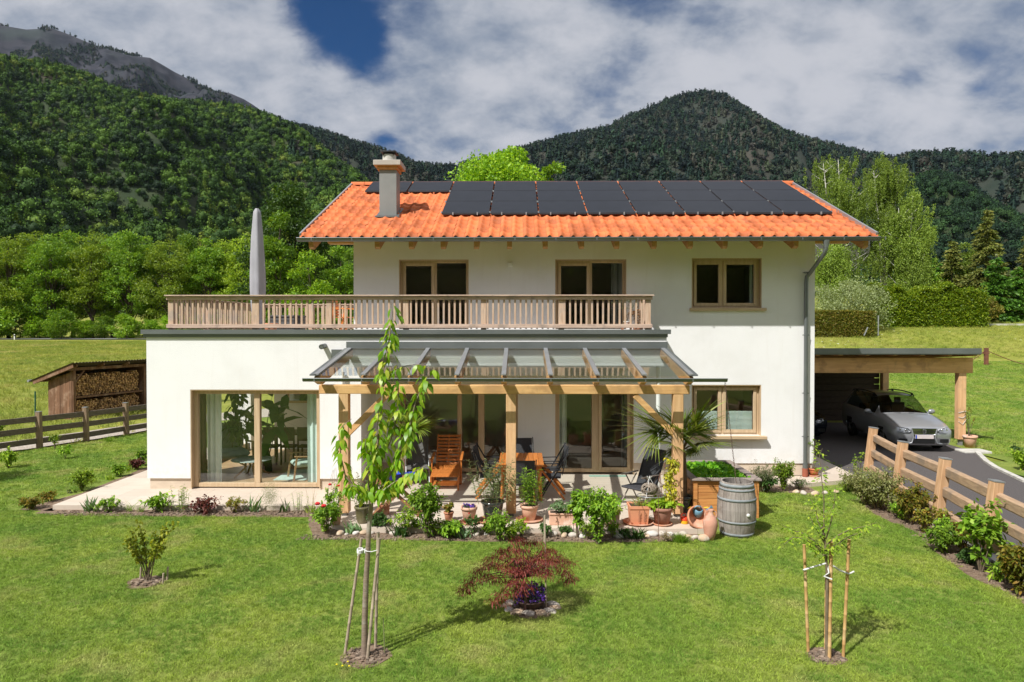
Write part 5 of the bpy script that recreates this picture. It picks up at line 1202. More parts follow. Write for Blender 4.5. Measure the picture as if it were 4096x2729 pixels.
for i, (sx, sy, r, k) in enumerate(ST):
    p = B(sx, sy, -.04); rr = r/pxm(p.y)
    if i < 24: p.y = min(p.y, TY-.02-rr*.9)
    lab = '%s edging stone, %s from the left in the row along the terrace' % (wh[k], ord_(i)) if i < 24 else '%s round stone at the corner paving, %s from the left of five' % (wh[k], ['first', 'second', 'third', 'fourth', 'fifth'][i-24])
    stone(lab, p.x, p.y, -.1, rr, i, m_st[k], 'stones edging the terrace' if i < 24 else 'stones at the corner paving')
# crushed stones and clods on the beds (nobody could count them)
mb = MB(); q = random.Random(5)
def clods(poly_x, poly_y, n, r0, r1):
    for _ in range(n):
        x = q.uniform(*poly_x); y = q.uniform(*poly_y); r = q.uniform(r0, r1); V_ = [(r*a*q.uniform(.7, 1.3), r*b2*q.uniform(.7, 1.3), r*c*q.uniform(.5, 1)) for a in (-1, 1) for b2 in (-1, 1) for c in (-1, 1)]
        a_ = q.uniform(0, 3); V_ = [(x+v[0]*math.cos(a_)-v[1]*math.sin(a_), y+v[0]*math.sin(a_)+v[1]*math.cos(a_), -.09+r*.3+v[2]) for v in V_]; mb._add(V_, [(0, 1, 3, 2), (4, 6, 7, 5), (0, 4, 5, 1), (2, 3, 7, 6), (0, 2, 6, 4), (1, 5, 7, 3)])
clods((-3.85, 3.0), (11.66, 11.95), 1100, .004, .015); clods((-9.2, -3.9), (13.16, 13.55), 700, .005, .018)
for i in range(len(kl)-1):
    a, b2 = kl[i], kl[i+1]; clods((min(a[0], b2[0])+.1, max(a[0], b2[0])+.55), (min(a[1], b2[1]), max(a[1], b2[1])), 110, .004, .014)
for (sx, sy, r) in ((586, 2330, .2), (1462, 2628, .22), (3305, 2628, .17), (2120, 2440, .24)):
    c = B(sx, sy, -.1); clods((c.x-r, c.x+r), (c.y-r*.8, c.y+r*.8), 120, .006, .018)
tag(mb.build('soil_clods', mat('clods', (.17, .12, .085), (.26, .20, .15), 8, .9, .3, island=.9)), kind='stuff')
# ---- terrace furniture
p = B(1200+950/1.65, 1300+1090/1.65)
def lounger(loc, rz):
    t_ = thing('deck_lounger', 'orange oiled wooden deck lounger with slatted back and foot rest', 'lounger', loc, rz)
    for sx in (-.30, .30):
        mb = MB(); mb.beam((sx, .0, .30), (sx, .95, .38), .03, .06, .004); lb(mb, 'side_rail', m_teak, t_)
        for y, h in ((.03, .30), (.55, .34), (.95, .40)): mb = MB(); mb.beam((sx, y-.02, 0), (sx, y, h), .035, .045, .004); lb(mb, 'leg', m_teak, t_)
        mb = MB(); mb.beam((sx*1.12, .52, .0), (sx*1.12, .56, .60), .03, .045, .004); lb(mb, 'leg', m_teak, t_)
        mb = MB(); mb.beam((sx*1.12, .48, .61), (sx*1.12, 1.15, .66), .06, .025, .006); lb(mb, 'armrest', m_teak, t_)
    mb = MB()
    for i in range(11): y = .0+i*.082; mb.box(-.28, .28, y, y+.06, .325+y*.07, .345+y*.07, .003)
    lb(mb, 'seat', m_teak, t_); mb = MB()
    for i in range(9):
        f_ = i/8; y = .94+f_*.38; z = .42+f_*.62; mb.T = Matrix.Translation((0, y, z)) @ Matrix.Rotation(R(-31), 4, 'X'); mb.box(-.28, .28, -.01, .01, -.03, .028, .003); mb.T = None
    for sx in (-.27, 0, .27): mb.beam((sx, .94, .40), (sx, 1.34, 1.08), .03, .02)
    lb(mb, 'backrest', m_teak, t_); mb = MB()
    for i in range(5): mb.box(-.27, .27, .10+i*.08, .15+i*.08, .10, .115)
    lb(mb, 'lower_rack', m_teak, t_); return t_
lounger((p.x+.02, p.y-.08, 0), R(2)); bpy.data.objects['deck_lounger'].scale = (1.0, 1.2, .93)
def sling_chair(label, loc, rz, back=1.08, mf=None, tiltb=.30, group='charcoal folding armchairs', mfab=None, s_=1.0):
    mf = mf or m_alu; mfab = mfab or m_sling
    t_ = thing('folding_armchair', label, 'chair', loc, rz, group); t_.scale = (s_,)*3
    mb = MB(); n = 10; vs = []
    for i in range(n+1):
        f_ = i/n; vs += [(-.24, .20+tiltb*f_, .42+(back-.42)*f_-.02*math.sin(f_*3.1)), (.24, .20+tiltb*f_, .42+(back-.42)*f_-.02*math.sin(f_*3.1))]
    vs += [(v[0], v[1]+.012, v[2]+.004) for v in vs]; k = 2*(n+1)
    mb._add(vs, [(2*i, 2*i+1, 2*i+3, 2*i+2) for i in range(n)]+[(k+2*i, k+2*i+2, k+2*i+3, k+2*i+1) for i in range(n)], True)
    for x in (-.25, .25): mb.tube([(x, .20, .42), (x, .20+tiltb, back)], .014, 8)
    mb.tube([(-.25, .20+tiltb, back), (.25, .20+tiltb, back)], .014, 8); lb(mb, 'backrest', mfab, t_)
    mb = MB(); mb.box(-.25, .25, -.24, .20, .405, .43, .01); mb.tube([(-.25, -.25, .41), (.25, -.25, .41)], .022, 8); lb(mb, 'seat', mfab, t_)
    for x in (-.27, .27):
        mb = MB(); mb.tube([(x, -.12, .64), (x, .30, .0)], .013, 8); lb(mb, 'leg', mf, t_)
        mb = MB(); mb.tube([(x*.96, .20, .62), (x*.96, .02, .42), (x*.96, -.34, .0)], .013, 8); lb(mb, 'leg', mf, t_)
        mb = MB(); mb.box(x-.028, x+.028, -.26, .26, .64, .665, .008); lb(mb, 'armrest', mf, t_)
    return t_
p = B(1900+1080/1.651, 1300+1240/1.651); sling_chair('charcoal folding armchair behind the hanging wicker ball, facing left', (p.x+.10, p.y+.42, 0), R(-50), 1.10)
p = B(1200+800/1.65, 1300+1070/1.65); sling_chair('grey wicker recliner with silver frame left of the orange lounger', (p.x-.12, p.y+.25, 0), R(10), 1.14, m_silver, .42, None, m_wick)
# dining table and its chairs
tx, ty = px_(1198, 14.8), 14.75
t_ = thing('dining_table', 'orange oiled wooden garden table behind the middle post', 'table', (tx, ty, 0)); mb = MB()
for i in range(9): mb.box(-.47+i*.105, -.47+i*.105+.1, -.75, .75, .715, .74, .003)
lb(mb, 'tabletop', m_teak, t_); mb = MB(); mb.box(-.42, .42, -.68, -.65, .64, .714); mb.box(-.42, .42, .65, .68, .64, .714); mb.box(-.42, -.39, -.65, .65, .64, .714); mb.box(.39, .42, -.65, .65, .64, .714); lb(mb, 'apron', m_teak, t_)
for a in (-.40, .40):
    for b2 in (-.66, .66): mb = MB(); mb.beam((a, b2, 0), (a*.95, b2*.96, .70), .05, .06, .004); lb(mb, 'leg', m_teak, t_)
def folding(label, loc, rz):
    t_ = thing('folding_chair', label, 'chair', loc, rz, 'chairs around the dining table')
    mb = MB(); mb.T = Matrix.Translation((0, .24, .46)) @ Matrix.Rotation(R(-14), 4, 'X'); mb.box(-.23, .23, -.006, .006, .04, .52, .004); lb(mb, 'backrest', m_sling, t_)
    mb = MB(); mb.box(-.22, .22, -.22, .22, .435, .455, .006); lb(mb, 'seat', m_sling, t_)
    for x in (-.25, .25):
        mb = MB(); mb.beam((x, -.20, 0), (x, .38, .98), .02, .03, .004); lb(mb, 'leg', m_dark, t_)
        mb = MB(); mb.beam((x*.92, .30, 0), (x*.92, -.22, .66), .03, .04, .004); lb(mb, 'leg', m_teak, t_)
        mb = MB(); mb.beam((x, -.24, .655), (x, .20, .66), .04, .018, .004); lb(mb, 'armrest', m_dark, t_)
    return t_
c0 = folding('folding sling chair on the right side of the garden table, nearer one', (tx+.62, ty-.32, 0), R(-95))
dup(c0, (tx+.64, ty+.42, 0), R(-86), 'folding sling chair on the right side of the garden table, farther one')
dup(c0, (tx-.66, ty-.30, 0), R(92), 'folding sling chair on the left side of the garden table, nearer one')
dup(c0, (tx-.66, ty+.42, 0), R(86), 'folding sling chair on the left side of the garden table, farther one')
dup(c0, (tx+.05, ty+1.12, 0), R(4), 'folding sling chair at the far end of the garden table')
dup(c0, (tx+.02, ty-1.02, 0), R(183), 'folding sling chair at the near end of the table, half hidden by the post')
# wooden X trestle bench at the left with blue bowls
p = B(1200+640/1.65, 2062); t_ = thing('trestle_table', 'brown wooden folding table with crossed legs under the cherry tree', 'table', (p.x, p.y+.18, 0))
for yo in (-.22, .25):
    mb = MB(); mb.beam((-.42, yo, .01), (.42, yo, .78), .05, .075, .005, up=(0, 1, 0)); lb(mb, 'leg', m_teak2, t_)
    mb = MB(); mb.beam((.42, yo+.06, .01), (-.38, yo+.06, .72), .05, .075, .005, up=(0, 1, 0)); lb(mb, 'leg', m_teak2, t_)
mb = MB(); mb.beam((-.42, -.3, .03), (-.42, .36, .03), .06, .05); mb.beam((.42, -.3, .03), (.42, .36, .03), .06, .05); lb(mb, 'foot_bar', m_teak2, t_)
mb = MB()
for i in range(6): mb.box(-.42+i*.125, -.42+i*.125+.11, -.34, .40, .62, .645, .003)
lb(mb, 'tabletop', m_teak2, t_); tb = (p.x, p.y+.18)
for i, (dx, lab) in enumerate(((-.02, 'blue glazed bowl on the brown trestle table, left one'), (.33, 'blue glazed bowl on the brown trestle table, right one'))):
    t_ = thing('blue_bowl', lab, 'bowl', (tb[0]+dx-.02, tb[1]-.16, .646), 0, 'blue bowls on the trestle table'); mb = MB(); mb.lathe([(.01, 0), (.07, 0), (.13, .06), (.155, .15), (.165, .16), (.14, .16), (.1, .07), (.01, .03)], n=24, closed=True); lb(mb, 'bowl', m_blue, t_)
# hanging wicker ball lantern on a ring stand
p = B(2150+1640/3.62, 2100); lx, ly, lz = at(2150+1620/3.62, 1850+385/3.62, Y=12.55)
t_ = thing('wicker_lantern', 'grey woven wicker ball lantern on a round iron plant stand', 'lantern', (lx, 12.55, lz)); mb = MB(); q = random.Random(2)
for i in range(46):
    ax = Vector((q.gauss(0, 1), q.gauss(0, 1), q.gauss(0, .5))).normalized(); u = ax.orthogonal().normalized(); v = ax.cross(u); a0 = q.uniform(0, 6.3); rr = q.uniform(.142, .15)
    pts = [(u*math.cos(a0+t2)+v*math.sin(a0+t2))*rr for t2 in [k*.35 for k in range(12)]]; mb.tube([(pt.x, pt.y, pt.z*.72) for pt in pts], .0085, 5)
lb(mb, 'basket', mat('bleached_wicker', (.30, .25, .20), (.20, .16, .125), 9, .8, .3, island=.7), t_)
mb = MB()
for a in (0, 2.1, 4.2): mb.tube([(.18*math.cos(a), .18*math.sin(a), -.11), (.0, 0, .22)], .005, 5)
for a in range(5): mb.tube([(0, 0, .20), (.05*math.cos(a*1.3), .03*math.sin(a*1.3), .235), (.03*math.cos(a*1.3+.5), .02, .19)], .005, 5)
lb(mb, 'string', m_string, t_)
t_ = thing('plant_stand', 'round iron ring stand with spiral wires beside the right post', 'plant stand', (lx, 12.55, 0)); mb = MB(); zr = lz-.115
mb.tube([(.26*math.cos(a)+.04, .20*math.sin(a), zr) for a in [k*.3 for k in range(22)]], .008, 6, cap=False); lb(mb, 'ring', m_zinc_l, t_)
for dx in (-.10, .20): mb = MB(); mb.tube([(dx, .0, 0), (dx, 0, zr)], .006, 6); lb(mb, 'leg', m_dark, t_)
m_rust = mat('rusty_wire', (.20, .09, .06), (.14, .07, .05), 6, .7)
for k, (cx_, cz_, r0) in enumerate(((.28, .78, .13), (.48, 1.02, .11), (.33, 1.02, .07))):
    mb = MB(); mb.tube([(cx_+.0, .05, 0.1)]+[(cx_+r0*(1-.12*j/6)*math.cos(2.2-j*.5), .05, cz_+r0*(1-.12*j/6)*math.sin(2.2-j*.5)) for j in range(18)], .006, 5); lb(mb, 'spiral_wire', m_rust, t_)
# garden mat and door
p = B(2150+1020/3.62, 1850+205/3.62); t_ = MB(); t_.box(p.x-.45, p.x+.45, p.y-.04, p.y+.12, .001, .014, .004); tag(t_.build('door_mat', mat('green_mat', (.22, .36, .28), (.30, .44, .36), 40, .9)), 'thin green mat at the foot of the right terrace door', 'mat')
# ---- stakes of the young trees
m_bam = mat('bamboo', (.52, .32, .13), (.44, .26, .10), 3, .6, .1, st=(3, 3, .7), c3=(.60, .42, .22), s3=4)
m_stk = mat('grey_stake_wood', (.42, .34, .25), (.34, .27, .20), 5, .8, .3, st=(4, 4, .6), c3=(.28, .22, .16), s3=3)
def stake(label, a, b2, r, m, group, nodes=0):
    a, b2 = Vector(a), Vector(b2); t_ = MB(); n = nodes*3+1 if nodes else 1; pts = []; rs = []
    if nodes:
        for i in range(nodes+1):
            f_ = i/nodes
            for df, k in ((-.006, 1), (0, 1.18), (.006, 1)):
                if 0 <= f_+df <= 1: pts.append(a.lerp(b2, f_+df)); rs.append(r*k)
    else: pts = [a, a.lerp(b2, .5)+Vector((r*.3, 0, 0)), b2]; rs = [r, r*.95, r*.85]
    tag(t_.tube(pts, rs, 10).build('tree_stake', m), label, 'stake', group)
def stake_px(label, x0, y0, x1, y1, rp, m, group, nodes=0, dz=0.0, Yt=None):
    a = B(x0, y0, -.12); Yt = Yt or a.y+dz; b2 = at(x1, y1, Y=Yt); stake(label, a, b2, rp/pxm(a.y), m, group, nodes)
C5 = lambda x, y: (1200+x/1.892, 1900+y/1.892)
gS = 'stakes of the cherry sapling'
for lab, a, b2, r, dz in (('leftmost leaning stake of the cherry sapling', (337, 1378), (465, 478), 6, .10), ('front right stake of the cherry sapling, tied with cord', (508, 1415), (601, 480), 6.5, .12), ('rear right stake of the cherry sapling with an orange tip', (571, 1320), (591, 436), 6, -.05)):
    stake_px(lab, *C5(*a), *C5(*b2), r, m_stk, gS, 7, dz)
stake_px('thin short green cane right of the cherry sapling', *C5(641, 1370), *C5(629, 1083), 2.4, mat('green_cane', (.22, .24, .10), None, 4, .7), gS)
C7 = lambda x, y: (3100+x/1.688, 1800+y/1.688)
gB = 'bamboo canes of the right sapling'
for lab, a, b2, r, dz in (('left bamboo cane of the right sapling', (225, 1382), (197, 640), 6, .0), ('front middle bamboo cane of the right sapling, the thickest', (367, 1425), (379, 622), 7, .05), ('right bamboo cane of the right sapling', (460, 1412), (500, 605), 6.2, .0), ('rear bamboo cane hidden behind the right sapling trunk', (340, 1365), (345, 870), 5, 0)):
    stake_px(lab, *C7(*a), *C7(*b2), r, m_bam, gB, 8, dz)
stake_px('thin grey stick beside the japanese maple', *C5(1862, 1030), *C5(1853, 305), 3, m_stk, None)
def cord(label, pts, r, name='tree_tie'):
    mb = MB(); mb.tube(pts, r, 5); tag(mb.build(name, m_string), label, 'tie')
Yc = B(*C5(490, 1370), -.1).y
cord('white cord tying the cherry sapling to its left stake', [at(*C5(437, 612), Y=Yc-.05), at(*C5(450, 575), Y=Yc-.06), at(*C5(490, 565), Y=Yc-.05), at(*C5(510, 582), Y=Yc-.05)], .006)
cord('white cord tying the cherry sapling to its right stakes', [at(*C5(500, 578), Y=Yc-.05), at(*C5(540, 582), Y=Yc-.05), at(*C5(585, 570), Y=Yc-.03)], .006)
for (x, lab) in ((512, 'wound white cord around the cherry trunk'), (455, 'wound white cord around the left cherry stake')):
    c = at(*C5(x, 572), Y=Yc+(.0 if x > 500 else .05)); mb = MB()
    for k in range(4): mb.tube([(c.x+.032*math.cos(a), c.y+.032*math.sin(a), c.z-.02+.012*k+.004*math.sin(a)) for a in [j*.52 for j in range(13)]], .005, 5, cap=False)
    tag(mb.build('tree_tie', m_string), lab, 'tie')
Yt = B(*C7(360, 1400), -.1).y
cord('white band from the right sapling to its left cane', [at(*C7(190, 812), Y=Yt-.02), at(*C7(260, 790), Y=Yt-.02), at(*C7(345, 765), Y=Yt-.02), at(*C7(360, 790), Y=Yt)], .011)
cord('white band from the right sapling to its right cane', [at(*C7(385, 780), Y=Yt), at(*C7(440, 815), Y=Yt-.02), at(*C7(500, 838), Y=Yt-.03), at(*C7(535, 820), Y=Yt-.05)], .011)
cord('white band from the right sapling down to its front cane', [at(*C7(350, 765), Y=Yt), at(*C7(365, 830), Y=Yt-.05), at(*C7(330, 852), Y=Yt-.03), at(*C7(385, 875), Y=Yt-.07)], .009)
# ---- left fence
fence = thing('weathered_fence', 'grey weathered three rail fence along the gravel path on the left', 'fence', (-14.2, 22, -.1))
LP = [(-1*1.7407-70, 1060*1.7407), (90.7*1.7407, 1030*1.7407), (198.2*1.7407, 1015*1.7407), (290.2*1.7407, 1000*1.7407)]
pts = [B(*a, -.1) for a in LP]; pts[0] = pts[1]+(pts[1]-pts[2])*1.05; pts = [pts[0]+(pts[0]-pts[1])]+pts+[pts[-1]+(pts[-1]-pts[-2])*k for k in (1.0, 2.0)]
for pnt in pts:
    mb = MB(); mb.beam((pnt.x+.01, pnt.y, -.25), (pnt.x-.02, pnt.y, 1.02), .145, .13, .008, up=(0, 1, 0)); mb.build('post', m_oldp, fence)
    mb = MB(); mb.box(pnt.x-.095, pnt.x+.055, pnt.y-.07, pnt.y+.07, 1.02, 1.035); mb.build('post_cap', m_zinc_l, fence)
for a, b2 in zip(pts, pts[1:]):
    for z in (.80, .47, .12): 
        mb = MB(); mb.beam((a.x, a.y+.06, z), (b2.x, b2.y+.06, z+.01), .05, .17, .006); mb.build('rail', m_old, fence)
# ---- right fence: square posts, round rails
fence = thing('driveway_fence', 'light larch fence with square posts and three round rails beside the driveway', 'fence', (8, 13.5, -.1))
RPo = [(8.46, 16.55), (8.0, 14.45), (7.71, 12.55), (7.33, 10.66), (6.95, 8.7)]; lean = .155
topc = lambda p, z: (p[0]-lean*.55+lean*(z/1.27), p[1], z-.1)
for i, pnt in enumerate(RPo):
    mb = MB(); a = topc(pnt, .22); b2 = topc(pnt, 1.27); mb.beam(a, b2, .16, .15, .01, up=(0, 1, 0)); mb.build('post', m_fp, fence)
    mb = MB(); mb.beam(b2, topc(pnt, 1.29), .17, .16, up=(0, 1, 0)); mb.build('post_cap', m_zinc_l, fence)
    mb = MB(); c = topc(pnt, .1); mb.box(c[0]-.035, c[0]+.035, c[1]-.05, c[1]+.05, -.12, .14); mb.build('post_bracket', m_silver, fence)
for i, (a, b2) in enumerate(zip(RPo, RPo[1:])):
    for z in (1.03, .66, .29):
        q = random.Random(i*7+int(z*10)); A_ = Vector(topc(a, z+q.uniform(-.02, .02))); B_ = Vector(topc(b2, z+q.uniform(-.02, .02))); A_.x += .05; B_.x += .05
        mb = MB(); mb.beam(A_, B_, .11+q.uniform(-.006, .006), .19+q.uniform(-.012, .012), .03); mb.build('rail', m_fr, fence)
# ---- woodshed
t_ = thing('wood_shed', 'dark brown open wood shed with corrugated lean-to roof in the meadow', 'shed', (-18.4, 27.8, -.15), R(-15.5))
Lh = 6.4
mb = MB()
for i in range(8): mb.box(-1.25+i*.157, -1.25+i*.157+.148, -.015-.006*(i % 2), .015, .0, 1.62+.37*(i+.5)/8*1.0)
lb(mb, 'end_wall', m_olwood, t_)
for y in (.06, 3.7, 5.5): mb = MB(); mb.box(-.07, .06, y-.06, y+.06, 0, 2.05); lb(mb, 'post', m_olwood, t_)
mb = MB()
for i in range(40): mb.box(-1.28, -1.25, i*.16, i*.16+.135, 0, 1.55)
lb(mb, 'back_wall', m_olwood, t_)
mb = MB(); mb.box(-1.24, -.0, 3.66, 3.72, 0, 2.0); lb(mb, 'divider', m_olwood, t_)
mb = MB(); mb.beam((0, -.25, 2.10), (0, Lh, 2.10), .10, .12); mb.beam((-1.3, -.25, 1.62), (-1.3, Lh, 1.62), .10, .10); lb(mb, 'roof_beam', m_olwood, t_)
mb = MB()
for y in (-.28, -.1, 1.2, 2.5, 3.8, 5.1, 6.4): mb.beam((-1.75, y, 1.55), (.38, y, 2.27), .06 if y > -.2 else .03, .10 if y > -.2 else .17)
lb(mb, 'rafters', m_olwood, t_)
mb = MB(); n = 90
vs = []; 
for i in range(n*2+1):
    y = -.34+(Lh+.5)*i/(n*2); dz = .022*math.cos(math.pi*i/2)
    vs += [(-1.85, y, 1.60+dz), (.46, y, 2.385+dz)]
vs2 = [(v[0], v[1], v[2]-.012) for v in vs]; k = len(vs)
mb._add(vs+vs2, [(2*i, 2*i+1, 2*i+3, 2*i+2) for i in range(n*2)]+[(k+2*i, k+2*i+2, k+2*i+3, k+2*i+1) for i in range(n*2)]); lb(mb, 'roof', mat('old_corrugated_sheet', (.07, .05, .045), (.11, .085, .075), 3, .8), t_)
mb = MB(); mb.tube([(-1.93, -.36, 1.60), (-1.93, Lh+.1, 1.60)], .055, 8); lb(mb, 'gutter', m_zinc_l, t_)
mb = MB(); mb.beam((0, .1, 1.55), (0, .55, 2.02), .06, .07, up=(1, 0, 0)); lb(mb, 'brace', m_olwood, t_)
mb = MB(); mb.box(-1.2, .03, .12, 3.6, .88, .96); lb(mb, 'shelf', m_olwood, t_)
mb = MB(); mb.box(-1.4, .2, -.12, Lh, -.05, .02); lb(mb, 'base_slab', m_conc, t_)
SH = t_.matrix_basis.copy(); SH = Matrix.Translation(t_.location) @ Matrix.Rotation(R(-15.5), 4, 'Z')
m_log = mat('split_log_ends', (.55, .34, .16), (.40, .22, .09), 9, .85, .2, island=1.0, c3=(.24, .14, .07), s3=12)
def logs(label, z0, z1, y0, y1, seed):
    mb = MB(SH); q = random.Random(seed); y = y0; s_ = .088
    z = z0; row_ = 0
    while z < z1:
        y = y0+(row_ % 2)*s_*.5
        while y < y1:
            r = s_*.5*q.uniform(.75, 1.12); ns = q.choice((3, 4, 4, 5)); a0 = q.uniform(0, 6.3); x1 = q.uniform(-.10, .0)
            if z < z1-s_*q.uniform(0, 1.6): mb.prism([(y+r*math.cos(a0+2*math.pi*k/ns), z+r*math.sin(a0+2*math.pi*k/ns)) for k in range(ns)], -.42, x1, 'x')
            y += s_
        z += s_*.86; row_ += 1
    tag(mb.build('firewood_stack', m_log), label, 'firewood', kind='stuff')
logs('split logs stacked high on the upper shelf of the wood shed', 1.01, 1.90, .18, 3.45, 1); logs('split logs stacked on the floor of the wood shed', .07, .84, .18, 3.45, 2)
# markers along the far road, posts in the meadow
for i, D in enumerate((33, 460, 487)):
    p = GP(D, 117.5 if i != 1 else 124); t_ = thing('delineator_post', ['white road marker post at the far left of the meadow', 'left of the two white road marker posts beside each other', 'right of the two white road marker posts beside each other'][i], 'road marker', p, 0, 'white road markers'); mb = MB(); mb.box(-.09, .09, -.06, .06, 0, .95, .02); lb(mb, 'post', m_white, t_); mb = MB(); mb.box(-.095, .095, -.065, .065, .62, .80); lb(mb, 'band', m_dark, t_)
p = GP(138/1.7407, 26.5); mb = MB(); mb.tube([(p[0], p[1], p[2]-.1), (p[0], p[1], p[2]+1.25)], .028, 8); tag(mb.build('green_post', mat('green_steel_post', (.03, .12, .07), None, 4, .5)), 'thin dark green metal post in the meadow beside the wood shed', 'post')
p = GP(2267, 46.0); t_ = thing('rusty_post', 'short rusty post with two drooping chains in the right meadow', 'post', p); mb = MB(); mb.box(-.10, .10, -.10, .10, -.1, 1.15); mb.box(-.2, .2, -.04, .04, .75, .85); lb(mb, 'post', mat('rust', (.20, .08, .045), (.14, .06, .04), 5, .9), t_)
for s_, L_ in ((-1, 1.3), (1, 2.4)): mb = MB(); mb.tube([(s_*.1+s_*L_*f_, 0, .95-.9*f_*(1.25-.25*f_)) for f_ in [k/8 for k in range(9)]], .025, 5); lb(mb, 'chain', MATS['rust'], t_)
mb = MB(); a = at(*(3100+585/1.644, 500+1385/1.644), Y=58.3); b2 = at(3100+610/1.644, 500+1330/1.644, Y=58.3); mb.beam(a, b2, .08, .08); mb.beam((a.x+1.2, 58.3, a.z), (a.x+1.2, 58.3, a.z+1.7), .07, .07); tag(mb.build('fence_strut', m_zinc_l), 'metal corner strut at the end of the brownish hedge', 'strut')
# ---- carport
cp = thing('carport', 'flat roofed double timber carport attached to the right of the house', 'carport', (11, 24, -.1)); CY = 21.7
zb0, zb1 = pz_(857, CY, 2050), pz_(822, CY, 2050); cxp = at(2207*1.7407, 1600, Y=CY).x
mb = MB(); mb.box(XR+.4, at(2231*1.7407, 1450, Y=CY).x, CY-.11, CY+.11, zb0, zb1, .01); mb.build('beam', m_beam, cp)
mb = MB(); mb.box(cxp-.12, cxp+.12, CY-.105, CY+.105, .1, zb0-.001, .01); f_ = mb.build('post', m_post, cp); mb = MB(); mb.box(cxp-.05, cxp+.05, CY-.05, CY+.05, -.1, .1); mb.build('post_base', m_silver, f_)
xbk = at(2033*1.7407, 1500, Y=27.2).x
mb = MB(); mb.box(xbk-.12, xbk+.12, 27.1, 27.35, -.1, 2.12, .01); mb.build('post', m_post, cp)
mb = MB(); mb.box(XR+.4, cxp+.2, 27.15, 27.35, 2.12, 2.33, .01); mb.build('beam', m_beam, cp)
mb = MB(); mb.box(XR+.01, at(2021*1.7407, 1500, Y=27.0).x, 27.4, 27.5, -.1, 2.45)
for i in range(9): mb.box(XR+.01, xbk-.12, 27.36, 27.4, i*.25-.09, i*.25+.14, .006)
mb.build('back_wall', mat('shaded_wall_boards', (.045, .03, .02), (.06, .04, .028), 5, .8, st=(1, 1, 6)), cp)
zf0 = pz_(815.5, CY-.55, 2060); zf1 = pz_(800.5, CY-.55, 2060); xr = at(2256*1.7407, 1400, Y=CY-.55).x
mb = MB(); mb.box(XR+.02, xr, CY-.55, CY-.50, zf0+.03, zf1); mb.box(XR+.02, xr, CY-.52, CY-.49, zf0, zf0+.028); mb.prism([(CY-.50, zf0+.03), (28, zf0-.37), (28, zf1-.40), (CY-.50, zf1)], xr-.05, xr, 'x'); mb.prism([(CY-.50, zf1-.05), (28, zf1-.45), (28, zf1-.41), (CY-.50, zf1-.01)], XR+.02, xr-.05, 'x'); mb.build('roof_fascia', m_zinc, cp)
mb = MB(); mb.prism([(CY-.48, zf1-.10), (28, zf1-.50), (28, zf1-.46), (CY-.48, zf1-.06)], XR+.02, xr-.06, 'x'); mb.build('roof_deck', m_rafter, cp)
for D in (1878, 1930, 1992, 2055, 2118, 2180, 2238):
    x = at(D*1.7407, 1400, Y=CY-.35).x; mb = MB(); mb.prism([(CY-.42, zf1-.24), (27.9, zf1-.64), (27.9, zf1-.501), (CY-.42, zf1-.104)], x-.06, x+.06, 'x'); mb.build('rafter', m_rafter, cp)
c = (cxp, CY-.11); mb = MB()
for k in range(3): mb.tube([(cxp-.13, CY-.12, .95-k*.14), (cxp, CY-.125, .98-k*.2), (cxp+.13, CY-.12, 1.0-k*.12)], .008, 5)
tag(mb.build('plant_tie', m_string), 'white string wound around the right carport post', 'tie')
stone_ = MB(); stone_.box(13.1, 13.9, 20.2, 20.75, -.12, -.035, .02); tag(stone_.build('concrete_footing', m_conc), 'pale concrete slab under the pot at the right carport post', 'concrete slab')
# ================= GARDEN PLANTS
LM = {
 'mid': leafmat('garden_leaves', (.08, .17, .012), (.16, .29, .02), (.27, .40, .035), patch=2.5, gain=1.2),
 'lime': leafmat('lime_leaves', (.12, .22, .015), (.22, .34, .02), (.32, .42, .04), patch=2.5),
 'dark': leafmat('deep_leaves', (.03, .075, .015), (.055, .12, .025), (.09, .17, .035), patch=2.5),
 'blue': leafmat('iris_leaves', (.10, .18, .08), (.16, .27, .12), (.23, .34, .16), patch=2.5),
 'grey': leafmat('oleander_leaves', (.10, .14, .055), (.16, .20, .085), (.24, .26, .12), patch=2.5),
 'red': leafmat('dark_red_leaves', (.07, .02, .018), (.13, .035, .03), (.20, .07, .05), patch=2.5),
 'orange': leafmat('bronze_green_leaves', (.10, .13, .015), (.20, .20, .02), (.34, .20, .04), patch=3),
 'varieg': leafmat('variegated_leaves', (.16, .20, .05), (.30, .32, .11), (.46, .44, .20), patch=3),
 'yellow': leafmat('golden_leaves', (.28, .30, .015), (.42, .38, .02), (.58, .48, .05), patch=3),
 'cherry': leafmat('cherry_leaves', (.09, .20, .012), (.20, .35, .018), (.40, .42, .06), patch=1.2, trans=.45, rough=.35),
 'palm': leafmat('palm_leaves', (.09, .15, .02), (.18, .24, .04), (.33, .36, .11), patch=1.5, rough=.35, gain=1.3),
 'straw': leafmat('dry_leaves', (.24, .19, .10), (.34, .27, .15), (.42, .36, .22), patch=3),
 'maple': leafmat('japanese_maple_leaves', (.13, .022, .022), (.24, .045, .040), (.38, .10, .075), patch=2.5, trans=.4),
}
m_twig = mat('twigs', (.20, .15, .10), (.13, .10, .065), 8, .85, .2)
m_gstem = mat('green_stems', (.12, .17, .04), (.16, .19, .06), 8, .7)
def mfl(name, c): return MATS.get(name) or mat(name, c, tuple(x*.8 for x in c), 5, .6, island=.4)
def finish(t_, V, F, m, name='leaves'): return part(npobj(name, V, F, m), t_)
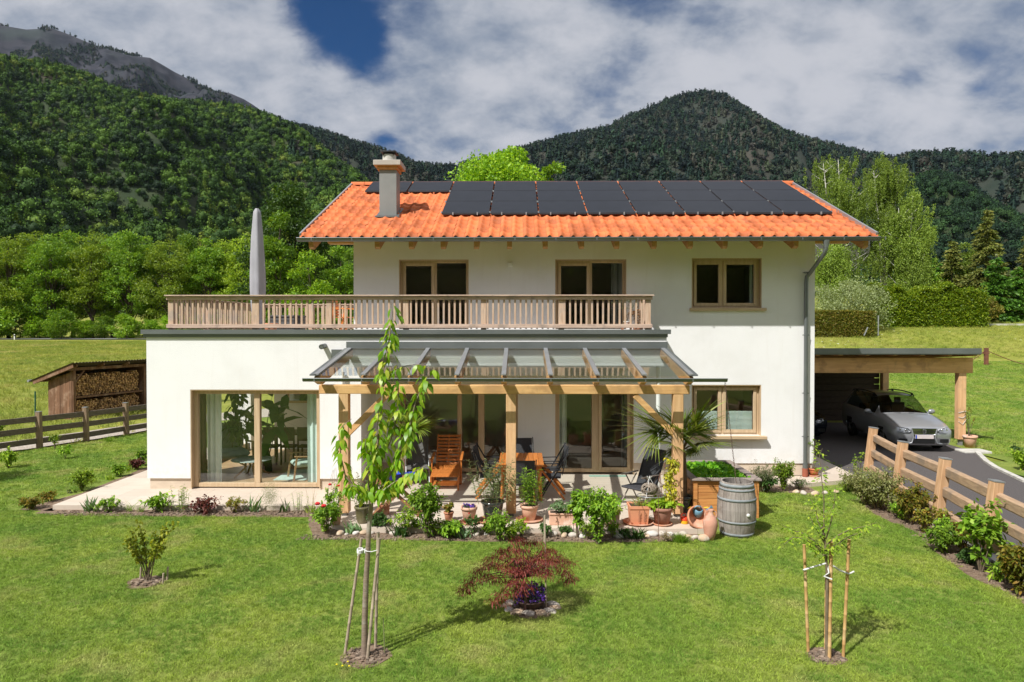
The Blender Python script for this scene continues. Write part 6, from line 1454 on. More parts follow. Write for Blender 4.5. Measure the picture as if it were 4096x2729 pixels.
def bush(t_, w, h, g, m, n=900, leaf=.045, stems=7, low=.1, W=.5, big=True, dens=1.0, wire=.6, top=1.0):
    """stems fanning out of one foot, leaves along the stems and at the outer twigs"""
    mb = MB(); P = []; D = []
    ns = stems; n = int(n*1.35); leaf = leaf*1.18
    tips = []
    for i in range(ns):
        a = 2*np.pi*(i+g.uniform(-.3, .3))/ns; rr = g.uniform(.15, 1)**.6*w*.5; hh = h*g.uniform(.7, 1)*(1-.25*(rr/(w*.5+1e-6))**2*top)
        e = np.array([math.cos(a)*rr, math.sin(a)*rr*.85, hh]); mid = e*np.array([.45, .45, .55])+g.normal(size=3)*.02*h
        mb.tube([(e[0]*.08, e[1]*.08, 0), tuple(mid), tuple(e)], [.006*(.5+h), .004*(.5+h), .0015], 5, cap=False); tips.append((np.array([e[0]*.08, e[1]*.08, 0]), mid, e))
        for k in range(3):
            s_ = g.uniform(.3, .9); p0 = mid*(1-s_)+e*s_; e2 = p0+g.normal(size=3)*np.array([w*.2, w*.2, h*.10])+np.array([0, 0, h*.06]); e2[2] = max(e2[2], h*low)
            mb.tube([tuple(p0), tuple(e2)], [.002, .001], 4, cap=False); tips.append((p0, (p0+e2)/2, e2))
    k = g.integers(0, len(tips), n); s_ = g.uniform(.12, 1.05, n)[:, None]
    A_ = np.array([t2[0] for t2 in tips])[k]; M_ = np.array([t2[1] for t2 in tips])[k]; E_ = np.array([t2[2] for t2 in tips])[k]
    P = (1-s_)**2*A_+2*s_*(1-s_)*M_+s_*s_*E_+g.normal(size=(n, 3))*np.array([w, w, h])*.05*wire
    P[:, 2] = np.clip(P[:, 2], h*low, None); D = unit(E_-A_)*.5+unit(g.normal(size=(n, 3)))
    D[:, 2] += .1
    lb(mb, 'stems', m_twig, t_)
    V, F = leaf_big(P, D, g, np.full(n, leaf), W, .3) if big else leaf_quads(P, leaf, g, W, D=D*.5)
    finish(t_, V, F, m)
def blade(t_, w, h, g, m, n=30, bw=.012, bend=.4, spread=.5):
    P = g.normal(size=(n, 3))*np.array([w*.14, w*.12, 0]); D = np.stack([g.normal(size=n)*spread*.6+P[:, 0]*3, g.normal(size=n)*spread*.6, np.ones(n)], 1)
    V, F = blades(P, D, g, h*g.uniform(.6, 1.1, n), bw, bend); finish(t_, V, F, m)
def lance(t_, w, h, g, m, n=9, leaf=.07):
    """upright stems ringed with narrow leaves"""
    mb = MB(); P = []; D = []
    for i in range(n):
        x, y = g.normal(size=2)*w*.18; hh = h*g.uniform(.6, 1); lx_, ly_ = x*1.6, y*1.6; mb.tube([(x, y, 0), (lx_, ly_, hh)], [.004, .002], 5, cap=False)
        for z in np.arange(.15*hh, hh, .022): a = g.uniform(0, 6.3); f_ = z/hh; P.append((x+(lx_-x)*f_, y+(ly_-y)*f_, z)); D.append((math.cos(a), math.sin(a), .45))
    lb(mb, 'stems', m_gstem, t_); V, F = leaf_big(np.array(P), np.array(D), g, np.full(len(P), leaf), .2, .35); finish(t_, V, F, m)
def wisps(t_, w, h, g, m, n=24):
    P = g.normal(size=(n, 3))*np.array([w*.15, w*.1, 0]); D = np.stack([g.normal(size=n)*.12, g.normal(size=n)*.12, np.ones(n)], 1); V, F = blades(P, D, g, h*g.uniform(.7, 1.1, n), .005, .12); finish(t_, V, F, m)
def fluff(t_, w, h, g, m, n=1800):
    P = g.normal(size=(n, 3))*np.array([w*.2, w*.18, h*.22])+np.array([0, 0, h*.55]); P[:, 2] = np.clip(P[:, 2], .02, h*1.05); V, F = leaf_quads(P, .03, g, .12, D=np.array([[0, 0, .7]])); finish(t_, V, F, m)
def tulip(t_, w, h, g, m, n=26):
    P = g.normal(size=(n, 3))*np.array([w*.25, w*.15, 0]); P[:, 2] = 0; D = np.stack([g.normal(size=n)*.35, g.normal(size=n)*.35, np.ones(n)], 1); V, F = blades(P, D, g, h*g.uniform(.55, 1.05, n), .042, .25); finish(t_, V, F, m)
def flowers(t_, pts, r, m, name='flower'):
    for p in pts:
        mb = MB(); 
        for k in range(3): mb.ball((p[0]+r*.35*math.cos(k*2.1), p[1]+r*.35*math.sin(k*2.1), p[2]), r*.75, 8, 6, (1, 1, .8))
        lb(mb, name, m, t_)
KN = {'bush': bush, 'blade': blade, 'lance': lance, 'wisps': wisps, 'fluff': fluff, 'tulip': tulip}
seed_ = [500]
def plant(kind, label, sx, sy, hp, wp, lm, name='garden_plant', cat_='plant', z=-.09, group=None, Yf=None, hx=1.0, **k):
    p = B(sx, sy, z) if Yf is None else Vector((at(sx, 2000, Y=Yf).x, Yf, z)); s_ = 1/pxm(p.y); seed_[0] += 1; g = rng(seed_[0])
    t_ = thing(name, label, cat_, (p.x, p.y, z), 0, group); KN[kind](t_, wp*s_, hp*s_*hx, g, LM[lm], **k); return t_
# --- narrow bed in front of the paving, left of the patio (from left)
plant('tulip', 'dark green iris clump at the left start of the narrow bed', 370, 2045, 73, 67, 'blue', n=24)
plant('bush', 'round green bushlet next to the iris at the left of the narrow bed', 436, 2048, 63, 71, 'mid', 'small_bush', 'bush', n=420, leaf=.045, stems=9)
plant('blade', 'thin arching grass tuft in the narrow bed', 519, 2046, 70, 61, 'mid', 'grass_tuft', 'grass tuft', n=26, bw=.009, bend=.8)
plant('blade', 'tiny low grass tuft left of the peony', 565, 2048, 29, 38, 'mid', 'grass_tuft', 'grass tuft', n=30, bw=.007)
plant('bush', 'broad leaved peony in the narrow bed below the corner plinth', 626, 2050, 75, 94, 'mid', n=300, leaf=.085, stems=9, W=.34)
plant('bush', 'sparse reddish twigs between the peony and the tall lily', 682, 2048, 68, 33, 'straw', n=60, leaf=.02, stems=7)
plant('lance', 'tall pale lily stems in front of the left window corner', 732, 2048, 112, 73, 'lime', n=11, leaf=.085)
plant('bush', 'dark red coral bells in the narrow bed', 815, 2052, 65, 94, 'red', n=420, leaf=.045, stems=12, W=.85)
plant('bush', 'small olive bush with buff tips, right of the dark red plant', 938, 2050, 65, 78, 'orange', 'small_bush', 'bush', n=520, leaf=.035, stems=10)
plant('tulip', 'spiky blue green iris in the middle of the narrow bed', 1012, 2048, 102, 62, 'blue', n=13)
plant('fluff', 'feathery pale green fennel below the window mullion', 1081, 2048, 112, 78, 'grey', n=2200)
plant('tulip', 'dark leaf blades right of the feathery plant', 1146, 2048, 85, 56, 'dark', n=10)
plant('lance', 'short stems with narrow leaves left of the tall wisps', 1198, 2048, 87, 56, 'mid', n=8, leaf=.055)
plant('wisps', 'tall thin straw coloured wisps before the right edge of the big window', 1244, 2048, 112, 60, 'straw', 'grass_tuft', 'grass tuft', n=16)
plant('blade', 'low light green leaves at the foot of the tall wisps', 1246, 2052, 48, 67, 'lime', n=30, bw=.016)
# --- bed along the paving's left edge
for a in (('bush', 'bronze and yellow green shrublet at the outer corner of the paving', 126, 2036, 52, 72, 'orange', dict(n=520, leaf=.05, stems=11)),
          ('bush', 'flat bronze green plant second from the paving corner', 196, 2005, 42, 56, 'orange', dict(n=360, leaf=.05, stems=9)),
          ('tulip', 'small silvery leaf rosette beside the paving edge', 284, 1972, 20, 34, 'grey', dict(n=12)),
          ('bush', 'bright green bushy plant half way along the left paving edge', 328, 1962, 84, 92, 'lime', dict(n=900, leaf=.07, stems=14, W=.3)),
          ('tulip', 'low light green plant above the bright bushy one', 434, 1920, 30, 40, 'lime', dict(n=14)),
          ('bush', 'mid green bushlet near the annex corner', 478, 1906, 50, 54, 'mid', dict(n=420, leaf=.06, stems=9)),
          ('blade', 'upright blades beside the dark red plant at the annex corner', 512, 1888, 54, 24, 'mid', dict(n=12, bw=.02, bend=.15)),
          ('bush', 'dark red plant at the foot of the annex corner', 545, 1878, 42, 56, 'red', dict(n=380, leaf=.05, stems=10, W=.8)),
          ('bush', 'green plant with a white bloom partly hidden by the annex corner', 566, 1862, 66, 50, 'mid', dict(n=420, leaf=.08, stems=9, W=.3))):
    plant(*a[:7], **a[7])
# --- shrubs on the left lawn and by the fence
plant('bush', 'leafy sapling shrub on the lawn near the left edge of the view', 34, 1872, 84, 62, 'lime', 'shrub', 'shrub', n=560, leaf=.065, stems=7)
plant('bush', 'small rose bush with bare base on the left lawn', 262, 1835, 56, 54, 'mid', 'rose_bush', 'rose bush', n=220, leaf=.06, stems=6, low=.45)
plant('bush', 'spindly light green shrub in front of the left fence', 219, 1798, 74, 36, 'lime', 'shrub', 'shrub', n=160, leaf=.055, stems=5, low=.35)
plant('blade', 'tuft of long grass by the third post of the left fence', 434, 1768, 34, 40, 'mid', 'grass_tuft', 'grass tuft', n=60, bw=.012)
plant('bush', 'yellow green bush at the outer left edge, behind the fence', -4, 1745, 60, 40, 'lime', 'shrub', 'shrub', n=260, leaf=.07, stems=6)
t_ = crown_tree('lollipop_tree', 'small round tree at the left, outside the view, whose shadow lies on the lawn', 'tree', (-13.9, 15.6, -.1), 2.25, .62, 880, L_dark, n=2600, leaf=.09, cb=.55, trunk=.03, nc=24)
p = B(586, 2325, -.1); t_ = thing('shrub', 'young open shrub with several thin stems in a soil patch on the left lawn', 'shrub', (p.x, p.y, -.1)); g = rng(71); mb = MB(); P = []; D = []
s_ = 1/pxm(p.y)
for (dx, dz) in ((-62, -165), (-38, -190), (-28, -232), (-8, -245), (10, -200), (22, -180), (50, -205), (66, -225), (90, -215), (60, -160), (100, -180), (-50, -140)):
    e = np.array([dx*s_, g.uniform(-.25, .25), -dz*s_]); b_ = np.array([g.uniform(-.03, .08), g.uniform(-.03, .03), 0]); m_ = b_+(e-b_)*np.array([.35, .4, .55]); mb.tube([tuple(b_), tuple(m_), tuple(e)], [.008, .006, .002], 6, cap=False)
    for k in range(60): f_ = g.uniform(.48, 1.04); P.append(b_*(1-f_)**2+2*f_*(1-f_)*m_+e*f_*f_+g.normal(size=3)*.022); D.append(g.normal(size=3)+np.array([0, 0, .5]))
lb(mb, 'stems', m_twig, t_); V, F = leaf_big(np.array(P), np.array(D), g, np.full(len(P), .060), .6, .2); finish(t_, V, F, leafmat('yellow_green_leaves', (.16, .22, .012), (.28, .32, .02), (.40, .40, .04), patch=2))
for i, (dx, dy, h) in enumerate(((-.10, .02, .24), (.28, .04, .24), (.30, -.12, .20), (-.13, -.16, .07))):
    mb = MB(); mb.tube([(0, 0, -.03), (.01, 0, h*.8)], [.014, .013], 9); o = mb.build('wooden_peg', m_stk); o.location = (p.x+dx, p.y+dy, -.1); tag(o, ['short wooden peg left of the young lawn shrub', 'short wooden peg right of the young lawn shrub, rear one', 'short wooden peg right of the young lawn shrub, front one', 'low cut peg in front of the young lawn shrub'][i], 'peg', 'pegs of the lawn shrub')
# --- cherry sapling
def branch_leaves(mb, pts, r0, r1, P, D, g, n, f0=.15, spread=.05, out=.05):
    pts = [np.array(q) for q in pts]; seg = np.cumsum([0]+[np.linalg.norm(b2-a) for a, b2 in zip(pts, pts[1:])]); L_ = seg[-1]
    mb.tube([tuple(q) for q in pts], list(np.linspace(r0, r1, len(pts))), 7, cap=False)
    for k in range(n):
        f_ = g.uniform(f0, 1.0)*L_; i = min(np.searchsorted(seg, f_)-1, len(pts)-2); i = max(i, 0); u = (f_-seg[i])/(seg[i+1]-seg[i]); c = pts[i]*(1-u)+pts[i+1]*u
        a = g.uniform(0, 6.3); d = np.array([math.cos(a), math.sin(a), g.uniform(-.5, .3)]); P.append(c+d*g.uniform(.01, out)); D.append(d*.85+np.array([0, 0, -.75]))
YC = B(*C5(490, 1375), -.1).y; XC = B(*C5(490, 1375), -.1).x
t_ = thing('cherry_tree', 'young upright cherry sapling with large drooping light green leaves', 'tree', (XC, YC, -.1)); g = rng(91)
def c3(x, y, dy=0.0): v = at(1200+x/1.65, 1300+y/1.65, Y=YC+dy); return (v.x-XC, dy, v.z+.1)
def c5(x, y, dy=0.0): v = at(*C5(x, y), Y=YC+dy); return (v.x-XC, dy, v.z+.1)
mb = MB(); mb.tube([(0, 0, 0), c5(490, 1100), c5(500, 800), c5(515, 560), c5(522, 400), c5(535, 270), c5(540, 200)], [.040, .033, .030, .027, .026, .025, .024], 10, cap=False)
P = []; D = []
BR = [([c3(470, 1150), c3(500, 1000, .05), c3(510, 800, .05), c3(530, 620, .03), c3(545, 480), c3(540, 330), c3(570, 220), c3(590, 90), c3(600, 0), c3(610, -70), c3(600, -150)], .018, .004, 300, .05, .09),
      ([c3(470, 1150), c3(450, 1060, -.05), c3(480, 880, -.08), c3(510, 700, -.08), c3(520, 560, -.08)], .012, .004, 70, .3, .08),
      ([c3(470, 1150), c3(400, 1110, -.1), c3(300, 1000, -.1), c3(268, 860, -.08), c3(262, 740, -.05), c3(290, 660, -.02), c3(340, 620)], .010, .003, 105, .15, .07),
      ([c3(470, 1150), c3(420, 1090, -.15), c3(350, 1060, -.2), c3(290, 1090, -.22)], .009, .003, 80, .1, .09),
      ([c3(470, 1170), c3(400, 1080, .1), c3(360, 1050, .15), c3(330, 1060, .2)], .009, .003, 40, .3, .09),
      ([c3(472, 1140), c3(520, 1030, .1), c3(545, 880, .12), c3(600, 760, .1), c3(650, 560, .05), c3(650, 400, .05), c3(640, 260, .05)], .012, .003, 150, .15, .08),
      ([c3(474, 1150), c3(560, 1050, .0), c3(620, 940, .0), c3(660, 860, 0), c3(700, 760, 0), c3(730, 640, 0), c3(760, 520, 0), c3(800, 420, 0), c3(840, 340, 0)], .014, .003, 210, .12, .085),
      ([c3(474, 1160), c3(540, 1100, -.1), c3(620, 1040, -.15), c3(700, 1000, -.15), c3(770, 960, -.12), c3(830, 930, -.1)], .010, .003, 120, .2, .085),
      ([c3(474, 1160), c3(530, 1120, .1), c3(600, 1080, .15), c3(640, 1060, .15)], .008, .003, 60, .35, .085),
      ([c3(540, 420, .02), c3(620, 300, .1), c3(700, 270, .12), c3(770, 260, .1), c3(840, 270, .08), c3(880, 300, .08)], .006, .002, 26, .3, .05),
      ([c3(480, 870, -.05), c3(440, 840, -.1), c3(430, 780, -.12), c3(440, 720, -.12)], .006, .002, 60, .1, .08)]
for pts, r0, r1, n, f0, out_ in BR: branch_leaves(mb, pts, r0, r1, P, D, g, int(n*.66), f0, out=out_*.85)
lb(mb, 'trunk', mat('cherry_bark', (.27, .20, .15), (.20, .15, .115), 6, .7, .3, st=(1, 1, 8), c3=(.34, .30, .25), s3=6), t_)
V, F = leaf_big(np.array(P), np.array(D), g, np.full(len(P), .088), .58, .4); finish(t_, V, F, LM['cherry'])
# --- right sapling in canes
YS = B(*C7(350, 1405), -.1).y; XS = B(*C7(350, 1405), -.1).x
t_ = thing('pear_sapling', 'young sapling with small light leaves tied between three bamboo canes', 'tree', (XS, YS, -.1)); g = rng(92)
def c7(x, y, dy=0.0): v = at(*C7(x, y), Y=YS+dy); return (v.x-XS, dy, v.z+.1)
mb = MB(); mb.tube([(0, 0, 0), c7(350, 1100), c7(352, 850), c7(340, 640), c7(320, 520)], [.020, .018, .016, .013, .011], 8, cap=False); P = []; D = []
for pts, n in (([c7(335, 620), c7(330, 480), c7(330, 330), c7(310, 150), c7(300, 40), c7(320, -10)], 95), ([c7(330, 560), c7(290, 480, .1), c7(270, 380, .15), c7(240, 330, .15)], 60), ([c7(340, 700), c7(280, 650, -.1), c7(200, 600, -.15), c7(120, 590, -.2), c7(60, 640, -.2)], 95), ([c7(340, 690), c7(260, 610, .15), c7(180, 560, .2), c7(100, 540, .25), c7(40, 500, .25)], 70),
               ([c7(350, 690), c7(420, 640, .1), c7(470, 600, .15), c7(540, 570, .2), c7(600, 550, .2)], 70), ([c7(350, 640), c7(420, 580, -.1), c7(500, 540, -.1), c7(590, 520, -.1), c7(690, 490, -.1)], 60), ([c7(345, 600), c7(380, 480, -.1), c7(400, 360, -.1), c7(410, 240, -.1)], 60), ([c7(340, 640), c7(270, 520, 0), c7(230, 440, 0)], 40), ([c7(350, 700), c7(390, 650, -.15), c7(420, 640, -.2)], 50), ([c7(340, 720), c7(300, 680, .1), c7(260, 640, .1)], 50)):
    branch_leaves(mb, pts, .008, .002, P, D, g, int(n*1.25), .2, out=.07)
lb(mb, 'trunk', m_twig, t_); D = np.array(D); D[:, 2] += .7; V, F = leaf_big(np.array(P), D, g, np.full(len(P), .042), .6, .25); finish(t_, V, F, leafmat('pear_leaves', (.12, .22, .015), (.22, .33, .025), (.34, .40, .04), patch=2))
# --- japanese maple: low spreading tiers of finely cut red leaves
p = B(*C5(1700, 1050), -.1); YM = p.y; XM = p.x; t_ = thing('japanese_maple', 'low dark red japanese maple spreading over the lawn', 'tree', (XM, YM, -.1)); g = rng(93); mb = MB(); Pc = []
def c5m(x, y, dy=0.0): v = at(*C5(x, y), Y=YM+dy); return np.array((v.x-XM, dy, v.z+.1))
base = c5m(1690, 780)
mb.tube([(0, .05, 0), (.02, .03, .15), tuple(base)], [.022, .018, .015], 7)
TI = [(1700, 500, .1), (1640, 480, .0), (1780, 500, .1), (1600, 550, -.1), (1520, 570, -.15), (1450, 620, -.2), (1560, 600, .15), (1660, 620, -.3), (1740, 610, .25), (1850, 560, .1), (1900, 570, .2), (1960, 620, .25), (2030, 650, .3), (1880, 640, -.1), (1800, 640, -.25),
      (1400, 680, -.2), (1350, 720, -.2), (1310, 780, -.25), (1280, 820, -.2), (1250, 860, -.2), (1550, 690, -.35), (1620, 720, -.4), (1700, 700, -.4), (1590, 800, -.4), (1660, 790, -.45), (1540, 880, -.45), (1490, 930, -.4), (1630, 870, -.4), (1700, 830, -.45), (1490, 770, -.35), (1780, 720, -.3), (1850, 700, -.2), (1870, 740, -.3), (1990, 700, .1), (2020, 740, .1), (2040, 780, .15), (1720, 650, .1), (1420, 760, -.3), (1470, 670, -.1), (1600, 640, .2), (1690, 560, .3), (1830, 600, .35), (1640, 660, .3), (1760, 680, .35), (1920, 650, .0)]
for x, y, dy in TI:
    e = c5m(x, y, dy); md = (base+e)/2+np.array([0, 0, .07]); mb.tube([tuple(base*.9+md*.1), tuple(md), tuple(e)], [.007, .005, .002], 5, cap=False); Pc.append(e)
lb(mb, 'trunk', mat('maple_bark', (.10, .05, .04), None, 6, .8), t_)
n = 7500; k = g.integers(0, len(Pc), n); P = np.array(Pc)[k]+g.normal(size=(n, 3))*np.array([.058, .055, .014]); P[:, 2] -= (np.hypot(P[:, 0]-np.array(Pc)[k][:, 0], P[:, 1]-np.array(Pc)[k][:, 1]))*.25
D = unit(P-np.array(Pc)[k]+g.normal(size=(n, 3))*.04)+np.array([0, 0, -.35]); V, F = leaf_big(P, D, g, np.full(n, .042), .20, .35); finish(t_, V, F, LM['maple'])
# pansies in a dark bowl under the maple
p = B(*C5(1745, 1035), -.1); bowl = pot('flower_bowl', 'low dark bowl of purple pansies under the japanese maple', p.x, p.y+.16, -.1, .21, .12, mat('rusty_bowl', (.06, .035, .028), (.10, .06, .045), 5, .6), 'bowl')
t_ = thing('pansies', 'dense purple pansies growing in the dark bowl under the maple', 'flowers', (p.x, p.y+.16, 0)); g = rng(94); n = 420
P = g.uniform(-1, 1, (n, 3))*np.array([.19, .17, .09])+np.array([0, 0, .09]); V, F = leaf_quads(P, .035, g, .7, D=np.array([[0, 0, .6]])); finish(t_, V, F, LM['dark'])
m_pan = leafmat('purple_petals', (.06, .02, .22), (.14, .05, .42), (.26, .14, .60), patch=9); n = 520; P = g.uniform(-1, 1, (n, 3))*np.array([.19, .17, .07]); P[:, 2] = .13+P[:, 2]-(P[:, 0]**2+P[:, 1]**2)*1.6; V, F = leaf_quads(P, .036, g, .9, D=np.array([[0, -.9, .6]])); finish(t_, V, F, m_pan, 'petals')
for i in range(9): a = 2.6+i*.5; stone('flat stone in the ring around the pansy bowl, %s clockwise from the left' % ord_(i), p.x+.31*math.cos(a), p.y+.14+.22*math.sin(a), -.125, .07, 60+i, m_st[i % 2], 'stone ring around the pansy bowl', (1.4, 1, .5))
# --- plants of the deep bed before the patio
S1 = lambda x, y: (1250+x/2.9425, 1900+y/2.9425)
S2 = lambda x, y: (2150+x/3.62, 1850+y/3.62)
t_ = plant('bush', 'rose bush with two red blooms at the left end of the patio bed', *S1(170, 690), 132, 104, 'mid', 'rose_bush', 'rose bush', n=1000, leaf=.05, stems=14); m_red = mfl('red_petals', (.62, .015, .02)); s_ = 1/pxm(t_.location.y)
def loc_of(t_, sx, sy, dy=-.05): v = at(sx, sy, Y=t_.location.y+dy); return (v.x-t_.location.x, dy, v.z-t_.location.z)
flowers(t_, [loc_of(t_, *S1(58, 338)), loc_of(t_, *S1(132, 362))], .045, m_red)
t_ = plant('bush', 'climbing red rose on wires in front of the left timber post', 1332, 2090, 160, 62, 'mid', 'rose_bush', 'rose bush', z=0.0, n=420, leaf=.045, stems=8, low=.35); flowers(t_, [loc_of(t_, *S1(205, 112)), loc_of(t_, *S1(300, 126))], .032, m_red)
mb = MB()
for a, b2 in (((150, 300), (240, -60)), ((200, 300), (250, -60)), ((260, 300), (262, -80)), ((300, 290), (275, -90))): v0 = at(*S1(*a), Y=12.6); v1 = at(*S1(*b2), Y=12.7); mb.tube([v0, v1], .003, 4)
tag(mb.build('rose_trellis', m_zinc_l), 'thin wire trellis for the climbing rose beside the left post', 'trellis')
plant('tulip', 'blue green tulip leaves in front of the olive pot, left clump', *S1(440, 690), 64, 50, 'blue', n=16); plant('tulip', 'blue green tulip leaves in front of the olive pot, right clump', *S1(565, 685), 62, 30, 'blue', n=9)
plant('bush', 'dark leaved low rose right of the cherry trunk', *S1(790, 650), 72, 86, 'dark', 'rose_bush', 'rose bush', n=620, leaf=.045, stems=10)
plant('tulip', 'wide clump of tulip leaves below the wooden trestle table', *S1(1030, 715), 62, 90, 'dark', n=34)
plant('bush', 'loose light green stems in front of the trestle feet', *S1(1090, 700), 112, 100, 'lime', n=420, leaf=.05, stems=10, low=.3, W=.4)
plant('bush', 'tall bright green bush left of the orange lounger, the tallest on this side', *S1(1350, 745), 205, 130, 'mid', 'bush', 'bush', n=2300, leaf=.055, stems=20, top=.2)
plant('bush', 'lower green bush at the right foot of the tall bright one', *S1(1610, 740), 72, 90, 'mid', 'bush', 'bush', n=700, leaf=.05, stems=12)
plant('tulip', 'bluish tulip leaves below the pansy pot', *S1(1775, 740), 60, 46, 'blue', n=18)
t_ = plant('bush', 'small rose with one red bud below the pansy pot', *S1(1890, 720), 90, 58, 'dark', 'rose_bush', 'rose bush', n=200, leaf=.05, stems=6); flowers(t_, [loc_of(t_, *S1(1842, 452))], .016, m_red)
plant('bush', 'fresh green bush in front of the black glazed pot', *S1(2200, 775), 128, 100, 'mid', 'bush', 'bush', n=1200, leaf=.04, stems=15, W=.4)
plant('bush', 'low lime bush right of the fresh green one', *S1(2330, 775), 80, 70, 'lime', 'bush', 'bush', n=700, leaf=.04, stems=10)
plant('bush', 'small leafy plant in front of the banded pot', *S2(95, 1080), 60, 52, 'dark', n=260, leaf=.045, stems=8)
plant('bush', 'slender vine on two canes in front of the terracotta trough', *S2(570, 1100), 190, 62, 'mid', 'vine', 'vine', n=560, leaf=.062, stems=7, W=.75, low=.35, top=.1)
plant('bush', 'tallest bright green bush in the middle of the patio bed', *S2(870, 1180), 215, 128, 'mid', 'bush', 'bush', n=2300, leaf=.058, stems=18, top=.2)
plant('bush', 'leafy branch spreading right from the tallest bush', *S2(1080, 1000), 140, 95, 'lime', n=420, leaf=.05, stems=7, low=.6)
t_ = plant('tulip', 'dark tulip clump below the square lettered pot', *S2(1440, 1110), 62, 66, 'dark', n=30)
plant('blade', 'dense tuft of long green grass at the right end of the bed', *S2(2060, 1150), 44, 92, 'mid', 'grass_tuft', 'grass tuft', n=420, bw=.006, bend=.3, spread=.6)
plant('bush', 'dry brown twiggy plant beside the grass tuft', *S2(1870, 1150), 42, 44, 'straw', n=260, leaf=.02, stems=14)
for (x, y0, y1, lab) in ((522, 1070, 480, 'thin dark cane left of the vine'), (585, 1090, 640, 'thin dark cane right of the vine'), (1752, 1170, 480, 'thin rusty rod in front of the brown pot'), (100, 1180, 770, 'short grey stake between maple and bed')):
    a = B(*S2(x, y0), -.1); b2 = at(*S2(x, y1), Y=a.y); mb = MB(); mb.tube([(a.x, a.y, -.12), b2], .005 if x != 100 else .014, 6); tag(mb.build('plant_cane', m_rust if x > 1000 else m_stk if x == 100 else m_dark), lab, 'cane')
# --- plants growing in the pots
def potplant(key, kind, label, hp, wp, lm, name='potted_plant', **k):
    o = POTS[key]; s_ = 1/pxm(o.location.y); seed_[0] += 1; g = rng(seed_[0]); bb = [v[2] for c in o.children for v in c.bound_box]; zt_ = max(bb)*.9
    t_ = thing(name, label, 'plant', (o.location.x, o.location.y, zt_)); KN[kind](t_, wp*s_, hp*s_, g, LM[lm], **k); return t_
potplant('olive', 'lance', 'oleander in the big olive green pot', 140, 80, 'grey', n=14, leaf=.11)
potplant('sq1', 'bush', 'few low shoots in the small square pot', 14, 30, 'straw', n=60, leaf=.02)
t_ = potplant('small', 'bush', 'pelargonium with white flower stalks in the small brown pot', 40, 46, 'orange', n=200, leaf=.04, W=.8)
t_ = potplant('pansy', 'bush', 'low violet pansies in the pale pink pot', 12, 60, 'dark', n=180, leaf=.025); g = rng(5); P = g.uniform(-1, 1, (110, 3))*np.array([.11, .11, .01])+np.array([0, 0, .035]); V, F = leaf_quads(P, .028, g, .9, D=np.array([[0, -.5, .8]])); finish(t_, V, F, m_pan, 'petals')
potplant('black', 'lance', 'tall pale oleander in the black glazed pot', 190, 150, 'grey', n=26, leaf=.105)
potplant('mid', 'lance', 'dense oleander in the banded pot right of the middle post', 150, 100, 'mid', n=30, leaf=.11)
t_ = potplant('tr1', 'bush', 'bluish columbine with a pink bloom in the long trough', 55, 100, 'blue', n=520, leaf=.04, stems=14); flowers(t_, [loc_of(t_, *S2(362, 625))], .022, mfl('pink_petals', (.75, .12, .22)))
potplant('tr2', 'bush', 'leafy stems in the trough behind the tallest bush', 60, 60, 'mid', n=260, leaf=.045)
potplant('sq2', 'blade', 'pale strappy leaves in the square lettered pot', 62, 80, 'varieg', n=34, bw=.022, bend=.7)
potplant('rose', 'bush', 'small greenery in the weathered pot behind the roses', 30, 40, 'mid', n=160, leaf=.035)
t_ = potplant('brown', 'bush', 'broad yellow green leaves at the rim of the brown pot', 34, 110, 'lime', n=200, leaf=.075, W=.8, low=.0)
# golden climber: a column of small yellow leaves from the brown pot up to the post
o = POTS['brown']; t_ = thing('golden_climber', 'tall climber with yellow leaves twining up beside the right post', 'climber', (o.location.x, o.location.y, .28)); g = rng(99); mb = MB(); P = []; D = []
for k in range(5):
    pts = [loc_of(t_, *S2(x+g.uniform(-40, 40), y), dy=g.uniform(-.06, .06)) for x, y in ((1850, 680), (1900, 560), (1950, 420), (1930, 280), (1900, 160), (1960, 80), (2000, 0), (1930, -60))]
    branch_leaves(mb, pts, .005, .002, P, D, g, 170, .0, out=.095)
lb(mb, 'stems', m_twig, t_); V, F = leaf_big(np.array(P), np.array(D), g, np.full(len(P), .044), .8, .2); finish(t_, V, F, leafmat('golden_green_leaves', (.22, .28, .015), (.42, .40, .02), (.60, .50, .05), patch=6))
# --- palms
def palm(label, base, hub, fr, seed, stem=.9, Lf=.62, group=None):
    t_ = thing('fan_palm', label, 'palm', base, 0, group); g = rng(seed); mb = MB(); hub = np.array(hub); mb.tube([(0, 0, 0), tuple(hub*.5), tuple(hub)], [.07, .075, .06], 10); Vs = []
    for tip in fr:
        tip = np.array(tip); d = tip-hub; L_ = np.linalg.norm(d); d = d/L_; s0 = hub+d*L_*.45+np.array([0, 0, .05]); mb.tube([tuple(hub), tuple((hub+s0)/2+np.array([0, 0, .04])), tuple(s0)], [.012, .010, .007], 6, cap=False)
        side = np.cross(d, np.array([0, 0, 1.])); side /= max(np.linalg.norm(side), .1); up = np.cross(side, d); n = 34; a = np.linspace(-1.75, 1.75, n)
        nn = up*g.uniform(.3, 1)+side*g.uniform(-.6, .6); nn /= np.linalg.norm(nn); s2 = np.cross(d, nn); D = d[None]*np.cos(a)[:, None]+s2[None]*np.sin(a)[:, None]-nn[None]*.12
        V, F = blades(np.repeat(s0[None], n, 0), D, g, L_*Lf*1.15*(1-.25*np.abs(a)/1.75), .036, .30, 5); Vs.append((V, F))
    lb(mb, 'trunk', mat('palm_fibre', (.20, .13, .08), (.13, .09, .05), 12, .95, .8) if 'palm_fibre' not in MATS else MATS['palm_fibre'], t_); V, F = cat_vf(*Vs); finish(t_, V, F, LM['palm'], 'fronds'); return t_
PX, PY = at(2733, 1700, Y=13.3).x, 13.25
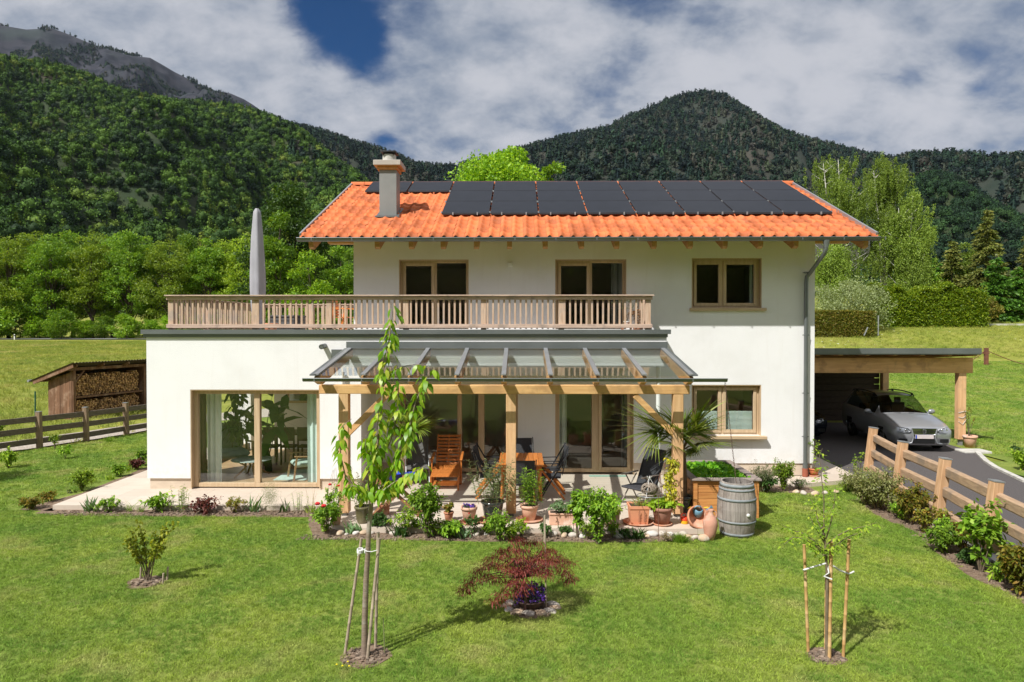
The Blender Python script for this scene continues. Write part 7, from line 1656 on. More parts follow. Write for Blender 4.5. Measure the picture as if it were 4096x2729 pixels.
def pf(x, y, dy=0): v = at(1900+x/1.651, 1300+y/1.651, Y=PY+dy); return (v.x-PX, dy, v.z)
pot('flower_pot', 'dark pot of the fan palm, hidden between the right post and the raised bed', PX, PY, 0, .17, .32, m_glaze_b, 'round')
palm('large fan palm spreading behind the right timber post', (PX, PY, .3), tuple(np.array(pf(1370, 830))-np.array([0, 0, .3])), [tuple(np.array(q)-np.array([0, 0, .3])) for q in (pf(990, 580, -.1), pf(1100, 520, .1), pf(1180, 640, -.3), pf(1220, 760, -.3), pf(1290, 530, .2), pf(1400, 560, .1), pf(1560, 500, 0), pf(1570, 600, -.3), pf(1650, 760, -.2), pf(1540, 800, .2), pf(1460, 640, -.45), pf(1330, 640, -.5), pf(1450, 850, .3), pf(1250, 850, .2))], 31)
PX, PY = at(1200+690/1.65, 1700, Y=15.6).x, 15.6
def pf(x, y, dy=0): v = at(1200+x/1.65, 1300+y/1.65, Y=PY+dy); return (v.x-PX, dy, v.z-.3)
pot('flower_pot', 'dark pot of the small palm in the shade behind the cherry sapling', PX, PY, 0, .16, .32, m_glaze_b, 'round')
palm('small dark fan palm in the shade behind the cherry sapling', (PX, PY, .3), pf(690, 760), [pf(580, 600), pf(640, 520, .1), pf(720, 560), pf(800, 600, -.1), pf(850, 640), pf(760, 700, -.2), pf(600, 700, -.1), pf(880, 600, .1), pf(660, 640, -.3)], 33)
# --- raised bed vegetables
x0, x1, y0, y1, z0 = BED; g = rng(44); t_ = thing('vegetables', 'leafy lettuces and radishes filling the raised bed', 'vegetables', ((x0+x1)/2, (y0+y1)/2, z0)); mb_ = []
n = 2600; P = np.stack([g.uniform(x0-t_.location.x, x1-t_.location.x, n), g.uniform(y0-t_.location.y, y1-t_.location.y, n), g.uniform(0, .13, n)], 1); D = g.normal(size=(n, 3))*.7+np.array([0, 0, .9]); V, F = leaf_big(P, D, g, np.full(n, .10), .7, .3); finish(t_, V, F, leafmat('lettuce_leaves', (.06, .18, .01), (.12, .32, .015), (.26, .46, .03), patch=2.2)); t_['kind'] = 'stuff'
plant('fluff', 'sparse herb stalks behind the raised bed', 2940, 1930, 60, 70, 'grey', Yf=15.25, z=.0, hx=1.6, n=200)
# --- bed by the right wall corner
plant('bush', 'grey green lavender mass right of the raised bed', *(2400+1560/2.412, 1600+890/2.412), 120, 110, 'grey', 'lavender', 'shrub', n=1800, leaf=.035, stems=34, W=.25, low=.05)
plant('bush', 'dark green low bush right of the raised bed, before the lavender', *(2400+1600/2.412, 1600+890/2.412), 78, 80, 'dark', 'bush', 'bush', n=800, leaf=.05, stems=16)
plant('bush', 'rounded bright green shrub below the right wall corner', *(2400+1770/2.412, 1600+880/2.412), 128, 80, 'lime', 'shrub', 'shrub', n=1900, leaf=.04, stems=20)
plant('bush', 'low heather mound between the round shrub and the corner stones', *C7(165, 268), 46, 62, 'dark', 'bush', 'bush', n=600, leaf=.02, stems=18)
plant('bush', 'low fine green mound at the paving corner', *C7(490, 285), 52, 78, 'lime', 'bush', 'bush', n=900, leaf=.022, stems=24)
t_ = plant('bush', 'spindly plant in the orange plastic pot at the downpipe', *(3250, 1885), 150, 46, 'lime', 'potted_plant', z=.12, n=70, leaf=.045, stems=3, low=.15, W=.6); t_.location = (PC.x, PC.y, .16)
# --- shrubs along the driveway fence
gF = None
for a in (('bush', 'large variegated cream and green shrub at the start of the driveway fence', *C7(690, 400), 175, 190, 'varieg', dict(n=3200, leaf=.042, stems=34)),
          ('bush', 'smaller variegated shrub in front of the large variegated one', *C7(620, 370), 80, 90, 'varieg', dict(n=1000, leaf=.04, stems=20)),
          ('bush', 'thin upright shoots rising from the variegated shrub to the first post', *C7(575, 280), 170, 60, 'lime', dict(n=110, leaf=.045, stems=4, low=.2)),
          ('bush', 'leafy olive shrub between the second and third fence post', *C7(920, 505), 180, 110, 'orange', dict(n=1100, leaf=.055, stems=15)),
          ('bush', 'low dense shrub at the foot of the third fence post', *C7(1130, 690), 100, 120, 'mid', dict(n=1300, leaf=.05, stems=18)),
          ('bush', 'arching branches across the third fence post', *C7(1100, 560), 120, 130, 'orange', dict(n=260, leaf=.06, stems=7, low=.3)),
          ('bush', 'large leaved viburnum in front of the fourth fence post', *C7(1390, 825), 270, 180, 'mid', dict(n=520, leaf=.085, stems=12, W=.7, low=.25, top=.1)),
          ('bush', 'dense olive bush cut by the right edge of the view', *C7(1650, 985), 215, 120, 'orange', dict(n=1800, leaf=.06, stems=20)),
          ('bush', 'low leafy clump between viburnum and olive bush', *C7(1500, 880), 50, 50, 'lime', dict(n=90, leaf=.08, stems=7, W=.3)),
          ('bush', 'yellow green shrub on the lawn beyond the driveway, at the right edge', 4092, 1880, 84, 60, 'lime', dict(n=500, leaf=.08, stems=8)),
          ('bush', 'faint thin shrub on the lawn beyond the driveway kerb', 4065, 1830, 60, 40, 'dark', dict(n=80, leaf=.06, stems=4))):
    plant(*a[:7], 'shrub', 'shrub', **a[7])
t_ = plant('bush', 'bare twining stems with few leaves in the ribbed pot at the carport post', 3885, 1790, 150, 50, 'orange', 'potted_plant', z=.2, n=60, leaf=.06, stems=5, low=.1); t_.location = (PCar.x-.03, PCar.y+.1, .25)
# ground-covering plants that fill the fence bed and the patio bed
for i, (x, y, h, w_, lm_) in enumerate(((545, 300, 90, 90, 'varieg'), (790, 430, 95, 110, 'varieg'), (850, 470, 70, 90, 'mid'), (1010, 560, 90, 70, 'orange'), (1185, 640, 110, 110, 'mid'), (1260, 690, 120, 90, 'orange'), (1010, 470, 120, 70, 'orange'), (1330, 770, 60, 80, 'dark'), (1560, 900, 110, 90, 'mid'))):
    plant('bush', 'low leafy filler shrub in the driveway fence bed, %s from the house end' % ord_(i), *C7(x, y), h, w_, lm_, 'shrub', 'shrub', group='low shrubs filling the fence bed', n=700, leaf=.045, stems=14, low=.05)
for i, (x, y, h, w_, lm_) in enumerate(((1500, 2122, 44, 50, 'dark'), (1660, 2128, 56, 60, 'mid'), (1740, 2140, 70, 70, 'lime'), (1835, 2136, 44, 50, 'dark'), (1950, 2140, 52, 50, 'mid'), (2085, 2145, 70, 60, 'lime'), (2260, 2140, 40, 50, 'dark'), (2350, 2160, 90, 70, 'lime'), (2450, 2150, 70, 60, 'mid'), (2500, 2152, 36, 40, 'dark'))):
    plant('bush', 'small bedding plant behind the lawn edge of the patio bed, %s from the left' % ord_(i), x, y, h, w_, lm_, 'bedding_plant', 'plant', group='small plants of the patio bed', n=260, leaf=.04, stems=10, low=.05)
# balcony plants
g = rng(66)
t_ = thing('olive_sapling', 'tiny olive tree above the rail at the right end of the balcony', 'plant', (px_(1440, 16.0), 16.0, 3.72)); bush(t_, .34, .70, g, LM['grey'], n=150, leaf=.035, stems=5, low=.45, W=.3)
t_ = thing('russet_shrub', 'russet brown shrub in a pot at the right end of the balcony', 'plant', (px_(1466, 15.95), 15.95, 3.62)); bush(t_, .38, .52, g, leafmat('russet_leaves', (.10, .045, .02), (.20, .09, .03), (.30, .15, .05)), n=420, leaf=.035, stems=10)
# ---- buttercups on the near lawn
for i, (x, y) in enumerate(((278, 1480), (322, 1490), (362, 1458), (372, 1492))):
    p = B(*C5(x, y), -.1); t_ = thing('buttercup', 'yellow buttercup in the lawn in front of the cherry sapling, %s from the left' % ord_(i), 'flower', (p.x, p.y, -.1), 0, 'buttercups in the near lawn'); mb = MB(); mb.tube([(0, 0, 0), (0, 0, .06)], .0015, 4); lb(mb, 'stem', m_gstem, t_); flowers(t_, [(0, 0, .065)], .011, mfl('yellow_petals', (.8, .65, .02)), 'petals')
# ---- turf: tufts of blades standing over the whole near lawn
def tuft(name, n, h, w0, rad_, m, seed, bend=.5):
    g = rng(seed); a = g.uniform(0, 6.3, n); r = rad_*g.uniform(0, 1, n)**.5; P = np.stack([r*np.cos(a), r*np.sin(a), 0*a], 1); D = np.stack([g.normal(size=n)*.35, g.normal(size=n)*.35, np.ones(n)], 1)
    V, F = blades(P, D, g, h*g.uniform(.5, 1.2, n), w0, bend, 2); o = npobj(name, V, F, m); o.location = (0, -400, -60); return o
def turfmat(name, c1, c2, c3, dry, sc_=.45):
    m, tt, b, o = _new(name); oi = tt.add('ShaderNodeObjectInfo'); ge = tt.add('ShaderNodeNewGeometry'); L_ = oi.outputs['Location']
    col = tt.mix(tt.smooth(tt.noise(L_, sc_, 5, .6), .40, .60), c1, c2); col = tt.mix(tt.math('MULTIPLY', tt.smooth(tt.noise(L_, sc_*3, 4, .6), .47, .60), .85), col, c3)
    col = tt.mix(tt.math('MULTIPLY', tt.smooth(tt.noise(L_, sc_*2.0, 5, .6, .5), .53, .66), .8), col, dry)
    k = tt.math('ADD', tt.math('MULTIPLY', ge.outputs['Random Per Island'], .85), .55); k = tt.math('MULTIPLY', k, tt.math('ADD', tt.math('MULTIPLY', oi.outputs['Random'], .35), .82))
    col = tt.mix(1.0, col, k, 'MULTIPLY'); tt.l.new(col, b.inputs['Base Color']); b.inputs['Roughness'].default_value = .6; b.inputs['Specular IOR Level'].default_value = .2
    tr = tt.add('ShaderNodeBsdfTranslucent'); tt.l.new(col, tr.inputs[0]); ms = tt.add('ShaderNodeMixShader'); ms.inputs[0].default_value = .3; tt.l.new(b.outputs[0], ms.inputs[1]); tt.l.new(tr.outputs[0], ms.inputs[2]); tt.l.new(ms.outputs[0], o.inputs[0]); return m
m_turf = turfmat('turf_blades', (.23, .35, .045), (.33, .42, .06), (.16, .29, .038), (.44, .43, .15))
tc_ = proto_coll('turf_kinds', [tuft('turf_tuft', 26, .045, .0045, .05, m_turf, 700+i) for i in range(5)])
def area_mesh(name, keepf, xs, ys, zf):
    o = gridmesh(name, xs, ys, zf, None, keepf); me = o.data; bpy.data.objects.remove(o); return me
beds = [wavy(kl+kr, .03, .3, 5), [(-9.6, 13.3), (-4.1, 13.08), (-3.9, 12.45), (-3.65, 11.78), (0, 11.56), (3.0, 11.7), (3.3, 12.2), (4.1, 12.3), (4.1, 16.6), (-9.4, 24), (-9.9, 18.5), (-9.9, 13.6)], [(4.3, 16.6), (4.9, 15.35), (6.6, 15.15), (8.5, 16.3), (8.6, 18), (4.3, 18)]]
spots = [(at(586, 2330, Z=-.1), .25), (at(1462, 2628, Z=-.1), .26), (at(3305, 2628, Z=-.1), .2), (at(2120, 2440, Z=-.1), .27)]
def lk(x, y):
    k = inpoly(x, y, lawn)
    for b2 in beds: k &= ~inpoly(x, y, b2)
    for c, r in spots: k &= np.hypot(x-c.x, y-c.y) > r
    return k & (np.abs(x) < y*.80+1.0)
me = area_mesh('turf', lk, np.arange(-12, 9.5, .12), np.arange(6.2, 13.6, .12), lambda x, y: 0*x-.1)
tag(scatter('turf', None, tc_, 330, .7, 1.3, 11, mask=me, tilt=.15), kind='stuff')
me = area_mesh('turf', lk, np.arange(-18.5, 10, .25), np.arange(13.6, 24, .25), lambda x, y: 0*x-.1)
tag(scatter('turf', None, tc_, 90, 1.2, 1.9, 12, mask=me, tilt=.15), kind='stuff')
me = area_mesh('turf', lambda x, y: inpoly(x, y, lawn_r) & (x > 6.8+.0*y) & (x < .84*y+1) & (np.abs(x-11) > 0) & ~((x > 7) & (x < 14.6) & (y < 28) & (x < 13.9+.0*y)) , np.arange(7.5, 45, .5), np.arange(15, 50, .5), lambda x, y: G(x, y)+.0)
tag(scatter('turf', None, tc_, 34, 1.6, 2.6, 15, mask=me, tilt=.15), kind='stuff')
# longer meadow grass and flower heads
m_mead = turfmat('meadow_blades', (.29, .34, .05), (.38, .39, .07), (.22, .30, .045), (.50, .44, .15), .12)
mc = proto_coll('meadow_kinds', [tuft('meadow_tuft', 30, .26, .014, .22, m_mead, 720+i, .4) for i in range(4)])
def mk(x, y): return ~inpoly(x, y, lawn) & ~inpoly(x, y, gp) & (x < -.5*y) & (x > -.80*y-3) & ~((x > -21) & (x < -15.5) & (y > 27) & (y < 34.5) & False)
me = area_mesh('meadow_grass', mk, np.arange(-90, -8, 1.0), np.arange(17, 112, 1.0), lambda x, y: G(x, y)-.03)
tag(scatter('meadow_grass', None, mc, 4.5, .7, 1.3, 13, mask=me, tilt=.15), kind='stuff')
def mk2(x, y): return (x > .42*y) & (x < .85*y) & (y > 50+.0*x)
me = area_mesh('meadow_grass', mk2, np.arange(18, 70, 1.0), np.arange(49, 90, 1.0), lambda x, y: G(x, y)-.03)
tag(scatter('meadow_grass', None, mc, 3.5, .7, 1.2, 14, mask=me, tilt=.15), kind='stuff')
# ================= CARS (lofted body; windows, lamps, grille, wheels as parts)
m_carp = mat('silver_car_paint', (.36, .37, .39), (.34, .35, .37), 2, .28, 0, metal=.45, spec=.5, coat=.6)
m_card = mat('dark_car_paint', (.012, .015, .022), None, 2, .25, 0, metal=.3, spec=.5, coat=.6)
m_cglass = glassmat('car_glass', (.55, .62, .60), 1.2, .06)
m_tyre = mat('tyre_rubber', (.015, .015, .015), None, 5, .85); m_rim = mat('wheel_rim', (.35, .35, .36), None, 4, .35, metal=.8)
m_black = mat('black_trim', (.012, .012, .013), None, 5, .5); m_lampg = glassmat('headlight_glass', (.95, .96, .97), 1.0, .12); m_chrome = mat('chrome', (.7, .7, .72), None, 4, .12, metal=1.0)
# stations from the nose back: y, half width low, half width widest, bottom z, bonnet/belt z, belt half width, upper (glass) bottom half width z, roof edge half width z, centre z
ST_ = [(0.00, .66, .72, .20, .62, .66, .62, .655, .40, .675, .690), (0.06, .75, .805, .19, .645, .75, .72, .685, .48, .705, .720), (0.20, .79, .855, .18, .68, .79, .76, .725, .55, .755, .770), (0.45, .80, .870, .18, .735, .825, .79, .785, .60, .825, .845),
       (0.85, .80, .878, .18, .82, .845, .80, .865, .62, .905, .925), (1.20, .80, .880, .18, .88, .85, .79, .925, .64, .955, .975), (1.34, .80, .880, .18, .90, .85, .77, .945, .70, .97, .995),
       (1.75, .80, .880, .18, .915, .85, .79, .945, .62, 1.27, 1.295), (2.05, .80, .880, .18, .925, .85, .80, .955, .565, 1.425, 1.455), (2.5, .80, .880, .18, .935, .85, .80, .965, .56, 1.475, 1.505), (3.1, .80, .880, .18, .95, .85, .80, .98, .56, 1.48, 1.512),
       (3.8, .80, .875, .18, .965, .84, .79, .995, .55, 1.46, 1.495), (4.25, .80, .86, .20, .975, .82, .77, 1.005, .53, 1.42, 1.455), (4.45, .78, .835, .24, .97, .79, .74, 1.0, .56, 1.22, 1.24), (4.55, .74, .79, .30, .90, .74, .70, .94, .6, .96, .97)]
def ring(s):
    y, wl, wm, zb, zbelt, wb, wg, zg, wr, zr, zc = s
    return [(0, y, zb), (wl*.85, y, zb), (wl, y, zb+.06), (wm, y, .46), (wm*.995, y, .62 if zbelt > .66 else zbelt-.05), (wb, y, zbelt), (wg, y, zg), (wr*.5+wg*.5 if False else wg+(wr-wg)*.5, y, zg+(zr-zg)*.52), (wr, y, zr), (wr*.55, y, zr+(zc-zr)*.75), (0, y, zc)]
def subdiv(st, k=3):
    a = np.array(st); o = []
    for i in range(len(a)-1):
        p0, p1, p2, p3 = a[max(i-1, 0)], a[i], a[i+1], a[min(i+2, len(a)-1)]
        for j in range(k):
            u = j/k; q = .5*((2*p1)+(-p0+p2)*u+(2*p0-5*p1+4*p2-p3)*u*u+(-p0+3*p1-3*p2+p3)*u**3); q[0] = p1[0]+(p2[0]-p1[0])*u; o.append(tuple(q))
    o.append(tuple(a[-1])); return o
def car(label, loc, rz, paint, group=None):
    t_ = thing('parked_car', label, 'car', loc, rz, group); st = subdiv(ST_, 3); rings = [ring(s) for s in st]; nr = len(rings[0]); body = MB(); ws = MB(); side = MB(); rear = MB()
    wheels_y = (.88, 3.55)
    def add(mb, q, mirror=True, sm=True):
        mb._add(q, [(0, 1, 2, 3)], sm); mb._add([(-x, y, z) for x, y, z in q], [(3, 2, 1, 0)], sm)
    for i in range(len(rings)-1):
        y = (st[i][0]+st[i+1][0])/2
        for k in range(nr-1):
            q = [rings[i][k], rings[i+1][k], rings[i+1][k+1], rings[i][k+1]]
            if k in (2, 3) and any(abs(y-wy) < .345-(.0 if k == 2 else .12) for wy in wheels_y): continue   # wheel arches
            if k in (0, 1) and any(abs(y-wy) < .30 for wy in wheels_y): continue
            if k >= 8 and 1.34 < y < 2.03: add(ws, q)
            elif k in (6, 7) and 1.60 < y < 4.12 and not (2.46 < y < 2.56 or 3.22 < y < 3.36): add(side, q)
            elif k in (6, 7) and 1.34 < y <= 1.60: add(ws if False else body, q)
            elif k >= 8 and 4.22 < y < 4.46: add(rear, q)
            else: add(body, q)
    f0 = rings[0]; body._add([*f0, *[(-x, y, z) for x, y, z in f0[1:-1]][::-1]], [tuple(range(2*nr-2))]); f1 = rings[-1]; body._add([*f1, *[(-x, y, z) for x, y, z in f1[1:-1]][::-1]], [tuple(range(2*nr-2))[::-1]])
    def weld(o):
        import bmesh; bm = bmesh.new(); bm.from_mesh(o.data); bmesh.ops.remove_doubles(bm, verts=bm.verts, dist=.0008); bmesh.ops.recalc_face_normals(bm, faces=bm.faces); bm.to_mesh(o.data); bm.free(); o.data.polygons.foreach_set('use_smooth', np.ones(len(o.data.polygons), bool)); o.data.update(); return o
    weld(lb(body, 'body', paint, t_)); weld(lb(ws, 'windscreen', m_cglass, t_)); weld(lb(side, 'side_windows', m_cglass, t_)); weld(lb(rear, 'rear_window', m_cglass, t_))
    mb = MB(); mb.box(-.70, .70, .5, 4.3, .22, .60); mb.box(-.74, .74, 1.30, 1.62, .60, .90)
    for x in (-.36, .36):
        mb.box(x-.22, x+.22, 2.25, 2.75, .55, .70); mb.box(x-.22, x+.22, 2.68, 2.80, .70, 1.18, .03); mb.box(x-.10, x+.10, 2.70, 2.78, 1.18, 1.34, .02)
    mb.box(-.6, .6, 3.35, 3.48, .6, 1.08, .03); lb(mb, 'seats', m_black, t_)
    mb = MB(); mb.tube([(-.36, 1.75, .98), (-.2, 1.7, 1.02)], .01, 5); mb.tube([(.36+.17*math.cos(a), 1.85+.03*math.sin(a), .98+.17*math.sin(a)) for a in [k*.45 for k in range(15)]], .012, 5, cap=False); lb(mb, 'steering_wheel', m_black, t_)
    mb = MB(); mb.box(-.09, .09, 1.86, 1.88, 1.24, 1.31, .005); lb(mb, 'inner_mirror', m_black, t_)
    for wy in wheels_y:
        for s_ in (-1, 1):
            w_ = thing('x', None, None); w_.name = 'wheel'; w_.parent = t_; M = Matrix.Translation((s_*.76, wy, .315)) @ Matrix.Rotation(math.pi/2*s_, 4, 'Y')
            mb = MB(M); mb.lathe([(.20, -.10), (.30, -.10), (.315, -.07), (.315, .07), (.30, .10), (.215, .10), (.20, .08)], n=28, closed=True); mb.build('tyre', m_tyre, None).parent = w_
            mb = MB(M); mb.lathe([(.01, .04), (.06, .05), (.07, .03)], n=12, closed=True)
            for k in range(7): a = k*.8976; mb.beam((.05*math.cos(a), .05*math.sin(a), .05), (.20*math.cos(a), .20*math.sin(a), .075), .045, .02)
            mb.lathe([(.19, .04), (.215, .095), (.20, .10)], n=24, closed=True); mb.build('rim', m_rim, None).parent = w_
    for s_ in (-1, 1):
        hl = MB(); q = [(.36, -.008+.0, .60), (.40, -.012, .565), (.58, .005, .545), (.735, .12, .565), (.775, .26, .62), (.72, .20, .70), (.62, .08, .70), (.44, .0, .665)]
        q = [(x*1.045, y-.045, z+.01) for x, y, z in q]; vs = [(s_*x, y-.012, z) for x, y, z in q]; bk = [(s_*x*.98, y+.10, z) for x, y, z in q]; n = len(q)
        hs = MB(); hs._add(vs+[(s_*.60, -.045, .635)], [(i, (i+1) % n, n) for i in range(n)], True); h_ = lb(hs, 'headlight', m_lampg, t_)
        mb = MB(); mb._add([(v[0], v[1]+.02, v[2]) for v in vs]+bk, [(i, (i+1) % n, n+(i+1) % n, n+i) for i in range(n)]+[tuple(range(n, 2*n))], True); part(mb.build('lamp_housing', mat('lamp_housing_white', (.72, .73, .74), None, 3, .25, spec=.6) if 'lamp_housing_white' not in MATS else MATS['lamp_housing_white']), h_)
        for (x, y, z, r) in ((.50, -.02, .625, .042), (.64, .02, .635, .045)): mb = MB(); mb.ball((s_*x, y, z), r, 12, 8, (1, .5, 1)); part(mb.build('reflector', m_chrome), h_)
        mb = MB(); mb.box(min(s_*.46, s_*.70), max(s_*.46, s_*.70), -.012 if False else -.02, .10, .275, .38, .01); lb(mb, 'fog_lamp_grille', m_black, t_)
        mb = MB(); mb.tube([(s_*.36, -.03, .66), (s_*.33, -.045, .55), (s_*.31, -.05, .42), (s_*.35, -.05, .27), (s_*.43, -.03, .245), (s_*.74, .12, .24)], .020, 6); lb(mb, 'bumper_trim', paint, t_)
        mb = MB(); mb.ball((s_*.97, 1.70, .99), .10, 12, 8, (1.1, .7, .75)); mb.tube([(s_*.84, 1.72, .94), (s_*.92, 1.70, .95)], .03, 6); lb(mb, 'door_mirror', paint, t_)
        mb = MB(); mb.tube([(s_*.575, 2.02, 1.435), (s_*.585, 2.2, 1.50), (s_*.585, 2.9, 1.535), (s_*.58, 3.7, 1.52), (s_*.575, 4.1, 1.46)], .018, 6)
        for y in (2.2, 3.7): mb.box(s_*.585-.015, s_*.585+.015, y-.05, y+.05, 1.44, 1.51)
        lb(mb, 'roof_rail', m_black, t_)
        for y in (2.35, 3.15): mb = MB(); mb.box(min(s_*.862, s_*.885), max(s_*.862, s_*.885), y, y+.16, .79, .815, .006); lb(mb, 'door_handle', paint, t_)
        mb = MB(); mb.tube([(s_*.12, 1.30, .975), (s_*.55, 1.36, .975)], .008, 5); lb(mb, 'wiper', m_black, t_)
    mb = MB(); mb.prism([(-.34, .672), (.34, .672), (.30, .50), (-.30, .50)][::-1], -.028, .02, 'y'); gr = lb(mb, 'grille', m_black, t_)
    mb = MB()
    for z in (.535, .575, .615, .65): mb.box(-.325, .325, -.036, -.028, z-.005, z+.004)
    part(mb.build('grille_bars', m_chrome), gr)
    mb = MB(); mb.tube([(-.35, -.032, .68), (-.31, -.035, .50), (.31, -.035, .50), (.35, -.032, .68)], .011, 6); part(mb.build('grille_surround', m_chrome), gr)
    em = MB(); c = (0, -.05, .592); R_ = .056
    em.tube([(c[0]+R_*math.cos(a), c[1], c[2]+R_*math.sin(a)) for a in [k*math.pi/12 for k in range(25)]], .006, 6, cap=False)
    for pl in ([(-.022, .046), (0, .004), (.022, .046)], [(-.042, .03), (-.02, -.044), (0, -.008), (.02, -.044), (.042, .03)]): em.tube([(x, c[1], c[2]+z) for x, z in pl], .005, 5)
    em2 = MB(); em2.lathe([(.01, 0), (R_, 0)], n=24, closed=True); part(em.build('badge', m_chrome), gr)
    mb = MB(); mb.box(-.30, .30, -.035, .02, .25, .375, .01); lb(mb, 'lower_grille', m_black, t_)
    mb = MB(); mb.box(-.26, .26, -.060, -.045, .385, .495, .004); pl = lb(mb, 'number_plate', mat('plate_white', (.62, .55, .53), (.56, .50, .50), 12, .5), t_)
    mb = MB(); mb.box(-.255, -.215, -.064, -.060, .39, .49); part(mb.build('plate_band', mat('plate_blue', (.03, .08, .45), None, 3, .5)), pl)
    return t_
cdeg = -2.5
cs_ = car('silver estate car parked nose out under the right half of the carport', (11.97, 20.35, -.082), R(-5), m_carp); cs_.scale = (1, .92, 1.05)
car('dark car in the shade of the carport, mostly hidden by the house corner', (9.35, 22.6, -.082), 0, m_card)
# ================= ROOMS SEEN THROUGH THE GLASS
m_cur = mat('mint_curtain', (.66, .78, .75), (.60, .72, .69), 3, .85); m_cur2 = mat('white_sheer_curtain', (.74, .77, .73), (.68, .71, .67), 3, .85)
def curtain(label, x0, x1, y, z0, z1, m, seed, fold=.035):
    mb = MB(); n = 60; q = random.Random(seed); ph = q.uniform(0, 6); vs = []
    for i in range(n+1):
        x = x0+(x1-x0)*i/n; yy = y+fold*math.sin((x-x0)*46+ph)+fold*.4*math.sin((x-x0)*21); vs += [(x, yy, z0), (x+.01*math.sin(x*30), yy*.5+y*.5, z1)]
    mb._add(vs, [(2*i, 2*i+2, 2*i+3, 2*i+1) for i in range(n)], True); tag(mb.build('curtain', m), label, 'curtain')
yA = FY+.50
curtain('pale curtain behind the left pane of the big window', px_(474, yA), px_(508, yA), yA, .05, 2.65, m_cur2, 1)
curtain('mint curtain at the right edge of the big window', px_(706, yA), px_(733, yA), yA, .05, 2.65, m_cur, 2)
curtain('narrow brown drape at the left edge of the big window', px_(452, yA), px_(470, yA), yA+.1, .05, 2.65, mat('brown_drape', (.22, .15, .09), None, 3, .9), 3)
yB = MY+.55
curtain('pale curtain at the left edge of the right terrace door', px_(1286, yB), px_(1303, yB), yB, .05, 2.6, m_cur2, 4); curtain('grey curtain at the right edge of the right terrace door', px_(1428, yB), px_(1446, yB), yB, .05, 2.6, mat('grey_drape', (.30, .30, .29), None, 3, .9), 5)
curtain('grey curtain in the right balcony door', px_(1404, yB), px_(1428, yB), yB, 3.34, 5.3, MATS['grey_drape'], 6); curtain('pale curtain at the right of the upper window', px_(1722, yB), px_(1738, yB), yB, 3.34, 5.3, m_cur2, 7)
Q = lambda x, y, Y: at(600+x/1.568, 1100+y/1.568, Y=Y)
QZ = lambda x, y, Z=.03: at(600+x/1.568, 1100+y/1.568, Z=Z)
m_oak = mat('light_oak', (.45, .29, .15), (.38, .24, .12), 4, .5, st=(5, 5, 1)); m_grn = mat('dusky_upholstery', (.32, .38, .36), (.40, .46, .44), 12, .9); m_mint = mat('mint_upholstery', (.52, .66, .60), None, 12, .9); m_wal = mat('dark_walnut', (.16, .09, .05), None, 4, .5)
def armchair(label, loc, rz, fab, s_=1.0):
    t_ = thing('armchair', label, 'armchair', loc, rz); t_.scale = (s_,)*3; mb = MB(); mb.box(-.29, .29, -.30, .26, .33, .46, .05); lb(mb, 'seat', fab, t_)
    mb = MB(); mb.T = Matrix.Translation((0, .27, .44)) @ Matrix.Rotation(R(-16), 4, 'X'); mb.box(-.29, .29, -.06, .06, 0, .52, .05); lb(mb, 'backrest', fab, t_)
    for x in (-.34, .34):
        mb = MB(); mb.beam((x, -.32, .62), (x, .30, .56), .05, .03, .008); lb(mb, 'armrest', m_oak, t_)
        for y0_, y1_ in ((-.34, -.26), (.36, .24)): mb = MB(); mb.beam((x, y0_, 0), (x, y1_, .60), .035, .04); lb(mb, 'leg', m_oak, t_)
    return t_
v = QZ(480, 1255); armchair('dusky green armchair with cushions behind the left pane', (v.x+.0, v.y+.3, .03), R(35), m_grn, 1.25)
v = QZ(950, 1290); armchair('small oak armchair with mint seat beside the right curtain', (v.x, v.y+.25, .03), R(-60), m_mint, .95)
v = QZ(600, 1310); t_ = thing('coffee_table', 'round glass topped coffee table on curved oak legs inside the big window', 'table', (px_(575, 16.2), 16.25, .03)); mb = MB(); mb.lathe([(.01, .40), (.46, .40), (.47, .41), (.46, .42), (.01, .42)], n=36, closed=True); lb(mb, 'tabletop', m_grn, t_)
for a in (.6, 2.2, 3.7, 5.3): mb = MB(); mb.tube([(.40*math.cos(a), .40*math.sin(a), .0), (.30*math.cos(a), .30*math.sin(a), .08), (.12*math.cos(a), .12*math.sin(a), .25), (.34*math.cos(a), .34*math.sin(a), .40)], .025, 7); lb(mb, 'leg', m_oak, t_)
t_ = thing('dining_table', 'dark dining table deep inside the annex room', 'table', (px_(680, 18.4), 18.4, .03)); mb = MB(); mb.box(-.75, .75, -.42, .42, .72, .76); lb(mb, 'tabletop', m_wal, t_)
for a in (-.68, .68):
    for b2 in (-.36, .36): mb = MB(); mb.box(a-.04, a+.04, b2-.04, b2+.04, 0, .72); lb(mb, 'leg', m_wal, t_)
for i, dx in enumerate((-.45, 0, .45)):
    t_ = thing('dining_chair', 'dark dining chair at the table in the annex room, %s from the left' % ord_(i), 'chair', (px_(680, 18.4)+dx, 17.85, .03), 0, 'dining chairs in the annex room'); mb = MB(); mb.box(-.19, .19, -.19, .19, .44, .48); lb(mb, 'seat', m_wal, t_); mb = MB(); mb.box(-.19, .19, -.20, -.17, .62, .98, .01); lb(mb, 'backrest', m_wal, t_)
    for a in (-.17, .17):
        for b2 in (-.17, .17): mb = MB(); mb.box(a-.018, a+.018, b2-.018, b2+.018, 0, .44 if b2 > 0 else .9); lb(mb, 'leg', m_wal, t_)
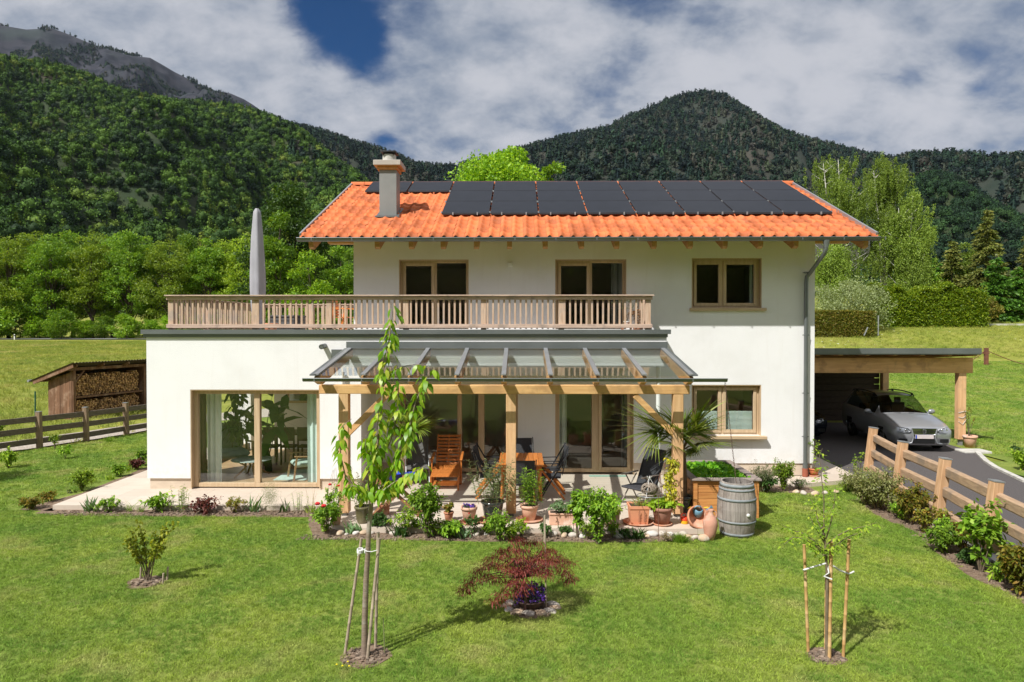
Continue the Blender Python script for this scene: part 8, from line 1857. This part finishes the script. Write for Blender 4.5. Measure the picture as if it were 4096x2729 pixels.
def houseplant(label, loc, h, w_, n, leaf, W, seed, hang=False):
    t_ = thing('houseplant', label, 'plant', loc); g = rng(seed)
    if hang:
        mb = MB(); P = []; D = []
        for k in range(5): a = k*1.3; branch_leaves(mb, [(0, 0, 0), (.12*math.cos(a), .12*math.sin(a), -.3), (.16*math.cos(a), .16*math.sin(a), -h*.6), (.12*math.cos(a+.4), .12*math.sin(a+.4), -h)], .005, .003, P, D, g, n//5, .02, out=.1)
        lb(mb, 'vines', m_gstem, t_); V, F = leaf_big(np.array(P), np.array(D), g, np.full(len(P), leaf), W, .3); finish(t_, V, F, LM['dark'])
    else: bush(t_, w_, h, g, LM['dark'], n=n, leaf=leaf, stems=8, W=W, low=.2)
houseplant('climbing houseplant hanging down in the middle of the big window', (px_(545, 16.3), 16.3, 2.6), 1.7, .5, 120, .15, .8, 21, True)
houseplant('dark spiky plant behind the green armchair', (px_(532, 17.0), 17.0, .4), 1.1, .5, 120, .28, .14, 22)
houseplant('tall banana leaf plant behind the mullion of the big window', (px_(607, 17.2), 17.2, .1), 2.3, 1.3, 26, .75, .3, 23)
t_ = thing('wall_mirror', 'wood framed mirror on the rear wall of the annex room', 'mirror', (px_(692, 19.95), 19.98, 1.95)); mb = MB(); mb.box(-.42, .42, -.03, .0, -.55, .45); lb(mb, 'frame', m_oak, t_); mb = MB(); mb.box(-.35, .35, -.036, -.03, -.48, .38); lb(mb, 'mirror_glass', mat('mirror', (.5, .5, .5), None, 2, .05, metal=1.0), t_)
mb = MB(); mb.box(px_(650, 16.5), px_(722, 16.5), 15.8, 17.0, .031, .045); tag(mb.build('rug', m_mint), 'pale mint rug on the floor of the annex room', 'rug')
for i, (D, Yv, zc_, w_, h_) in enumerate(((1122, 20.55, 1.95, .5, .4), (1165, 20.55, 1.95, .55, .42))):
    t_ = thing('picture_frame', ['framed picture on the dark wall behind the left terrace doors, left one', 'framed picture on the dark wall behind the left terrace doors, right one'][i], 'picture', (px_(D, Yv), Yv, zc_)); mb = MB(); mb.box(-w_/2, w_/2, 0, .03, -h_/2, h_/2); lb(mb, 'frame', m_wal, t_); mb = MB(); mb.box(-w_/2+.05, w_/2-.05, -.004, 0, -h_/2+.05, h_/2-.05); lb(mb, 'print', mat('faded_print', (.30, .28, .24), (.16, .15, .13), 4, .8), t_)
# ================= AIR
m = bpy.data.materials.new('haze'); m.use_nodes = True; tt = NT(m.node_tree); tt.n.clear()
o = tt.add('ShaderNodeOutputMaterial'); v = tt.add('ShaderNodeVolumePrincipled'); v.inputs['Color'].default_value = (.62, .74, .95, 1); v.inputs['Density'].default_value = .000014; v.inputs['Anisotropy'].default_value = .2
tt.l.new(v.outputs[0], o.inputs['Volume'])
mb = MB(); mb.box(-6700, 6700, -420, 6700, -420, 1750); hz = mb.build('haze', m); hz['kind'] = 'stuff'
sc.cycles.volume_bounces = 1; sc.cycles.volume_max_steps = 32
